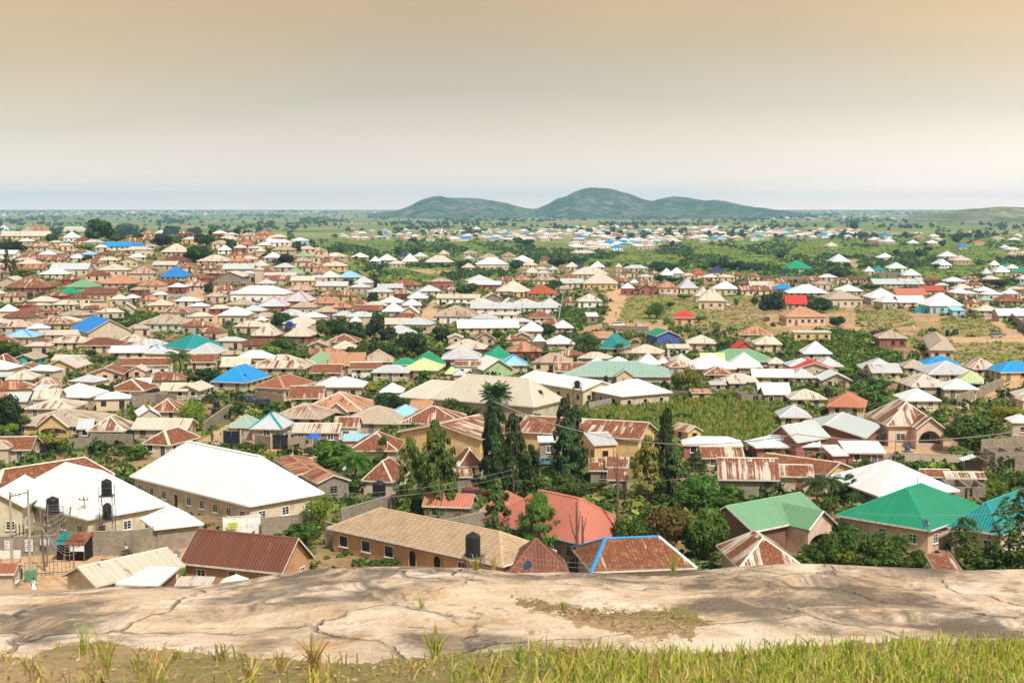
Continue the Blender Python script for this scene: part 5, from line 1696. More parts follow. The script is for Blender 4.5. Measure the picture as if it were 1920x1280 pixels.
def tree(kind, px, yt, yb, w, col='g', label=None, ref=None, off=0.0, group=None):
    """px: its middle; yt, yb: top and foot in the photograph; w: crown width there"""
    Y = march(px, yb) + off
    x, _, _ = at_depth(px, yb, Y); z = tzf(x, Y); s = F / Y
    H = (yb - yt) / s; Wm = w / s
    c, cw = LEAFC[col]
    SCREEN.append((px - w * .45, px + w * .45, yt, yb)); NT_[0] += 1; var = NT_[0] % (3 if kind not in ('round', 'lo') else 5)
    nm, words = TNAME[kind]
    root = empty(nm, (x, Y, z), rng.uniform(0, 6.28))
    tk = {'palm': 'palm', 'oilpalm': 'palm', 'feather': 'palm', 'mast': 'mast', 'mastw': 'mast', 'mastlo': 'mast', 'droop': 'mast', 'tallleaf': 'mast', 'banana': 'stem'}.get(kind, 'round')
    lod = kind
    if kind == 'round' and w < 26: lod = 'lo'
    if kind == 'airy' and w > 34: lod = 'airyd'
    co = link('crown', crown(lod, var), root, jitter(c, .14))
    tr = link('trunk', trunk(tk, var), root)
    if tk == 'round':
        r = Wm / 2 / .84; k = .78 if kind != 'bush' else .62
        ch = min(H, 2 * r * (1.55 if kind == 'dense' else 1.3)); zs = ch / 1.62          # crown height
        co.scale = (r, r, zs); co.location = (0, 0, H - 1.58 * zs) if kind != 'bush' else (0, 0, max(-.3, H - 1.42 * zs) - .1)
        tr.scale = (r, r, max(zs, (H - .55 * zs) / 1.0)); tr.location = (0, 0, .0 + .88 * tr.scale[2] - .2 if False else H - 1.58 * zs)
        b = (H - 1.58 * zs); tr.scale = (r, r, max(zs, b / .85)); tr.location = (0, 0, b)
    elif tk == 'mast':
        k = {'mast': .26, 'mastw': .42, 'mastlo': .3, 'droop': .62, 'tallleaf': .5}[kind]
        co.scale = (Wm * 1.32 / k, Wm * 1.32 / k, H); tr.scale = (1.0 * H / 1, 1.0 * H, H)
    elif tk == 'palm':
        r = Wm / 2 / .85; hc = H - r * .45
        co.scale = (r, r, r); co.location = (0, 0, hc); tr.scale = (r * .9, r * .9, max(.3, hc / 1.4)); tr.location = (0, 0, hc)
    else:
        co.scale = (Wm, Wm, H); tr.scale = (Wm * .6, Wm * .6, H)
    cat = {'tree': 'tree', 'bush': 'bush', 'mast_tree': 'tree', 'palm_tree': 'palm tree', 'banana_plant': 'plant', 'shrub': 'shrub'}[nm]
    thing(root, cat, f'{cw} {words}', ref, group or {'mast_tree': 'drooping mast trees', 'palm_tree': 'palm trees of the town', 'bush': 'bushes of the town', 'banana_plant': 'broad leaved garden plants', 'shrub': 'tall shrubs by the rock'}.get(nm, 'trees of the town'), label, (px, (yt + yb) / 2))
    return root

def trees(text):
    ox = oy = 0.0; k = 4.0
    for line in text.strip().splitlines():
        line = line.split('//')[0].strip()
        if not line: continue
        if line[0] == '@': ox, oy, k = [float(z) for z in line[1:].split()]; continue
        lab = ref = None
        if '#' in line:
            line, t = line.split('#'); ref, _, lab = t.partition('|')
        t = line.split()
        tree(t[0], ox + float(t[1]) / k, oy + float(t[2]) / k, oy + float(t[3]) / k, float(t[4]) / k, t[5] if len(t) > 5 else 'g', lab or None, ref or None)

TREES = '''
@0 380 4
round 735 115 292 185 d #tallest hilltop tree|tallest and broadest dark tree on the hill crest, below the horizon
round 830 172 282 110 d
round 965 150 250 170 g
round 880 228 298 125 g
round 1040 232 292 95 d
round 1290 168 240 120 d
round 430 178 250 95 d
round 392 232 292 95 d
round 1460 178 245 115 d
round 1545 218 330 165 d
round 1215 228 335 150 d
round 1325 240 310 130 g
round 1480 318 440 225 d
round 1740 272 365 92 d
round 1665 262 312 85 d
round 1600 178 255 95 g
mastlo 1682 160 245 40 d
mastlo 1705 175 245 32 d
round 1775 188 255 62 d
round 1850 200 270 60 d
round 90 285 368 195 d
round 652 385 450 74 d
bush 640 300 368 150 l
bush 200 488 562 155 l
mast 55 350 560 46 d
mast 105 420 545 38 d
round 997 602 672 92 d
round 1130 588 652 92 d
round 1240 605 652 70 g
round 1562 600 692 85 d
mastlo 268 178 218 16 d
mastlo 312 178 218 16 d
mastlo 380 168 218 20 d
bush 30 690 735 60 g
bush 120 835 868 60 g
bush 920 790 850 110 g
bush 860 855 900 130 d
bush 960 880 955 180 d
bush 1015 905 960 140 g
airy 950 360 402 70 g
airy 1100 350 405 60 g
@0 600 4
round 95 130 320 230 g #mottled tree at the left edge|large mottled green tree at the left picture edge beside the teal gable
round 10 150 300 90 d
palm 1350 205 490 220 g #lone coconut palm|lone coconut palm between the rusted row and the azure roof
bush 1560 345 512 210 d
bush 1440 390 480 140 g
round 780 462 602 155 d
round 40 535 900 210 d
bush 130 680 880 210 g
bush 60 740 905 160 l
bush 260 838 965 180 l
bush 400 850 990 200 y
bush 560 860 965 160 g
bush 630 890 960 110 g
airy 1440 598 830 250 l #feathery tree in the yard|light green feathery tree hiding a rust roof in the walled yard
bush 1470 760 830 120 g
bush 1040 930 1045 170 g
bush 860 690 785 150 g
bush 940 720 790 90 l
bush 1790 600 700 130 g
bush 1690 690 740 90 g
bush 830 255 305 90 g
bush 760 275 310 70 l
airy 790 560 620 70 g
bush 1840 910 985 150 g
bush 1690 820 860 80 g
@480 380 4
round 530 855 1012 170 g
round 625 868 1012 190 d
round 725 880 1070 200 d
round 890 795 1045 150 d #tallest tree of the grove|tallest dark tree standing up out of the mid town grove
round 990 925 1055 135 d
round 1060 1000 1160 200 g
round 1180 960 1160 220 d
round 860 1040 1160 190 d
round 760 1050 1170 160 g
round 960 1060 1175 160 d
round 1200 915 1000 100 g
round 200 1005 1150 180 g
bush 300 1085 1200 260 g
bush 90 1060 1180 260 l
bush 420 1110 1180 140 d
round 1400 915 1045 165 d
round 185 815 935 160 d
bush 475 728 792 95 g
round 880 662 775 84 d
round 893 568 645 92 d
round 1580 585 705 165 g
bush 690 560 622 80 g
bush 1250 1060 1150 140 g
bush 1380 1080 1160 160 g
bush 1500 1085 1170 170 d
bush 1640 1100 1180 160 g
bush 1800 1085 1160 160 d
bush 1880 1040 1150 120 g
bush 490 1000 1090 110 l
round 225 380 465 125 d
round 310 282 370 90 d
palm 360 300 372 60 d
round 620 328 385 84 d
round 1065 325 405 66 d
round 1210 335 392 95 d
round 1560 415 495 110 d
round 1450 300 345 90 g
round 1180 260 300 70 d
bush 660 840 900 90 l
bush 1020 700 770 110 g
airy 1140 670 740 60 g
bush 860 740 800 120 g
bush 1810 930 1065 80 g
bush 1615 1000 1060 70 d
round 25 175 240 60 d
bush 100 330 375 60 g
bush 1120 770 800 60 l
@480 600 4
round 1010 530 700 285 d #dark tree before the cream hall|wide dark tree directly in front of the smooth cream hall roof
round 900 560 640 140 g
bush 570 632 742 155 d
bush 500 880 1010 150 g
round 560 910 1110 330 g
round 800 1010 1120 140 g
oilpalm 745 975 1270 280 g #fan palm by the white lodge|broad fan palm with hanging fronds right of the long white roof
bush 690 1130 1290 200 d
bush 760 1160 1300 170 g
bush 1110 290 372 115 l
round 1268 366 442 80 g
airy 1460 560 728 135 g #thin papaya by the cream hall|thin branched papaya tree in front of the front cream hall
banana 1520 605 728 240 g
banana 1610 640 732 170 g
airy 750 476 542 52 g
bush 1010 330 392 100 g
bush 870 470 560 120 y
bush 880 455 490 130 y
bush 340 880 960 110 l
bush 400 950 1020 110 d
bush 190 960 1010 80 l
bush 30 910 970 120 g
bush 100 870 940 70 d
bush 100 640 700 150 g
bush 140 350 410 160 y
airy 1490 395 450 90 g
bush 1440 380 450 110 g
bush 520 300 370 90 l
feather 1800 492 768 240 d #feathery crown over the mast tree|feathery topped dark tree rising above the tallest mast trees
airy 955 845 1090 80 g
@480 800 4
mastw 1165 60 645 190 m #first mast tree from the left|broad drooping mast tree furthest to the left of the row
mast 1345 -75 690 150 m
mastw 1400 10 690 220 m #double mast tree|thick double mast tree standing before the ochre gable hall
mast 1290 180 560 110 m
mast 1765 -240 440 130 d
mast 1800 -230 470 120 d
mast 1930 -120 590 150 d
airy 1180 480 640 120 l
airy 470 480 760 250 l #pale wispy tree by the lodge|pale wispy tree at the corner of the long white lodge
bush 330 700 905 260 g
bush 1330 640 690 80 g
bush 1000 560 615 90 g
bush 870 560 605 110 l
mast 1810 365 925 160 g #small mast tree before the salmon roof|small drooping mast tree in front of the salmon roof, the left one
bush 960 980 1062 230 g #bush before the orange bungalow|low green bush growing against the orange bungalow wall
bush 1195 1010 1048 80 l
airy 1530 360 480 110 d
@960 800 4
mastw 55 60 530 190 m
mastw 145 120 500 130 d
mastw 420 -30 400 230 d #mast tree over the ochre warehouse|broad drooping mast tree hiding the middle of the ochre warehouse
mast 395 -230 360 130 d
mast 470 -180 330 90 d
droop 200 470 985 240 g #round drooping tree on salmon roof|short wide drooping tree right in front of the salmon roof
mast 1155 -160 560 130 d
mastw 1010 50 560 190 o #olive mast tree|ragged olive coloured mast tree beside the dark one
mastw 1210 160 570 230 m
droop 1385 180 330 110 m
dense 400 325 580 370 m
round 300 370 560 220 g
dense 1390 325 640 340 g #dense tree by the block shed|dense bright green tree beside the grey block shed
dense 1430 530 1010 360 m #largest dark tree by the rock|largest dark round tree just beyond the rock, by the green gable
dense 1170 545 1000 330 o #olive and rust leaved tree|olive and rusty leaved round tree right of the salmon roof
dense 900 615 1000 280 g
round 790 660 980 190 g
bush 760 430 570 170 g
round 1280 470 640 200 m
round 1010 560 760 150 g
bush 1560 500 620 200 m
round 1640 400 560 180 g
bush 1590 480 580 160 d
round 1890 360 520 150 d
bush 650 400 470 140 g
banana 1000 975 1110 230 g #papaya plant on the rust roof|low papaya plant at the rock edge before the blue ridged rust roof
bush 960 20 120 80 g
@1440 800 4
palm 360 345 660 260 d #tall palm by the white roof|dark palm clump left of the emerald roof
palm 470 330 640 230 d
round 590 325 580 200 d
palm 660 470 640 190 d
palm 470 500 680 160 g
dense 1530 -125 192 420 m #big round tree by the arched porch house|big dark round tree right of the house with the arched porch
bush 500 650 900 240 d
round 560 690 980 250 g
bush 380 860 1030 260 g
oilpalm 760 770 1050 260 g
palm 880 840 1060 220 l
oilpalm 980 780 1050 230 g #papaya before the emerald house|broad leaved palm against the emerald house wall
bush 1080 960 1060 220 g
bush 480 930 1050 220 g
round 430 760 1070 260 g
round 690 800 1075 260 g
round 900 830 1080 240 m
round 560 860 1085 240 l
bush 820 930 1085 260 g
bush 300 940 1075 200 m
bush 1010 950 1085 220 g
round 1130 900 1075 130 g
oilpalm 540 900 1040 170 l
oilpalm 650 880 1050 200 g
bush 700 950 1060 190 g
tallleaf 1480 655 1110 210 g #left tall leafy shrub|tall leafy shrub in front of the deep teal roof, the left one
tallleaf 1800 510 1110 240 g #tall leafy shrub at the edge|tall dark leafy shrub at the right picture edge
tallleaf 1920 440 1110 240 g
bush 1640 920 1100 250 g
tallleaf 1680 870 1100 200 m
bush 1560 960 1110 220 d
bush 1780 930 1110 260 d
airy 1740 375 530 130 l
bush 1650 430 530 150 l
bush 1110 245 335 150 g
bush 1230 290 335 130 y
bush 1350 320 370 110 g
bush 1850 330 440 140 d
bush 1790 270 330 60 g
bush 1830 350 470 160 g
airy 1890 130 190 110 g
@1440 600 4
round 600 808 935 235 d #round tree before the school|dark round tree in front of the red school wing
airy 1800 625 760 260 y
airy 1680 640 700 180 y
bush 1880 600 660 120 y
banana 800 460 560 180 g
banana 870 480 600 180 g
banana 760 510 620 160 g
banana 850 540 660 190 g
banana 920 560 690 180 g
banana 800 590 690 170 g
banana 700 520 600 130 g
bush 830 440 520 180 g
bush 720 420 520 160 d
bush 600 380 470 150 g
bush 640 410 500 130 d
bush 580 340 420 120 l
bush 1000 380 440 90 l
bush 850 370 430 50 g
airy 410 445 480 70 d
airy 1070 582 640 80 d
airy 1455 570 620 90 y
airy 1330 560 610 60 l
bush 1440 580 620 50 y
bush 120 490 530 130 g
bush 30 480 540 70 d
bush 250 500 545 120 g
bush 100 240 275 80 d
bush 1290 720 790 100 g
bush 410 640 700 120 g
bush 100 640 720 180 g
bush 1130 370 400 50 d
@1440 380 4
dense 515 838 935 122 d #lone tree on the green slope|single dark round tree at the top of the bright green slope
round 50 658 825 140 d #dark tree beside the orange tiled house|tall dark tree at the left of the orange tiled house
round 390 698 825 175 d
round 250 690 780 160 d
bush 270 685 740 150 g
round 560 478 555 155 d
round 540 500 560 110 g
bush 820 768 812 60 l
airy 1528 685 755 70 y
bush 780 605 670 130 d
bush 1730 570 640 180 d
bush 1620 570 620 110 d
bush 1250 450 500 90 g
round 965 350 400 50 d
round 1140 345 405 90 d
round 1200 325 365 70 d
round 1420 225 300 80 d
round 1310 275 330 60 d
round 640 140 200 70 d
bush 1650 500 545 60 d
bush 1440 715 790 60 d
bush 1815 660 700 90 g
bush 1530 580 615 60 d
round 90 360 420 70 d
bush 170 575 605 24 g
bush 212 570 610 26 d
bush 510 720 765 80 g
@960 380 4
round 318 568 675 128 d #dark round tree by the red-orange roof|dark round tree touching the red-orange hip roof
bush 110 580 655 95 l
airy 1085 738 870 165 g
bush 1030 780 870 110 y
bush 1180 740 790 80 d
round 340 405 485 135 d
round 440 410 460 70 d
palm 530 400 470 90 d
round 1120 430 515 165 d
round 1190 450 510 90 d
bush 1110 535 600 110 d
bush 1200 550 610 100 d
round 1560 420 505 170 d
round 1680 425 505 150 d
round 1640 440 500 110 d
round 1820 440 510 150 d
round 1750 450 510 110 d
round 1450 460 510 60 g
round 255 895 1010 145 d
palm 540 970 1150 230 d #dark date palm|dark many fronded palm between the grey houses and the turquoise roof
palm 610 1010 1160 140 d
palm 1580 1015 1135 150 d
palm 1700 1060 1130 110 d
palm 805 1040 1150 90 g
palm 915 1115 1235 120 g
palm 1000 1155 1210 100 g
bush 650 1080 1170 130 d
bush 140 1040 1120 80 g
bush 60 1090 1170 160 g
bush 380 1090 1160 200 g
bush 500 1110 1170 140 g
bush 240 1100 1150 140 g
airy 1680 705 800 50 g
airy 1820 690 780 70 g
round 1905 680 825 110 d
bush 1290 680 730 110 g
bush 1450 1070 1120 70 g
bush 30 420 520 110 d
bush 100 265 330 150 d
bush 40 250 320 70 d
round 800 245 295 45 d
round 1200 280 330 40 d
bush 1060 880 910 60 g
bush 390 780 830 40 g
bush 1400 840 900 110 g
bush 1040 1080 1130 110 g
@960 600 4
airy 1310 340 520 240 y #yellow green feathery tree|yellow green feathery tree at the corner of the mint grey roof
airy 1240 370 520 120 g
airy 765 468 610 115 g #slim tree before the white double roof|slim young tree in front of the white double roof
round 1150 445 560 80 d
bush 1280 540 610 170 g
bush 1430 470 530 110 l
bush 1560 540 610 150 g
bush 1660 530 600 90 g
bush 680 590 640 90 g
bush 590 590 640 80 g
bush 470 570 620 60 g
bush 1030 650 710 130 d
bush 1270 690 760 140 d
bush 900 690 740 90 l
bush 1000 720 790 190 g
bush 1700 280 320 90 g
'''
# ------------------------------------------------------------------ things around the houses
def px_at(ox, oy, x, y): return ox + x / 4.0, oy + y / 4.0

def ribbed_tank(r, h):
    k = ('tank', round(r, 2), round(h, 2))
    if k not in _wm:
        mb = MB(); pr = [(r * .96, 0)]
        n = 7
        for i in range(n):
            z = h * .80 * i / n; d = h * .80 / n
            pr += [(r, z + d * .15), (r, z + d * .75), (r * .955, z + d * .85), (r * .955, z + d * .98)]
        pr += [(r, h * .81), (r * .93, h * .87), (r * .62, h * .93), (r * .30, h * .95)]
        mb.lathe(pr, n=20)
        lid = MB(); lid.lathe([(r * .30, h * .94), (r * .31, h * .98), (r * .22, h), (r * .05, h)], n=14)
        _wm[k] = (mb.mesh('tank_body', M['tank'], False), lid.mesh('tank_lid', M['tank']))
    return _wm[k]

def tank(x, y, z, r, h, label=None, desc='black plastic water tank', color=None, group='water tanks'):
    a, b = ribbed_tank(r, h)
    o = empty('water_tank', (x, y, z), rng.uniform(0, 6))
    bo = link('tank_body', a, o); lo = link('tank_lid', b, o)
    if color:
        for q in (bo, lo):
            q.data = q.data.copy(); q.data.materials.clear(); q.data.materials.append(M['gloss']); q.color = (*color, 1)
    thing(o, 'water tank', desc, None, group, label, proj(x, y, z + h / 2))
    return o

def stand(x, y, z, w, hs, label=None, desc='steel water tank stand', extra=0.0):
    """angle-iron tower with platforms at the heights hs; posts rise by extra above the last one"""
    o = empty('tank_stand', (x, y, z), rng.uniform(-.2, .2))
    top = hs[-1] + extra; t = .07
    mb = MB()
    for sx in (-1, 1):
        for sy in (-1, 1): mb.box((sx * w / 2, sy * w / 2, top / 2 - .2), (t, t, top + .4))
    link('post_frame', mb.mesh('post_frame', M['steel']), o)
    br = MB(); lv = [0.0] + list(hs)
    for a, b in zip(lv[:-1], lv[1:]):
        n = max(1, int((b - a) / (w * 1.3)))
        for j in range(n):
            z0, z1 = a + (b - a) * j / n, a + (b - a) * (j + 1) / n
            for s in (-1, 1):
                br.tube([(-w / 2, s * w / 2, z0), (w / 2, s * w / 2, z1)], .025, 4); br.tube([(w / 2, s * w / 2, z0), (-w / 2, s * w / 2, z1)], .025, 4)
                br.tube([(s * w / 2, -w / 2, z0), (s * w / 2, w / 2, z1)], .025, 4)
    if extra:
        for s in (-1, 1):
            br.tube([(-w / 2, s * w / 2, top - .1), (w / 2, s * w / 2, top - .1)], .025, 4); br.tube([(s * w / 2, -w / 2, top - .1), (s * w / 2, w / 2, top - .1)], .025, 4)
    link('bracing', br.mesh('bracing', M['steel']), o)
    for hh in hs:
        p = MB(); p.box((0, 0, hh), (w + .1, w + .1, .09)); link('platform', p.mesh('platform', M['steel']), o)
    thing(o, 'tank stand', desc, None, 'tank stands', label, proj(x, y, z + top / 2))

def tank_px(px, yt, yb, wpx, stand_base=None, label=None, slabel=None, color=None, extra=0.0, more=None, desc='black plastic water tank'):
    """a tank by its outline; stand_base: picture row of the foot of its stand"""
    base = stand_base or yb
    Y = march(px, base); x = ray(px, base)[0] * Y; z0 = tzf(x, Y); s = F / Y
    zt = HC + ray(px, yb)[1] * Y
    r = wpx / s / 2; h = (yb - yt) / s
    tank(x, Y, zt + .05, r, h, label, desc, color)
    hs = [zt - z0]
    if more:
        for a, b, w2, lb in more:
            z2 = HC + ray(px, b)[1] * Y; tank(x, Y, z2 + .05, w2 / s / 2, (b - a) / s, lb, desc, color); hs.append(z2 - z0)
    if stand_base: stand(x, Y, z0, max(1.5, r * 2 + .5), sorted(hs), slabel, extra=extra)

def dish(px, py, wpx, Yfront_py, color, label, face=-.5):
    Y = march(px, Yfront_py); s = F / Y; x, _, z = at_depth(px, py, Y); r = wpx / s / 2
    o = empty('satellite_dish', (x, Y, z), face)
    mb = MB(); n = 18
    pts = []
    for k in range(5):
        rr = r * k / 4; pts.append([(rr * math.cos(2 * math.pi * j / n), -.25 * r * (rr / r) ** 2, rr * math.sin(2 * math.pi * j / n)) for j in range(n)])
    for k in range(4):
        for j in range(n):
            q = [pts[k][j], pts[k][(j + 1) % n], pts[k + 1][(j + 1) % n], pts[k + 1][j]]
            q = [Matrix.Rotation(-.55, 3, 'X') @ Vector(p) for p in q]
            mb.face(q); mb.face([p + Vector((0, .03, .01)) for p in q[::-1]])
    link('reflector', mb.mesh('reflector', M['gloss']), o, color)
    b = MB()
    for j in range(3):
        t = j * 2.1 + .6; e = Matrix.Rotation(-.55, 3, 'X') @ Vector((r * .95 * math.cos(t), -.24 * r, r * .95 * math.sin(t))); c = Matrix.Rotation(-.55, 3, 'X') @ Vector((0, -.85 * r, 0)); b.tube([e, c], .015, 4)
    b.box(tuple(Matrix.Rotation(-.55, 3, 'X') @ Vector((0, -.88 * r, 0))), (.1, .14, .1))
    link('feed_arm', b.mesh('feed_arm', M['steel']), o)
    p = MB(); p.tube([(0, .08, .0), (0, .2, -r * .6), (0, .2, -r * 1.5)], .045, 6); link('mast', p.mesh('dish_mast', M['steel']), o)
    thing(o, 'satellite dish', 'satellite dish', None, 'satellite dishes', label)

def pole(px, yt, yb, r=.07, lean=0.0, mat='pole', label=None, desc='thin pale pole', arm=0, Y=None, cat='pole', name='utility_pole'):
    Y = Y or march(px, yb); x = ray(px, yb)[0] * Y; z = tzf(x, Y); s = F / Y
    H = HC + ray(px, yt)[1] * Y - z
    o = empty(name, (x, Y, z)); mb = MB()
    mb.tube([(0, 0, -1), (lean * .5 / s, 0, H * .5), (lean / s, 0, H)], [r * 1.15, r, r * .75], 8)
    link('shaft', mb.mesh('pole_shaft', M[mat]), o)
    if arm:
        a = MB(); L = arm
        a.box((lean / s, -.1, H - .35), (L, .1, .1))
        link('crossarm', a.mesh('crossarm', M['wood']), o)
        for j in (-1, 0, 1):
            i = MB(); i.lathe([(.03, 0), (.05, .05), (.03, .1), (.05, .15), (.02, .2)], (lean / s + j * L * .42, -.1, H - .3), 8); link('insulator', i.mesh('insulator', M['rubber']), o)
    thing(o, cat, desc, None, 'poles of the town', label, (px, (yt + yb) / 2))
    return Vector((x + lean / s, Y, z + H))

def wire(p, q, sag, label, r=.022, desc='electric wire', n=20, grp='overhead wires'):
    p, q = Vector(p), Vector(q); mb = MB(); pts = []
    for i in range(n + 1):
        t = i / n; v = p.lerp(q, t); v.z -= 4 * sag * t * (1 - t); pts.append(v - p)
    mb.tube(pts, r, 5)
    o = link('overhead_wire', mb.mesh('overhead_wire', M['wire'])); o.location = p
    m = p.lerp(q, .5)
    thing(o, 'wire', desc, None, grp, label, proj(*m))

def block_fence(pts, h, label, color=(.34, .30, .245), mat='block', desc='grey block compound wall', piers=3.0):
    """compound wall along places of the picture (its foot)"""
    P = [Vector(ground_at(*p)) for p in pts]
    o = empty('compound_wall', P[0])
    for a, b in zip(P[:-1], P[1:]):
        d = b - a; L = math.hypot(d.x, d.y); rz = math.atan2(d.y, d.x); m = (a + b) / 2 - P[0]; mb = MB()
        mb.box((m.x, m.y, min(a.z, b.z) - P[0].z + h / 2 - .6), (L, .2, h + 1.2), 0, rz)
        k = max(1, int(L / piers))
        for j in range(k + 1):
            c = a.lerp(b, j / k) - P[0]; mb.box((c.x, c.y, c.z + h / 2 - .55), (.3, .3, h + 1.25), 0, rz)
        cp = MB(); cp.box((m.x, m.y, min(a.z, b.z) - P[0].z + h + .04), (L + .1, .27, .08), 0, rz)
        link('wall_panel', mb.mesh('wall_panel', M[mat]), o, jitter(color)); link('coping', cp.mesh('coping', M['wall']), o, tuple(x * .85 for x in color))
    mid = P[len(P) // 2] if len(P) > 2 else (P[0] + P[1]) / 2
    thing(o, 'compound wall', desc, None, 'block compound walls', label, proj(*mid))
    return P

def gate(px0, px1, yb, h, label, color=(.015, .02, .035)):
    A, B = Vector(ground_at(px0, yb)), Vector(ground_at(px1, yb)); d = B - A; L = d.length; rz = math.atan2(d.y, d.x)
    o = empty('compound_gate', A, rz)
    for j in (0, 1):
        g = MB(); g.box((L * (.25 + .5 * j), 0, h / 2), (L / 2 - .04, .06, h))
        for z in (.12, .5, .88): g.box((L * (.25 + .5 * j), -.05, h * z), (L / 2 - .1, .05, .08))
        link('gate_leaf', g.mesh('gate_leaf', M['gloss']), o, color)
    for x in (-.18, L + .18):
        g = MB(); g.box((x, 0, h / 2), (.34, .34, h + .5)); link('gate_post', g.mesh('gate_post', M['wall']), o, (.40, .33, .25))
    thing(o, 'gate', 'dark double leaf steel gate', None, 'compound gates', label)

# ---- cars
def car_meshes(kind):
    if ('car', kind) in _wm: return _wm[('car', kind)]
    Lh = 2.15; W = .86
    if kind == 'van': prof = [(-2.1, .35), (-2.12, 1.0), (-1.95, 1.75), (1.0, 1.8), (1.55, 1.15), (2.1, .95), (2.15, .4)]; hi = 1.15
    elif kind == 'suv': prof = [(-2.1, .4), (-2.12, .95), (-1.95, 1.62), (.45, 1.66), (1.0, 1.08), (2.05, .95), (2.12, .42)]; hi = 1.02
    else: prof = [(-2.15, .3), (-2.18, .82), (-1.5, .92), (-.95, 1.38), (.35, 1.42), (1.0, .95), (2.1, .78), (2.18, .32)]; hi = .9
    mb = MB()
    def wid(z): return W if z < hi else W - (z - hi) * .32
    n = len(prof)
    lft = [(x, wid(z), z) for x, z in prof]; rgt = [(x, -wid(z), z) for x, z in prof]
    for i in range(n - 1): mb.face([rgt[i], rgt[i + 1], lft[i + 1], lft[i]][::-1])
    mb.face([rgt[-1], rgt[0], lft[0], lft[-1]][::-1]); mb.face(rgt[::-1]); mb.face(lft)
    body = mb.mesh('car_body', M['gloss'])
    g = MB(); e = .012
    roof = [p for p in prof if p[1] > hi + .25]
    xs0, xs1 = roof[0][0], roof[-1][0]; zt = roof[0][1] - .08
    for sg in (-1, 1):
        for a, b in ((xs0 + .05, (xs0 + xs1) / 2 - .05), ((xs0 + xs1) / 2 + .05, xs1 + .1)):
            q = [(a - (.12 if a == xs0 + .05 else 0), sg * (wid(hi + .03) + e), hi + .03), (b + (.22 if b > xs1 else 0), sg * (wid(hi + .03) + e), hi + .03), (b, sg * (wid(zt) + e), zt), (a, sg * (wid(zt) + e), zt)]
            g.face(q if sg < 0 else q[::-1])
    i0 = prof.index(roof[0]); i1 = prof.index(roof[-1])
    for i, j in ((i1, i1 + 1), (i0, i0 - 1)):
        (xa, za), (xb, zb) = prof[i], prof[j]; dx = (.015 if i == i1 else -.015)
        a = Vector((xa, 0, za)).lerp(Vector((xb, 0, zb)), .12); b = Vector((xa, 0, za)).lerp(Vector((xb, 0, zb)), .86)
        q = [(a.x + dx, -wid(a.z) + .08, a.z + .015), (a.x + dx, wid(a.z) - .08, a.z + .015), (b.x + dx, wid(b.z) - .06, b.z + .015), (b.x + dx, -wid(b.z) + .06, b.z + .015)]
        g.face(q if i == i1 else q[::-1])
    glass = g.mesh('car_glass', M['pane'])
    w = MB(); nn = 14
    def ring(r, y): return [(r * math.cos(2 * math.pi * k / nn), y, r * math.sin(2 * math.pi * k / nn)) for k in range(nn)]
    for (r0, y0), (r1, y1) in (((.30, -.1), (.33, -.07)), ((.33, -.07), (.33, .07)), ((.33, .07), (.30, .1))):
        A, B = ring(r0, y0), ring(r1, y1)
        for k in range(nn): w.face([A[k], A[(k + 1) % nn], B[(k + 1) % nn], B[k]])
    w.face(ring(.30, -.1)[::-1]); w.face(ring(.30, .1))
    tyre = w.mesh('tyre', M['rubber'])
    h = MB(); h.face(ring(.2, -.106)[::-1]); h.face(ring(.2, .106)); rim = h.mesh('rim', M['paint'])
    l = MB(); l.box((0, 0, 0), (.06, .3, .13)); lamp = l.mesh('headlight', M['gloss'])
    _wm[('car', kind)] = (body, glass, tyre, rim, lamp)
    return _wm[('car', kind)]

def car(px, yb, color, heading, label, kind='sedan', off=0.0):
    Y = march(px, yb) + off; x = ray(px, yb)[0] * Y
    o = empty('parked_car', (x, Y, tzf(x, Y) + .02), heading)
    body, glass, tyre, rim, lamp = car_meshes(kind)
    link('body', body, o, color); link('windows', glass, o)
    o.children[-1].name = 'glazing'
    for sx in (-1.3, 1.32):
        for sy in (-.78, .78):
            w = link('wheel', tyre, o); w.location = (sx, sy, .33); link('rim', rim, w, (.5, .5, .5))
    for sy in (-.6, .6):
        a = link('headlight', lamp, o, (.8, .8, .78)); a.location = (2.13, sy, .66)
        a = link('tail_light', lamp, o, (.4, .02, .02)); a.location = (-2.15, sy, .72)
    thing(o, 'car', 'parked car', None, 'parked cars', label, (px, yb - 4))

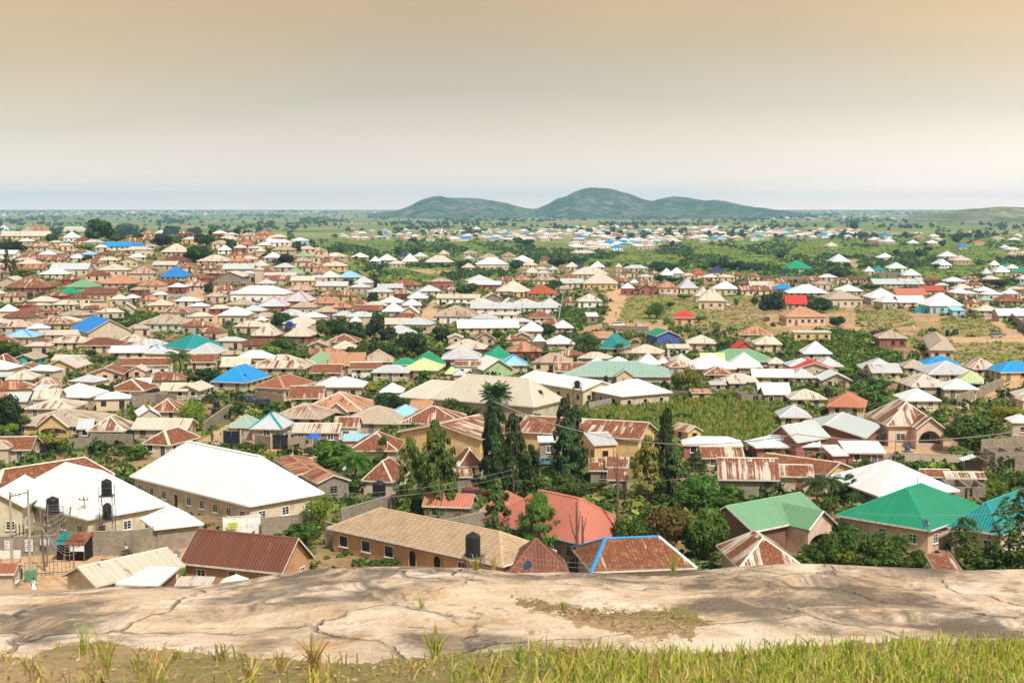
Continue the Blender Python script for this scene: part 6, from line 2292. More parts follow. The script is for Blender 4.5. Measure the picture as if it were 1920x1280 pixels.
# ---- people: one skinned body, clothing over it
def person(px, yb, label, top, low, dress=False, face=0.0, arm=.25, walk=.18, Y=None, lift=0.0, sit=False, hat=None):
    Y = Y or march(px, yb); x = ray(px, yb)[0] * Y
    root = empty('person', (x, Y, tzf(x, Y) + lift), face)
    k = 1.0
    J = {'pel': (0, 0, .95), 'wai': (0, .01, 1.10), 'che': (0, .02, 1.30), 'nec': (0, .01, 1.47), 'chn': (0, -.01, 1.55), 'hed': (0, -.02, 1.66), 'top': (0, -.01, 1.74)}
    R = {'pel': (.15, .11), 'wai': (.125, .09), 'che': (.16, .105), 'nec': (.055, .055), 'chn': (.065, .07), 'hed': (.08, .095), 'top': (.06, .07)}
    E = [('pel', 'wai'), ('wai', 'che'), ('che', 'nec'), ('nec', 'chn'), ('chn', 'hed'), ('hed', 'top')]
    for s, n in ((-1, 'l'), (1, 'r')):
        st = walk * s
        if sit:
            J.update({'hip' + n: (s * .1, -.02, .92), 'kne' + n: (s * .17, -.45, .85), 'ank' + n: (s * .15, -.38, .42), 'toe' + n: (s * .15, -.55, .38)})
        else:
            J.update({'hip' + n: (s * .09, 0, .88), 'kne' + n: (s * .10, -st * .7 - .02, .49), 'ank' + n: (s * .10, -st + .05, .08), 'toe' + n: (s * .11, -st - .14, .04)})
        R.update({'hip' + n: (.095, .095), 'kne' + n: (.058, .06), 'ank' + n: (.038, .04), 'toe' + n: (.04, .028)})
        fwd = -.38 if sit else st * .6
        J.update({'sho' + n: (s * .19, .02, 1.41), 'elb' + n: (s * (.22 + arm * .3), .03 + fwd * .35, 1.14), 'wri' + n: (s * (.22 + arm * .4), -.05 + fwd, .92 if not sit else 1.05), 'pal' + n: (s * (.22 + arm * .42), -.08 + fwd, .84 if not sit else 1.03)})
        R.update({'sho' + n: (.062, .062), 'elb' + n: (.043, .043), 'wri' + n: (.028, .03), 'pal' + n: (.02, .036)})
        E += [('pel', 'hip' + n), ('hip' + n, 'kne' + n), ('kne' + n, 'ank' + n), ('ank' + n, 'toe' + n), ('che', 'sho' + n), ('sho' + n, 'elb' + n), ('elb' + n, 'wri' + n), ('wri' + n, 'pal' + n)]
        p = J['pal' + n]
        for f, (dx, ln) in enumerate(((-.03, .075), (-.01, .088), (.01, .082), (.028, .065))):
            a, b = f'f{n}{f}', f'g{n}{f}'
            J[a] = (p[0] + dx * .3, p[1] + dx - .005, p[2] - ln * .55); J[b] = (p[0] + dx * .3 - s * .012, p[1] + dx - .012, p[2] - ln)
            R[a] = R[b] = (.009, .009); E += [('pal' + n, a), (a, b)]
        J['t' + n] = (p[0] - s * .012, p[1] - .055, p[2] + .005); R['t' + n] = (.011, .011); E += [('wri' + n, 't' + n)]
    names = list(J)
    def skin(nm, keys, edges, rad, mat, color=None):
        ks = [q for q in names if q in keys]
        me = bpy.data.meshes.new(nm); me.from_pydata([J[q] for q in ks], [(ks.index(a), ks.index(b)) for a, b in edges if a in ks and b in ks], [])
        o = link(nm, me, root, color)
        m = o.modifiers.new('skin', 'SKIN'); sv = me.skin_vertices[0] if me.skin_vertices else None
        if sv is None:
            bm = bmesh.new(); bm.from_mesh(me); bm.verts.layers.skin.verify(); bm.to_mesh(me); bm.free(); sv = me.skin_vertices[0]
        for i, q in enumerate(ks):
            sv.data[i].radius = rad(q); sv.data[i].use_root = (i == 0)
        s2 = o.modifiers.new('sub', 'SUBSURF'); s2.levels = s2.render_levels = 1
        me.materials.append(mat); return o
    skin('body', set(names), E, lambda q: R[q], M['skin'])
    up = {'pel', 'wai', 'che', 'nec', 'shol', 'shor', 'elbl', 'elbr'}
    skin('shirt', up, [e for e in E], lambda q: (R[q][0] + .022, R[q][1] + .022) if q != 'nec' else (.07, .07), M['paint'], top)
    if dress:
        mb = MB(); mb.lathe([(.33, .12), (.30, .35), (.24, .7), (.19, .95), (.15, 1.12)], n=16); link('skirt', mb.mesh('skirt', M['paint'], True), root, low)
    else:
        skin('trousers', {'pel', 'hipl', 'hipr', 'knel', 'kner', 'ankl', 'ankr'}, E, lambda q: (R[q][0] + .02, R[q][1] + .02), M['paint'], low)
    h = MB(); h.lathe([(.075, 1.64), (.097, 1.68), (.09, 1.74), (.06, 1.785), (.02, 1.80)], (0, .005, 0), 12); link('hair', h.mesh('hair', M['rubber'], True), root)
    f = MB()
    for s in (-1, 1): f.lathe([(.006, -.008), (.012, 0), (.006, .008)], (s * .032, -.112, 1.665), 6)
    f.box((0, -.125, 1.635), (.025, .03, .035)); f.box((0, -.108, 1.598), (.045, .012, .012))
    for s in (-1, 1): f.box((s * .088, -.005, 1.65), (.02, .035, .055))
    link('face', f.mesh('face', M['skin']), root)
    thing(root, 'person', 'person', None, None, label, (px, yb - 8))
    return root

def motorbike(px, yb, heading):
    Y = march(px, yb); x = ray(px, yb)[0] * Y
    o = empty('motorcycle', (x, Y, tzf(x, Y)), heading)
    t = MB(); nn = 16
    for r0, y0, r1, y1 in ((.24, -.05, .29, -.03), (.29, -.03, .29, .03), (.29, .03, .24, .05), (.24, .05, .24, -.05)):
        for k in range(nn):
            a, b = 2 * math.pi * k / nn, 2 * math.pi * (k + 1) / nn
            t.face([(r0 * math.cos(a), y0, r0 * math.sin(a)), (r0 * math.cos(b), y0, r0 * math.sin(b)), (r1 * math.cos(b), y1, r1 * math.sin(b)), (r1 * math.cos(a), y1, r1 * math.sin(a))])
    for k in range(6): t.tube([(0, 0, 0), (.25 * math.cos(k * 1.047), 0, .25 * math.sin(k * 1.047))], .008, 4)
    tm = t.mesh('wheel', M['rubber'])
    for xx in (-.62, .62): link('wheel', tm, o).location = (xx, 0, .29)
    b = MB(); b.tube([(-.62, .08, .29), (-.1, .06, .45), (.3, .05, .55)], .03, 5); b.box((0, 0, .42), (.38, .22, .28)); b.tube([(.62, .07, .29), (.42, .06, .95)], .025, 5); b.tube([(.62, -.07, .29), (.42, -.06, .95)], .025, 5)
    link('frame', b.mesh('bike_frame', M['steel']), o)
    s = MB(); s.box((-.32, 0, .8), (.62, .24, .1)); link('saddle', s.mesh('saddle', M['rubber']), o)
    f = MB(); f.lathe([(.05, -.12), (.14, -.08), (.15, .05), (.06, .12)], (.15, 0, .82), 10); link('fuel_tank', f.mesh('fuel_tank', M['gloss'], True), o, (.35, .03, .03))
    h = MB(); h.tube([(.33, -.34, 1.06), (.42, 0, 1.0), (.33, .34, 1.06)], .018, 5); link('handlebar', h.mesh('handlebar', M['steel']), o)
    thing(o, 'motorcycle', 'motorcycle', None, None, 'motorcycle with a rider on the dirt lane beside the long block wall', (px, yb - 5))
    return o

def make_props():
    # ---- water tanks, largest first
    q = px_at
    tank_px(887, 996, 1043, 29, 1124, 'big black water tank on a low stand before the tan tiled roof', 'low steel stand under the big tank by the tiled roof')
    x, y = q(0, 800, 405, 0); tank_px(x, 930, 963, 24, 1028, 'single black tank on the stand behind the pole cluster', 'steel stand of the single tank behind the pole cluster', extra=.8)
    tank_px(203, 942, 974, 17, 1031, 'lower black tank in the tall tank tower', 'tall two level tank tower in front of the left white roof', more=[(897, 929, 20, 'upper black tank on top of the tall tank tower')], extra=1.2)
    tank_px(711, 900, 934, 25, 938, 'dark tank with pale printed mark on the ground by palms')
    tank_px(1012, 748, 765, 10, 784, 'lower tank of the twin stand against the tall cream roof', 'two level tank stand against the tall cream hall roof', more=[(731, 746, 11, 'upper tank of the twin stand against the tall cream roof')], extra=1)
    tank_px(1082, 713, 727, 11, 783, 'black tank high on the slim stand by the white school hall', 'slim high tank stand by the white ridge school hall', extra=1)
    tank_px(1136, 704, 716, 8, 727, 'black tank between the mint roof and the white double roof')
    tank_px(295, 727, 741, 11, 752, 'black tank beside the streaked rust brick house', 'short tank stand beside the streaked rust brick house')
    tank_px(406, 751, 764, 12, 778, 'black tank on a block base in the feathery tree yard', 'short stand in the feathery tree yard')
    tank_px(459, 701, 722, 8, 733, 'slim black tank in front of the azure blue roof', 'tank tower in front of the azure blue roof')
    tank_px(566, 673, 682, 8, 692, 'small black tank left of the faded green roof', 'small tank stand left of the faded green roof')
    tank_px(543, 602, 613, 13, 622, 'round blue tank in front of the grove', 'blue tank stand in front of the grove', color=(.02, .06, .35), desc='blue plastic water tank')
    tank_px(1550, 724, 745, 12, 752, 'black tank pair post between grey roof and brick coloured roof', 'tank stand left of the brick coloured roof')
    tank_px(1776, 618, 630, 8, 640, 'black tank behind the pink long house', 'tank stand behind the pink long house')
    tank_px(1601, 529, 536, 6, 552, 'higher dark tank beside the brown bungalow', 'tank stand beside the brown bungalow', more=[(538, 545, 6, 'lower dark tank beside the brown bungalow')])
    tank_px(1311, 621, 628, 9, 636, 'black tank behind the cream house near the coral roofed cottage', 'tank stand near the coral roofed cottage')
    tank_px(1753, 555, 561, 5, 574, 'black tank before the white roof with turquoise shops', 'tank stand before the turquoise shops')
    tank_px(1226, 676, 682, 7, 688, 'black tank on the little maroon gable house')
    tank_px(395, 528, 538, 7, 548, 'blue black tank beside the rust and white hip roof', 'stand beside the rust and white hip roof on the hill')
    tank_px(1216, 806, 818, 15, 826, 'large black tank behind the long ochre warehouse end', 'stand at the long ochre warehouse end')
    tank_px(1701, 835, 846, 10, 847, 'blue drum standing by the arched porch house', color=(.02, .10, .28), desc='blue plastic drum')
    tank_px(840, 676, 688, 8, 694, 'black tank left of the grey hip roof near the grove')
    # ---- dishes
    dish(860, 869, 11, 905, (.66, .66, .64), 'white satellite dish between the mast trees', -.3)
    dish(1735, 981, 16, 1048, (.015, .05, .13), 'dark blue satellite dish on the emerald green roof corner', .6)
    dish(645, 877, 9, 905, (.62, .66, .62), 'small pale dish by the fan palm', .2)
    dish(331, 1039, 16, 1052, (.20, .20, .19), 'grey dish beside the maroon bungalow roof', .3)
    dish(990, 1060, 19, 1144, (.01, .06, .14), 'blue dish on the dark maroon pyramid roof', -.7)
    dish(555, 797, 9, 812, (.05, .13, .2), 'blue dish near the grey roof with teal ridge', .5)
    dish(609, 716, 7, 730, (.03, .12, .26), 'blue dish beside the red-brown hip roof', .3)
    # ---- compound walls
    block_fence([(173, 1042), (250, 1040), (340, 1024)], 3.0, 'high block wall from the kiosk to the white gatehouse')
    block_fence([(-20, 1042), (52, 1042), (120, 1038)], 2.4, 'block wall with posters below the cream gabled hall')
    block_fence([(340, 1024), (378, 1012)], 2.6, 'short wall run right of the white gatehouse')
    block_fence([(420, 1008), (487, 1002)], 2.6, 'white painted wall carrying a yellow banner', (.72, .70, .66), 'wall', 'white painted compound wall')
    block_fence([(492, 1005), (556, 998), (575, 985)], 2.3, 'corrugated looking grey wall at the lodge corner')
    block_fence([(612, 1022), (640, 1030)], 3.0, 'grey wall at the left of the orange bungalow')
    block_fence([(640, 985), (740, 955)], 2.2, 'wall behind the tiled roof near the big dark tank')
    block_fence([(1105, 775), (1180, 760), (1248, 748)], 2.2, 'long pale panel wall above the maize field', (.44, .40, .36))
    block_fence([(1248, 748), (1300, 752)], 2.0, 'wall run behind the small orange brick store')
    block_fence([(188, 766), (258, 762), (318, 750)], 2.2, 'block wall before the streaked rust brick house')
    block_fence([(384, 812), (430, 778)], 2.2, 'tall piered wall along the sandy lane')
    block_fence([(235, 784), (245, 752), (330, 758)], 2.0, 'wall of the yard with the feathery tree')
    block_fence([(172, 836), (248, 838)], 2.2, 'block wall below the pale rusty pyramid roof')
    block_fence([(60, 848), (172, 842)], 2.0, 'block wall behind the yellow bushes on the left')
    block_fence([(1795, 760), (1842, 742), (1880, 726)], 2.2, 'piered wall along the sandy street')
    block_fence([(1878, 588), (1925, 625)], 3.0, 'high grey wall at the bend of the right hand road')
    block_fence([(1655, 868), (1800, 872)], 1.7, 'low retaining wall below the arched porch house', (.46, .36, .25), 'wall', 'stained plaster retaining wall')
    block_fence([(978, 652), (1040, 656), (1075, 654)], 1.8, 'brown wall along the gardens left of the date palm')
    block_fence([(1045, 617), (1058, 545)], 1.6, 'thin wall climbing the left side of the grass lot')
    block_fence([(1095, 626), (1128, 618)], 2.2, 'plastered wall at the foot of the dirt road', (.50, .33, .2), 'wall', 'brown plastered wall')
    block_fence([(1130, 620), (1215, 622)], 1.8, 'grey wall with a faded sign beside the dirt road')
    block_fence([(262, 642), (330, 652), (410, 634)], 1.8, 'long low wall around the mint walled bungalow')
    block_fence([(278, 560), (350, 556), (352, 542)], 1.7, 'pale unfinished wall in the middle of the hill', (.46, .45, .42))
    block_fence([(350, 590), (436, 556)], 2.0, 'grey wall climbing to the wide white hall')
    block_fence([(0, 556), (50, 556)], 2.0, 'grey wall with a dark gate on the left hill')
    block_fence([(480, 750), (530, 756)], 2.0, 'fence wall of the red-brown roofed house', (.42, .33, .22))
    block_fence([(480, 838), (510, 842)], 2.2, 'grey wall beside the black gate')
    block_fence([(541, 845), (572, 842)], 2.2, 'wall run right of the black gate')
    block_fence([(1700, 990), (1790, 990)], 1.8, 'grey yard wall between green and teal roofs')
    block_fence([(820, 1010), (905, 990)], 2.2, 'dark block wall behind the little pink store')
    block_fence([(1360, 590), (1480, 586)], 1.0, 'low terrace wall on the bare slope', (.36, .27, .18))
    block_fence([(1840, 862), (1925, 858)], 3.4, 'roofless block ruin wall at the right edge')
    gate(419, 450, 836, 2.7, 'black gate with a notice in the lane by the white lodge')
    gate(511, 541, 842, 2.6, 'dark gate left of the blue umbrella')
    gate(1841, 1848, 737, 2.4, 'tall dark gate of the pale green roofed house')
    gate(1664, 1676, 578, 2.6, 'black gate among the grey roofs on the right')
    gate(50, 63, 559, 2.2, 'dark blue gate in the wall on the left hill')
    # ---- cars
    car(9 + 480, 760, (.03, .05, .10), 2.5, 'dark blue car parked beside the red-brown roofed house', 'suv')
    car(459, 752, (.05, .06, .08), 2.3, 'dark car parked left of the blue one by the azure roof')
    car(470, 752, (.07, .09, .12), 2.3, 'slate car beside the dark one by the azure roof')
    car(893, 936, (.24, .01, .01), .15, 'red pickup like car under the trees behind the mast row', 'suv')
    car(1022, 872, (.13, .22, .28), .3, 'pale blue car under the mast trees')
    car(1869, 633, (.28, .28, .29), .05, 'silver car parked at the bend of the right hand road', 'suv')
    car(1197, 612, (.55, .57, .60), 1.7, 'silver white car at the foot of the dirt road')
    car(1251, 552, (.75, .74, .72), .1, 'white car in front of the pink house')
    car(1362, 573, (.72, .72, .72), 1.8, 'white van beside the tall pyramid roof', 'van')
    car(1160, 612, (.70, .68, .66), .1, 'white van by the pole at the road foot', 'van')
    car(430, 609, (.03, .03, .035), 1.5, 'dark car beside the white cottage', 'suv')
    car(554, 652, (.08, .11, .16), 2.8, 'slate blue car behind the pink walled house')
    car(1648, 628, (.10, .01, .03), .2, 'maroon car behind the red brick bungalow', 'suv')
    car(1437, 602, (.05, .09, .16), 1.6, 'blue car on the dirt left of the orange tiled house', 'suv')
    car(184, 566, (.5, .5, .48), .1, 'grey car in front of the pillared maroon house', 'van')
    car(262, 824, (.04, .06, .16), .1, 'dark blue car under the long beige roof', 'suv')
    # ---- people
    person(64, 1112, 'person in a long white dress walking near the green transformer boxes', (.78, .77, .75), (.78, .77, .75), True, 2.6)
    bike = motorbike(236, 1044, .9)
    person(236, 1044, 'person in pale shirt sitting on the motorcycle', (.62, .58, .56), (.06, .06, .08), face=.9 + math.pi / 2, sit=True, Y=bike.location.y, lift=-.08)
    person(398, 830, 'person in dark blue clothes standing in the lane by the black gate', (.02, .025, .06), (.02, .025, .06), face=.3)
    person(1752, 925, 'person in a red top at the cream shed behind the emerald roof', (.35, .03, .04), (.12, .03, .03), face=.5, Y=march(1750, 927))
    person(1190, 557, 'person in dark clothes, left of two walking below the brick row', (.03, .03, .04), (.03, .03, .04), face=.4)
    person(1194, 557, 'person in grey top, right of two walking below the brick row', (.2, .2, .22), (.03, .03, .04), face=.4)
    person(1155, 592, 'person in dark top on the dirt road edge', (.05, .04, .05), (.1, .1, .15), face=2.5)
    person(1851, 646, 'person in a pale top walking below the silver car', (.45, .3, .25), (.25, .2, .15), face=1.0)
    person(1713, 618, 'person in white on the bare slope', (.72, .7, .68), (.6, .5, .45), True, face=.2)
    # ---- poles of the town
    A = pole(24, 922, 1090, .17, label='left concrete post of the twin pylon beside the cream gabled hall', desc='concrete post')
    Yt = A.y
    B = pole(58, 917, 1098, .17, label='right concrete post of the twin pylon beside the cream gabled hall', desc='concrete post', Y=Yt)
    mb = MB()
    for z, r in ((.5, .06), (5.0, .07)): mb.tube([(0, -.2, -z), (B.x - A.x, -.2, B.z - A.z - z + .2)], r, 6)
    o = empty('pylon_crossarm', A); link('beam', mb.mesh('beam', M['steel']), o)
    for j in range(3):
        i = MB(); x = (B.x - A.x) * (.3 + .2 * j)
        i.tube([(x, -.2, -5.0), (x, -.2, -3.6)], .05, 5)
        for z in (-4.6, -4.3, -4.0): i.lathe([(.05, 0), (.13, .04), (.05, .08)], (x, -.2, z), 8)
        link('insulator', i.mesh('insulator', M['rubber']), o)
        i = MB(); i.lathe([(.04, -.45), (.09, -.3), (.05, -.2), (.09, -.1), (.03, 0)], (x - .3, -.2, 0), 8); link('insulator', i.mesh('insulator', M['pole']), o)
    thing(o, 'crossarm', 'dark crossarm', None, None, 'dark crossarms with insulators between the two posts of the twin pylon', (42, 940))
    C = pole(84, 950, 1070, .12, -6, 'wood', 'dark leaning post just left of the single tank', 'dark post')
    D = pole(88, 947, 1062, .10, 5, 'wood', 'dark leaning post in front of the single tank', 'dark post')
    E = pole(118, 950, 1050, .11, 18, 'wood', 'strongly leaning dark post right of the single tank', 'dark post')
    G = pole(168, 931, 1016, .10, -9, 'pole', 'bent grey post before the left white roof', 'grey post', arm=1.2)
    Hh = pole(140, 1018, 1112, .09, 0, 'wood', 'dark post in front of the pale low shed', 'dark post', arm=1.6)
    for i, p in enumerate((B + Vector((0, 0, -4)), B + Vector((0, 0, -4.4)), B + Vector((0, 0, -5)))):
        wire(p, E + Vector((0, 0, -.4 * i)), .5 + .2 * i, 'wire slung from the twin pylon to the strongly leaning post', r=.02, grp='wires of the twin pylon')
    for i in range(4):
        wire(C + Vector((.1 * i, 0, -2.5)), Hh + Vector((.2 * i - .3, 0, -.5 - .2 * i)), .4 + .3 * i, 'pale cable fanning from the leaning posts down to the shed post', r=.025, grp='cables of the leaning posts')
        wire(D + Vector((0, 0, -.3 * i)), G + Vector((0, 0, -.3 * i)), .25 + .1 * i, 'thin wire across the single tank to the bent grey post', r=.018, grp='wires to the bent post')
    wire(G, at_depth(560, 965, 170), 1.2, 'thin wire from the bent grey post towards the long lodge')
    wire(A + Vector((0, 0, -9)), at_depth(-40, 1080, 150), .8, 'thin wire leaving the twin pylon towards the left edge')
    # the pale cable that sags across the middle of the town
    wire(at_depth(925, 752, 128), at_depth(1495, 813.5, 112), 2.1, 'thick pale cable sagging across the warehouse and maize field', .035, n=40)
    wire(at_depth(1495, 813.5, 112), at_depth(1990, 793, 104), .9, 'thick pale cable crossing before the arched porch house', .035, n=30)
    for k, (a, b, c, d, s) in enumerate(((1180, 905, 1660, 810, 1.0), (1370, 822, 1920, 845, .6), (1375, 832, 1920, 852, .6), (660, 925, 960, 880, .5), (670, 935, 960, 890, .5), (620, 930, 900, 905, .6), (960, 1040, 1330, 1052, .7), (960, 1050, 1330, 1058, .7), (960, 1062, 1330, 1066, .7), (1600, 960, 1920, 955, .5), (1720, 992, 1920, 985, .4))):
        wire(at_depth(a, b, 150), at_depth(c, d, 150), s, None, desc='thin pale wire', r=.014 if k < 6 else .012, n=24)
    PL = [(1375, 812, 850, -6), (1395, 818, 846, 0), (1405, 815, 848, 0), (1677, 825, 905, 0), (1718, 895, 998, 0), (1040, 0, 0, 0)]
    for i, (x, a, b, l) in enumerate(PL[:5]):
        pole(x, a, b, .06, l, 'wood', None, 'thin dark pole')
    for x, a, b in ((602, 742, 792), (601, 773, 835), (603, 846, 875), (718, 820, 870), (690, 955, 1012), (823, 990, 1042), (1836, 612, 642), (1328, 593, 624), (1165, 555, 612), (266, 530, 565), (102, 525, 553), (268, 640, 690), (272, 535, 560), (286, 538, 562), (1030, 665, 690), (1014, 700, 730), (1003, 702, 730), (331, 575, 600), (357, 560, 582), (1488, 648, 672), (1795, 700, 745), (1708, 645, 690), (1885, 700, 745), (148, 640, 700), (430, 735, 775), (540, 735, 760), (1258, 735, 762), (1190, 560, 590), (1422, 570, 600), (575, 560, 585), (505, 490, 512), (1755, 560, 590), (1290, 690, 720)):
        pole(x, a, b, .05, 0, 'pole', None)
    # ---- kiosk, posters, boxes, wheelbarrow by the pylon
    x, y, z = ground_at(141, 1046); s = F / y
    o = empty('market_kiosk', (x, y, z), -.08)
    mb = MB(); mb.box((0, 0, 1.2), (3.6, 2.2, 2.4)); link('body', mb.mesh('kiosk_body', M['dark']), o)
    k1 = MB(); k1.face([(-1.9, -2.0, 2.1), (-.6, -2.0, 2.1), (-.6, 1.2, 2.95), (-1.9, 1.2, 2.95)], 0, [(0, 0), (1.3, 0), (1.3, 3), (0, 3)]); a = link('roof', k1.mesh('roof_sheet', M['roof']), o, RC['A'][0]); a['rust'] = 0.0
    k1 = MB(); k1.face([(-.6, -2.0, 2.11), (2.0, -2.0, 2.11), (2.0, 1.2, 2.96), (-.6, 1.2, 2.96)], 0, [(0, 0), (2.6, 0), (2.6, 3), (0, 3)]); a = link('roof', k1.mesh('roof_sheet', M['roof']), o, RC['C'][0]); a['rust'] = .75
    k1 = MB(); k1.face([(.2, -2.02, 1.35), (1.95, -2.02, 1.35), (1.95, -2.02, 2.05), (.2, -2.02, 2.05)]); link('awning', k1.mesh('awning', M['paint']), o, (.70, .70, .68))
    for xx in (-1.8, .1, 1.9):
        k1 = MB(); k1.box((xx, -1.95, 1.05), (.07, .07, 2.1)); link('post', k1.mesh('post', M['wood']), o)
    thing(o, 'kiosk', 'kiosk', None, None, 'market kiosk with half teal, half rusty awning in front of the block wall')
    for i, (px_, w, h, col, mk, lb) in enumerate(((14, 13, 17, (.70, .66, .66), (.45, .18, .25), 'pale pink poster on the block wall, furthest left'), (54, 15, 23, (.70, .72, .76), (.03, .06, .28), 'white and navy poster on the block wall beside the post'), (84, 17, 11, (.62, .66, .72), (.06, .22, .45), 'wide blue and pink poster on the block wall near the kiosk'))):
        Yp = march(px_, 1042) - .25; s = F / Yp; xx, _, zz = at_depth(px_, (1021, 1022, 1016)[i], Yp)
        o = empty('wall_poster', (xx, Yp, zz)); W, H = w / s, h / s
        mb = MB(); mb.box((0, 0, 0), (W, .03, H)); link('sheet', mb.mesh('sheet', M['paint']), o, col)
        t = MB()
        for j in range(5):
            for kx in range(rng.randint(2, 4)): t.box((-W * .36 + W * .22 * kx, -.02, H * (.34 - .16 * j)), (W * rng.uniform(.1, .2), .012, H * .07))
        link('print', t.mesh('print', M['paint']), o, mk)
        thing(o, 'poster', 'poster', None, 'posters on the block wall', lb)
    Yp = march(437, 1008) - .3; s = F / Yp; xx, _, zz = at_depth(436, 985, Yp); o = empty('yellow_banner', (xx, Yp, zz), .25)
    mb = MB(); mb.box((0, 0, 0), (20 / s, .04, 13 / s)); link('cloth', mb.mesh('cloth', M['paint']), o, (.62, .66, .10))
    t = MB()
    for j in range(3): t.box((0, -.025, (3.5 - 3.5 * j) / s), (15 / s, .012, 1.5 / s))
    link('print', t.mesh('print', M['paint']), o, (.15, .30, .10))
    thing(o, 'banner', 'banner', None, None, 'yellow green banner hung on the white painted wall')
    # school sign board
    Yp = 238.5; s = F / Yp; xx, _, zz = at_depth(1461, 822, Yp); o = empty('sign_board', (xx, Yp, zz), -.25)
    W, H = 35 / s, 14 / s
    mb = MB(); mb.box((0, 0, 0), (W, .06, H)); link('board', mb.mesh('board', M['paint']), o, (.72, .76, .80))
    t = MB(); t.box((0, -.035, -H * .32), (W * .92, .012, H * .2))
    for j in range(9): t.box((-W * .42 + W * .105 * j, -.035, H * .33), (W * .065, .012, H * .16))
    link('lettering', t.mesh('lettering', M['paint']), o, (.03, .16, .42))
    t = MB()
    for j in range(7): t.box((-W * .3 + W * .1 * j, -.035, H * .05), (W * .06, .012, H * .12))
    link('lettering', t.mesh('lettering', M['paint']), o, (.5, .2, .06))
    for sx in (-1, 1):
        p = MB(); p.box((sx * W * .4, .08, -H * .9), (.07, .07, H * 1.6)); link('post', p.mesh('post', M['steel']), o)
    thing(o, 'sign board', 'sign', None, None, 'white and blue sign board on the red brick school block')
    for i, (px_, yb, w, h, col, lb) in enumerate(((30, 1083, 17, 17, (.16, .30, .20), 'green transformer box behind the left pylon post'), (37, 1085, 10, 18, (.06, .07, .08), 'dark transformer box beside the left pylon post'), (58, 1090, 20, 22, (.14, .30, .18), 'larger green transformer box in front of the right pylon post'))):
        x, y, z = ground_at(px_, yb); s = F / y; W, H = w / s, h / s
        o = empty('transformer_box', (x, y, z), .2)
        mb = MB(); mb.box((0, 0, H / 2), (W, W * .8, H)); mb.box((0, 0, H + .05), (W * 1.06, W * .88, .1)); link('cabinet', mb.mesh('cabinet', M['paint']), o, col)
        f = MB()
        for j in range(6): f.box((-W * .4 + W * .16 * j, -W * .43, H * .5), (.05, .12, H * .7))
        link('cooling_fin', f.mesh('cooling_fin', M['paint']), o, tuple(c * .8 for c in col)); thing(o, 'transformer', 'box', None, 'transformer boxes', lb)
    x, y, z = ground_at(90, 1078); o = empty('metal_railing', (x, y, z), .25); s = F / y
    mb = MB()
    for j in range(12): mb.box((-2.5 + .45 * j, 0, .8), (.05, .05, 1.6))
    link('bars', mb.mesh('bars', M['steel']), o); o.children[-1].name = 'railing_bar'
    mb = MB(); mb.box((0, 0, 1.55), (5.1, .06, .06)); mb.box((0, 0, .3), (5.1, .06, .06)); link('rail', mb.mesh('rail', M['steel']), o)
    thing(o, 'railing', 'railing', None, None, 'rusty steel railing around the transformer yard')
    x, y, z = ground_at(20, 1062); o = empty('notice_board', (x, y, z), .1)
    mb = MB(); mb.box((0, 0, 1.5), (2.4, .06, 1.0)); link('board', mb.mesh('board', M['paint']), o, (.66, .65, .62))
    for sx in (-1.1, 1.1):
        p = MB(); p.box((sx, .07, .9), (.08, .08, 2.2)); link('post', p.mesh('post', M['steel']), o)
    thing(o, 'notice board', 'board', None, None, 'blank whitish board on posts left of the twin pylon')
    # parasol
    x, y, z = ground_at(589, 842); s = F / y; r = 15 / s
    o = empty('parasol', (x, y, z))
    mb = MB(); n = 10
    for k in range(n):
        a, b = 2 * math.pi * k / n, 2 * math.pi * (k + 1) / n; zt, zm, zb = 2.9, 2.65, 2.1
        P = lambda t, rr, zz: (rr * math.cos(t), rr * math.sin(t), zz)
        mb.face([P(a, r * .6, zm), P(b, r * .6, zm), (0, 0, zt)]); mb.face([P(a, r, zb), P(b, r, zb), P(b, r * .6, zm), P(a, r * .6, zm)])
    link('canopy', mb.mesh('canopy', M['paint']), o, (.02, .10, .45)); p = MB(); p.tube([(0, 0, 0), (0, 0, 2.9)], .035, 6); link('pole', p.mesh('parasol_pole', M['steel']), o)
    thing(o, 'parasol', 'parasol', None, None, 'round blue parasol by the dark gate above the garden trees')
    # stall on the right
    x, y, z = ground_at(1825, 892); s = F / y; o = empty('market_stall', (x, y, z), -.1); W = 46 / s
    mb = MB()
    mb.face([(-W * .55, -1.5, 2.6), (0.05, -1.5, 3.3), (.05, 1.5, 3.3), (-W * .55, 1.5, 2.6)][::1], 0, [(0, 0), (2.5, 0), (2.5, 3), (0, 3)]); a = link('roof', mb.mesh('roof_sheet', M['roof']), o, RC['2'][0]); a['rust'] = 0.0
    mb = MB(); mb.face([(.05, -1.5, 3.3), (W * .55, -1.5, 2.5), (W * .55, 1.5, 2.5), (.05, 1.5, 3.3)], 0, [(0, 0), (2.5, 0), (2.5, 3), (0, 3)]); a = link('roof', mb.mesh('roof_sheet', M['roof']), o, RC['R'][0]); a['rust'] = .8
    mb = MB(); mb.box((0, .6, 1.2), (W * .8, .1, 2.4)); mb.box((0, -.9, .95), (W * .75, .7, .08)); mb.box((.1, .4, 1.9), (W * .5, .06, .5)); link('counter', mb.mesh('counter', M['wood']), o)
    for sx in (-1, 1):
        for sy in (-1.3, 1.3):
            p = MB(); p.box((sx * W * .45, sy, 1.3), (.09, .09, 2.8)); link('post', p.mesh('post', M['wood']), o)
    thing(o, 'market stall', 'stall', None, None, 'open wooden stall with silver and rusty roof right of the low stained wall')
    # pylon mast on the plain
    x, y, z = ground_at(660, 448); s = F / y; H = 44 / s; o = empty('telecom_tower', (x, y, z))
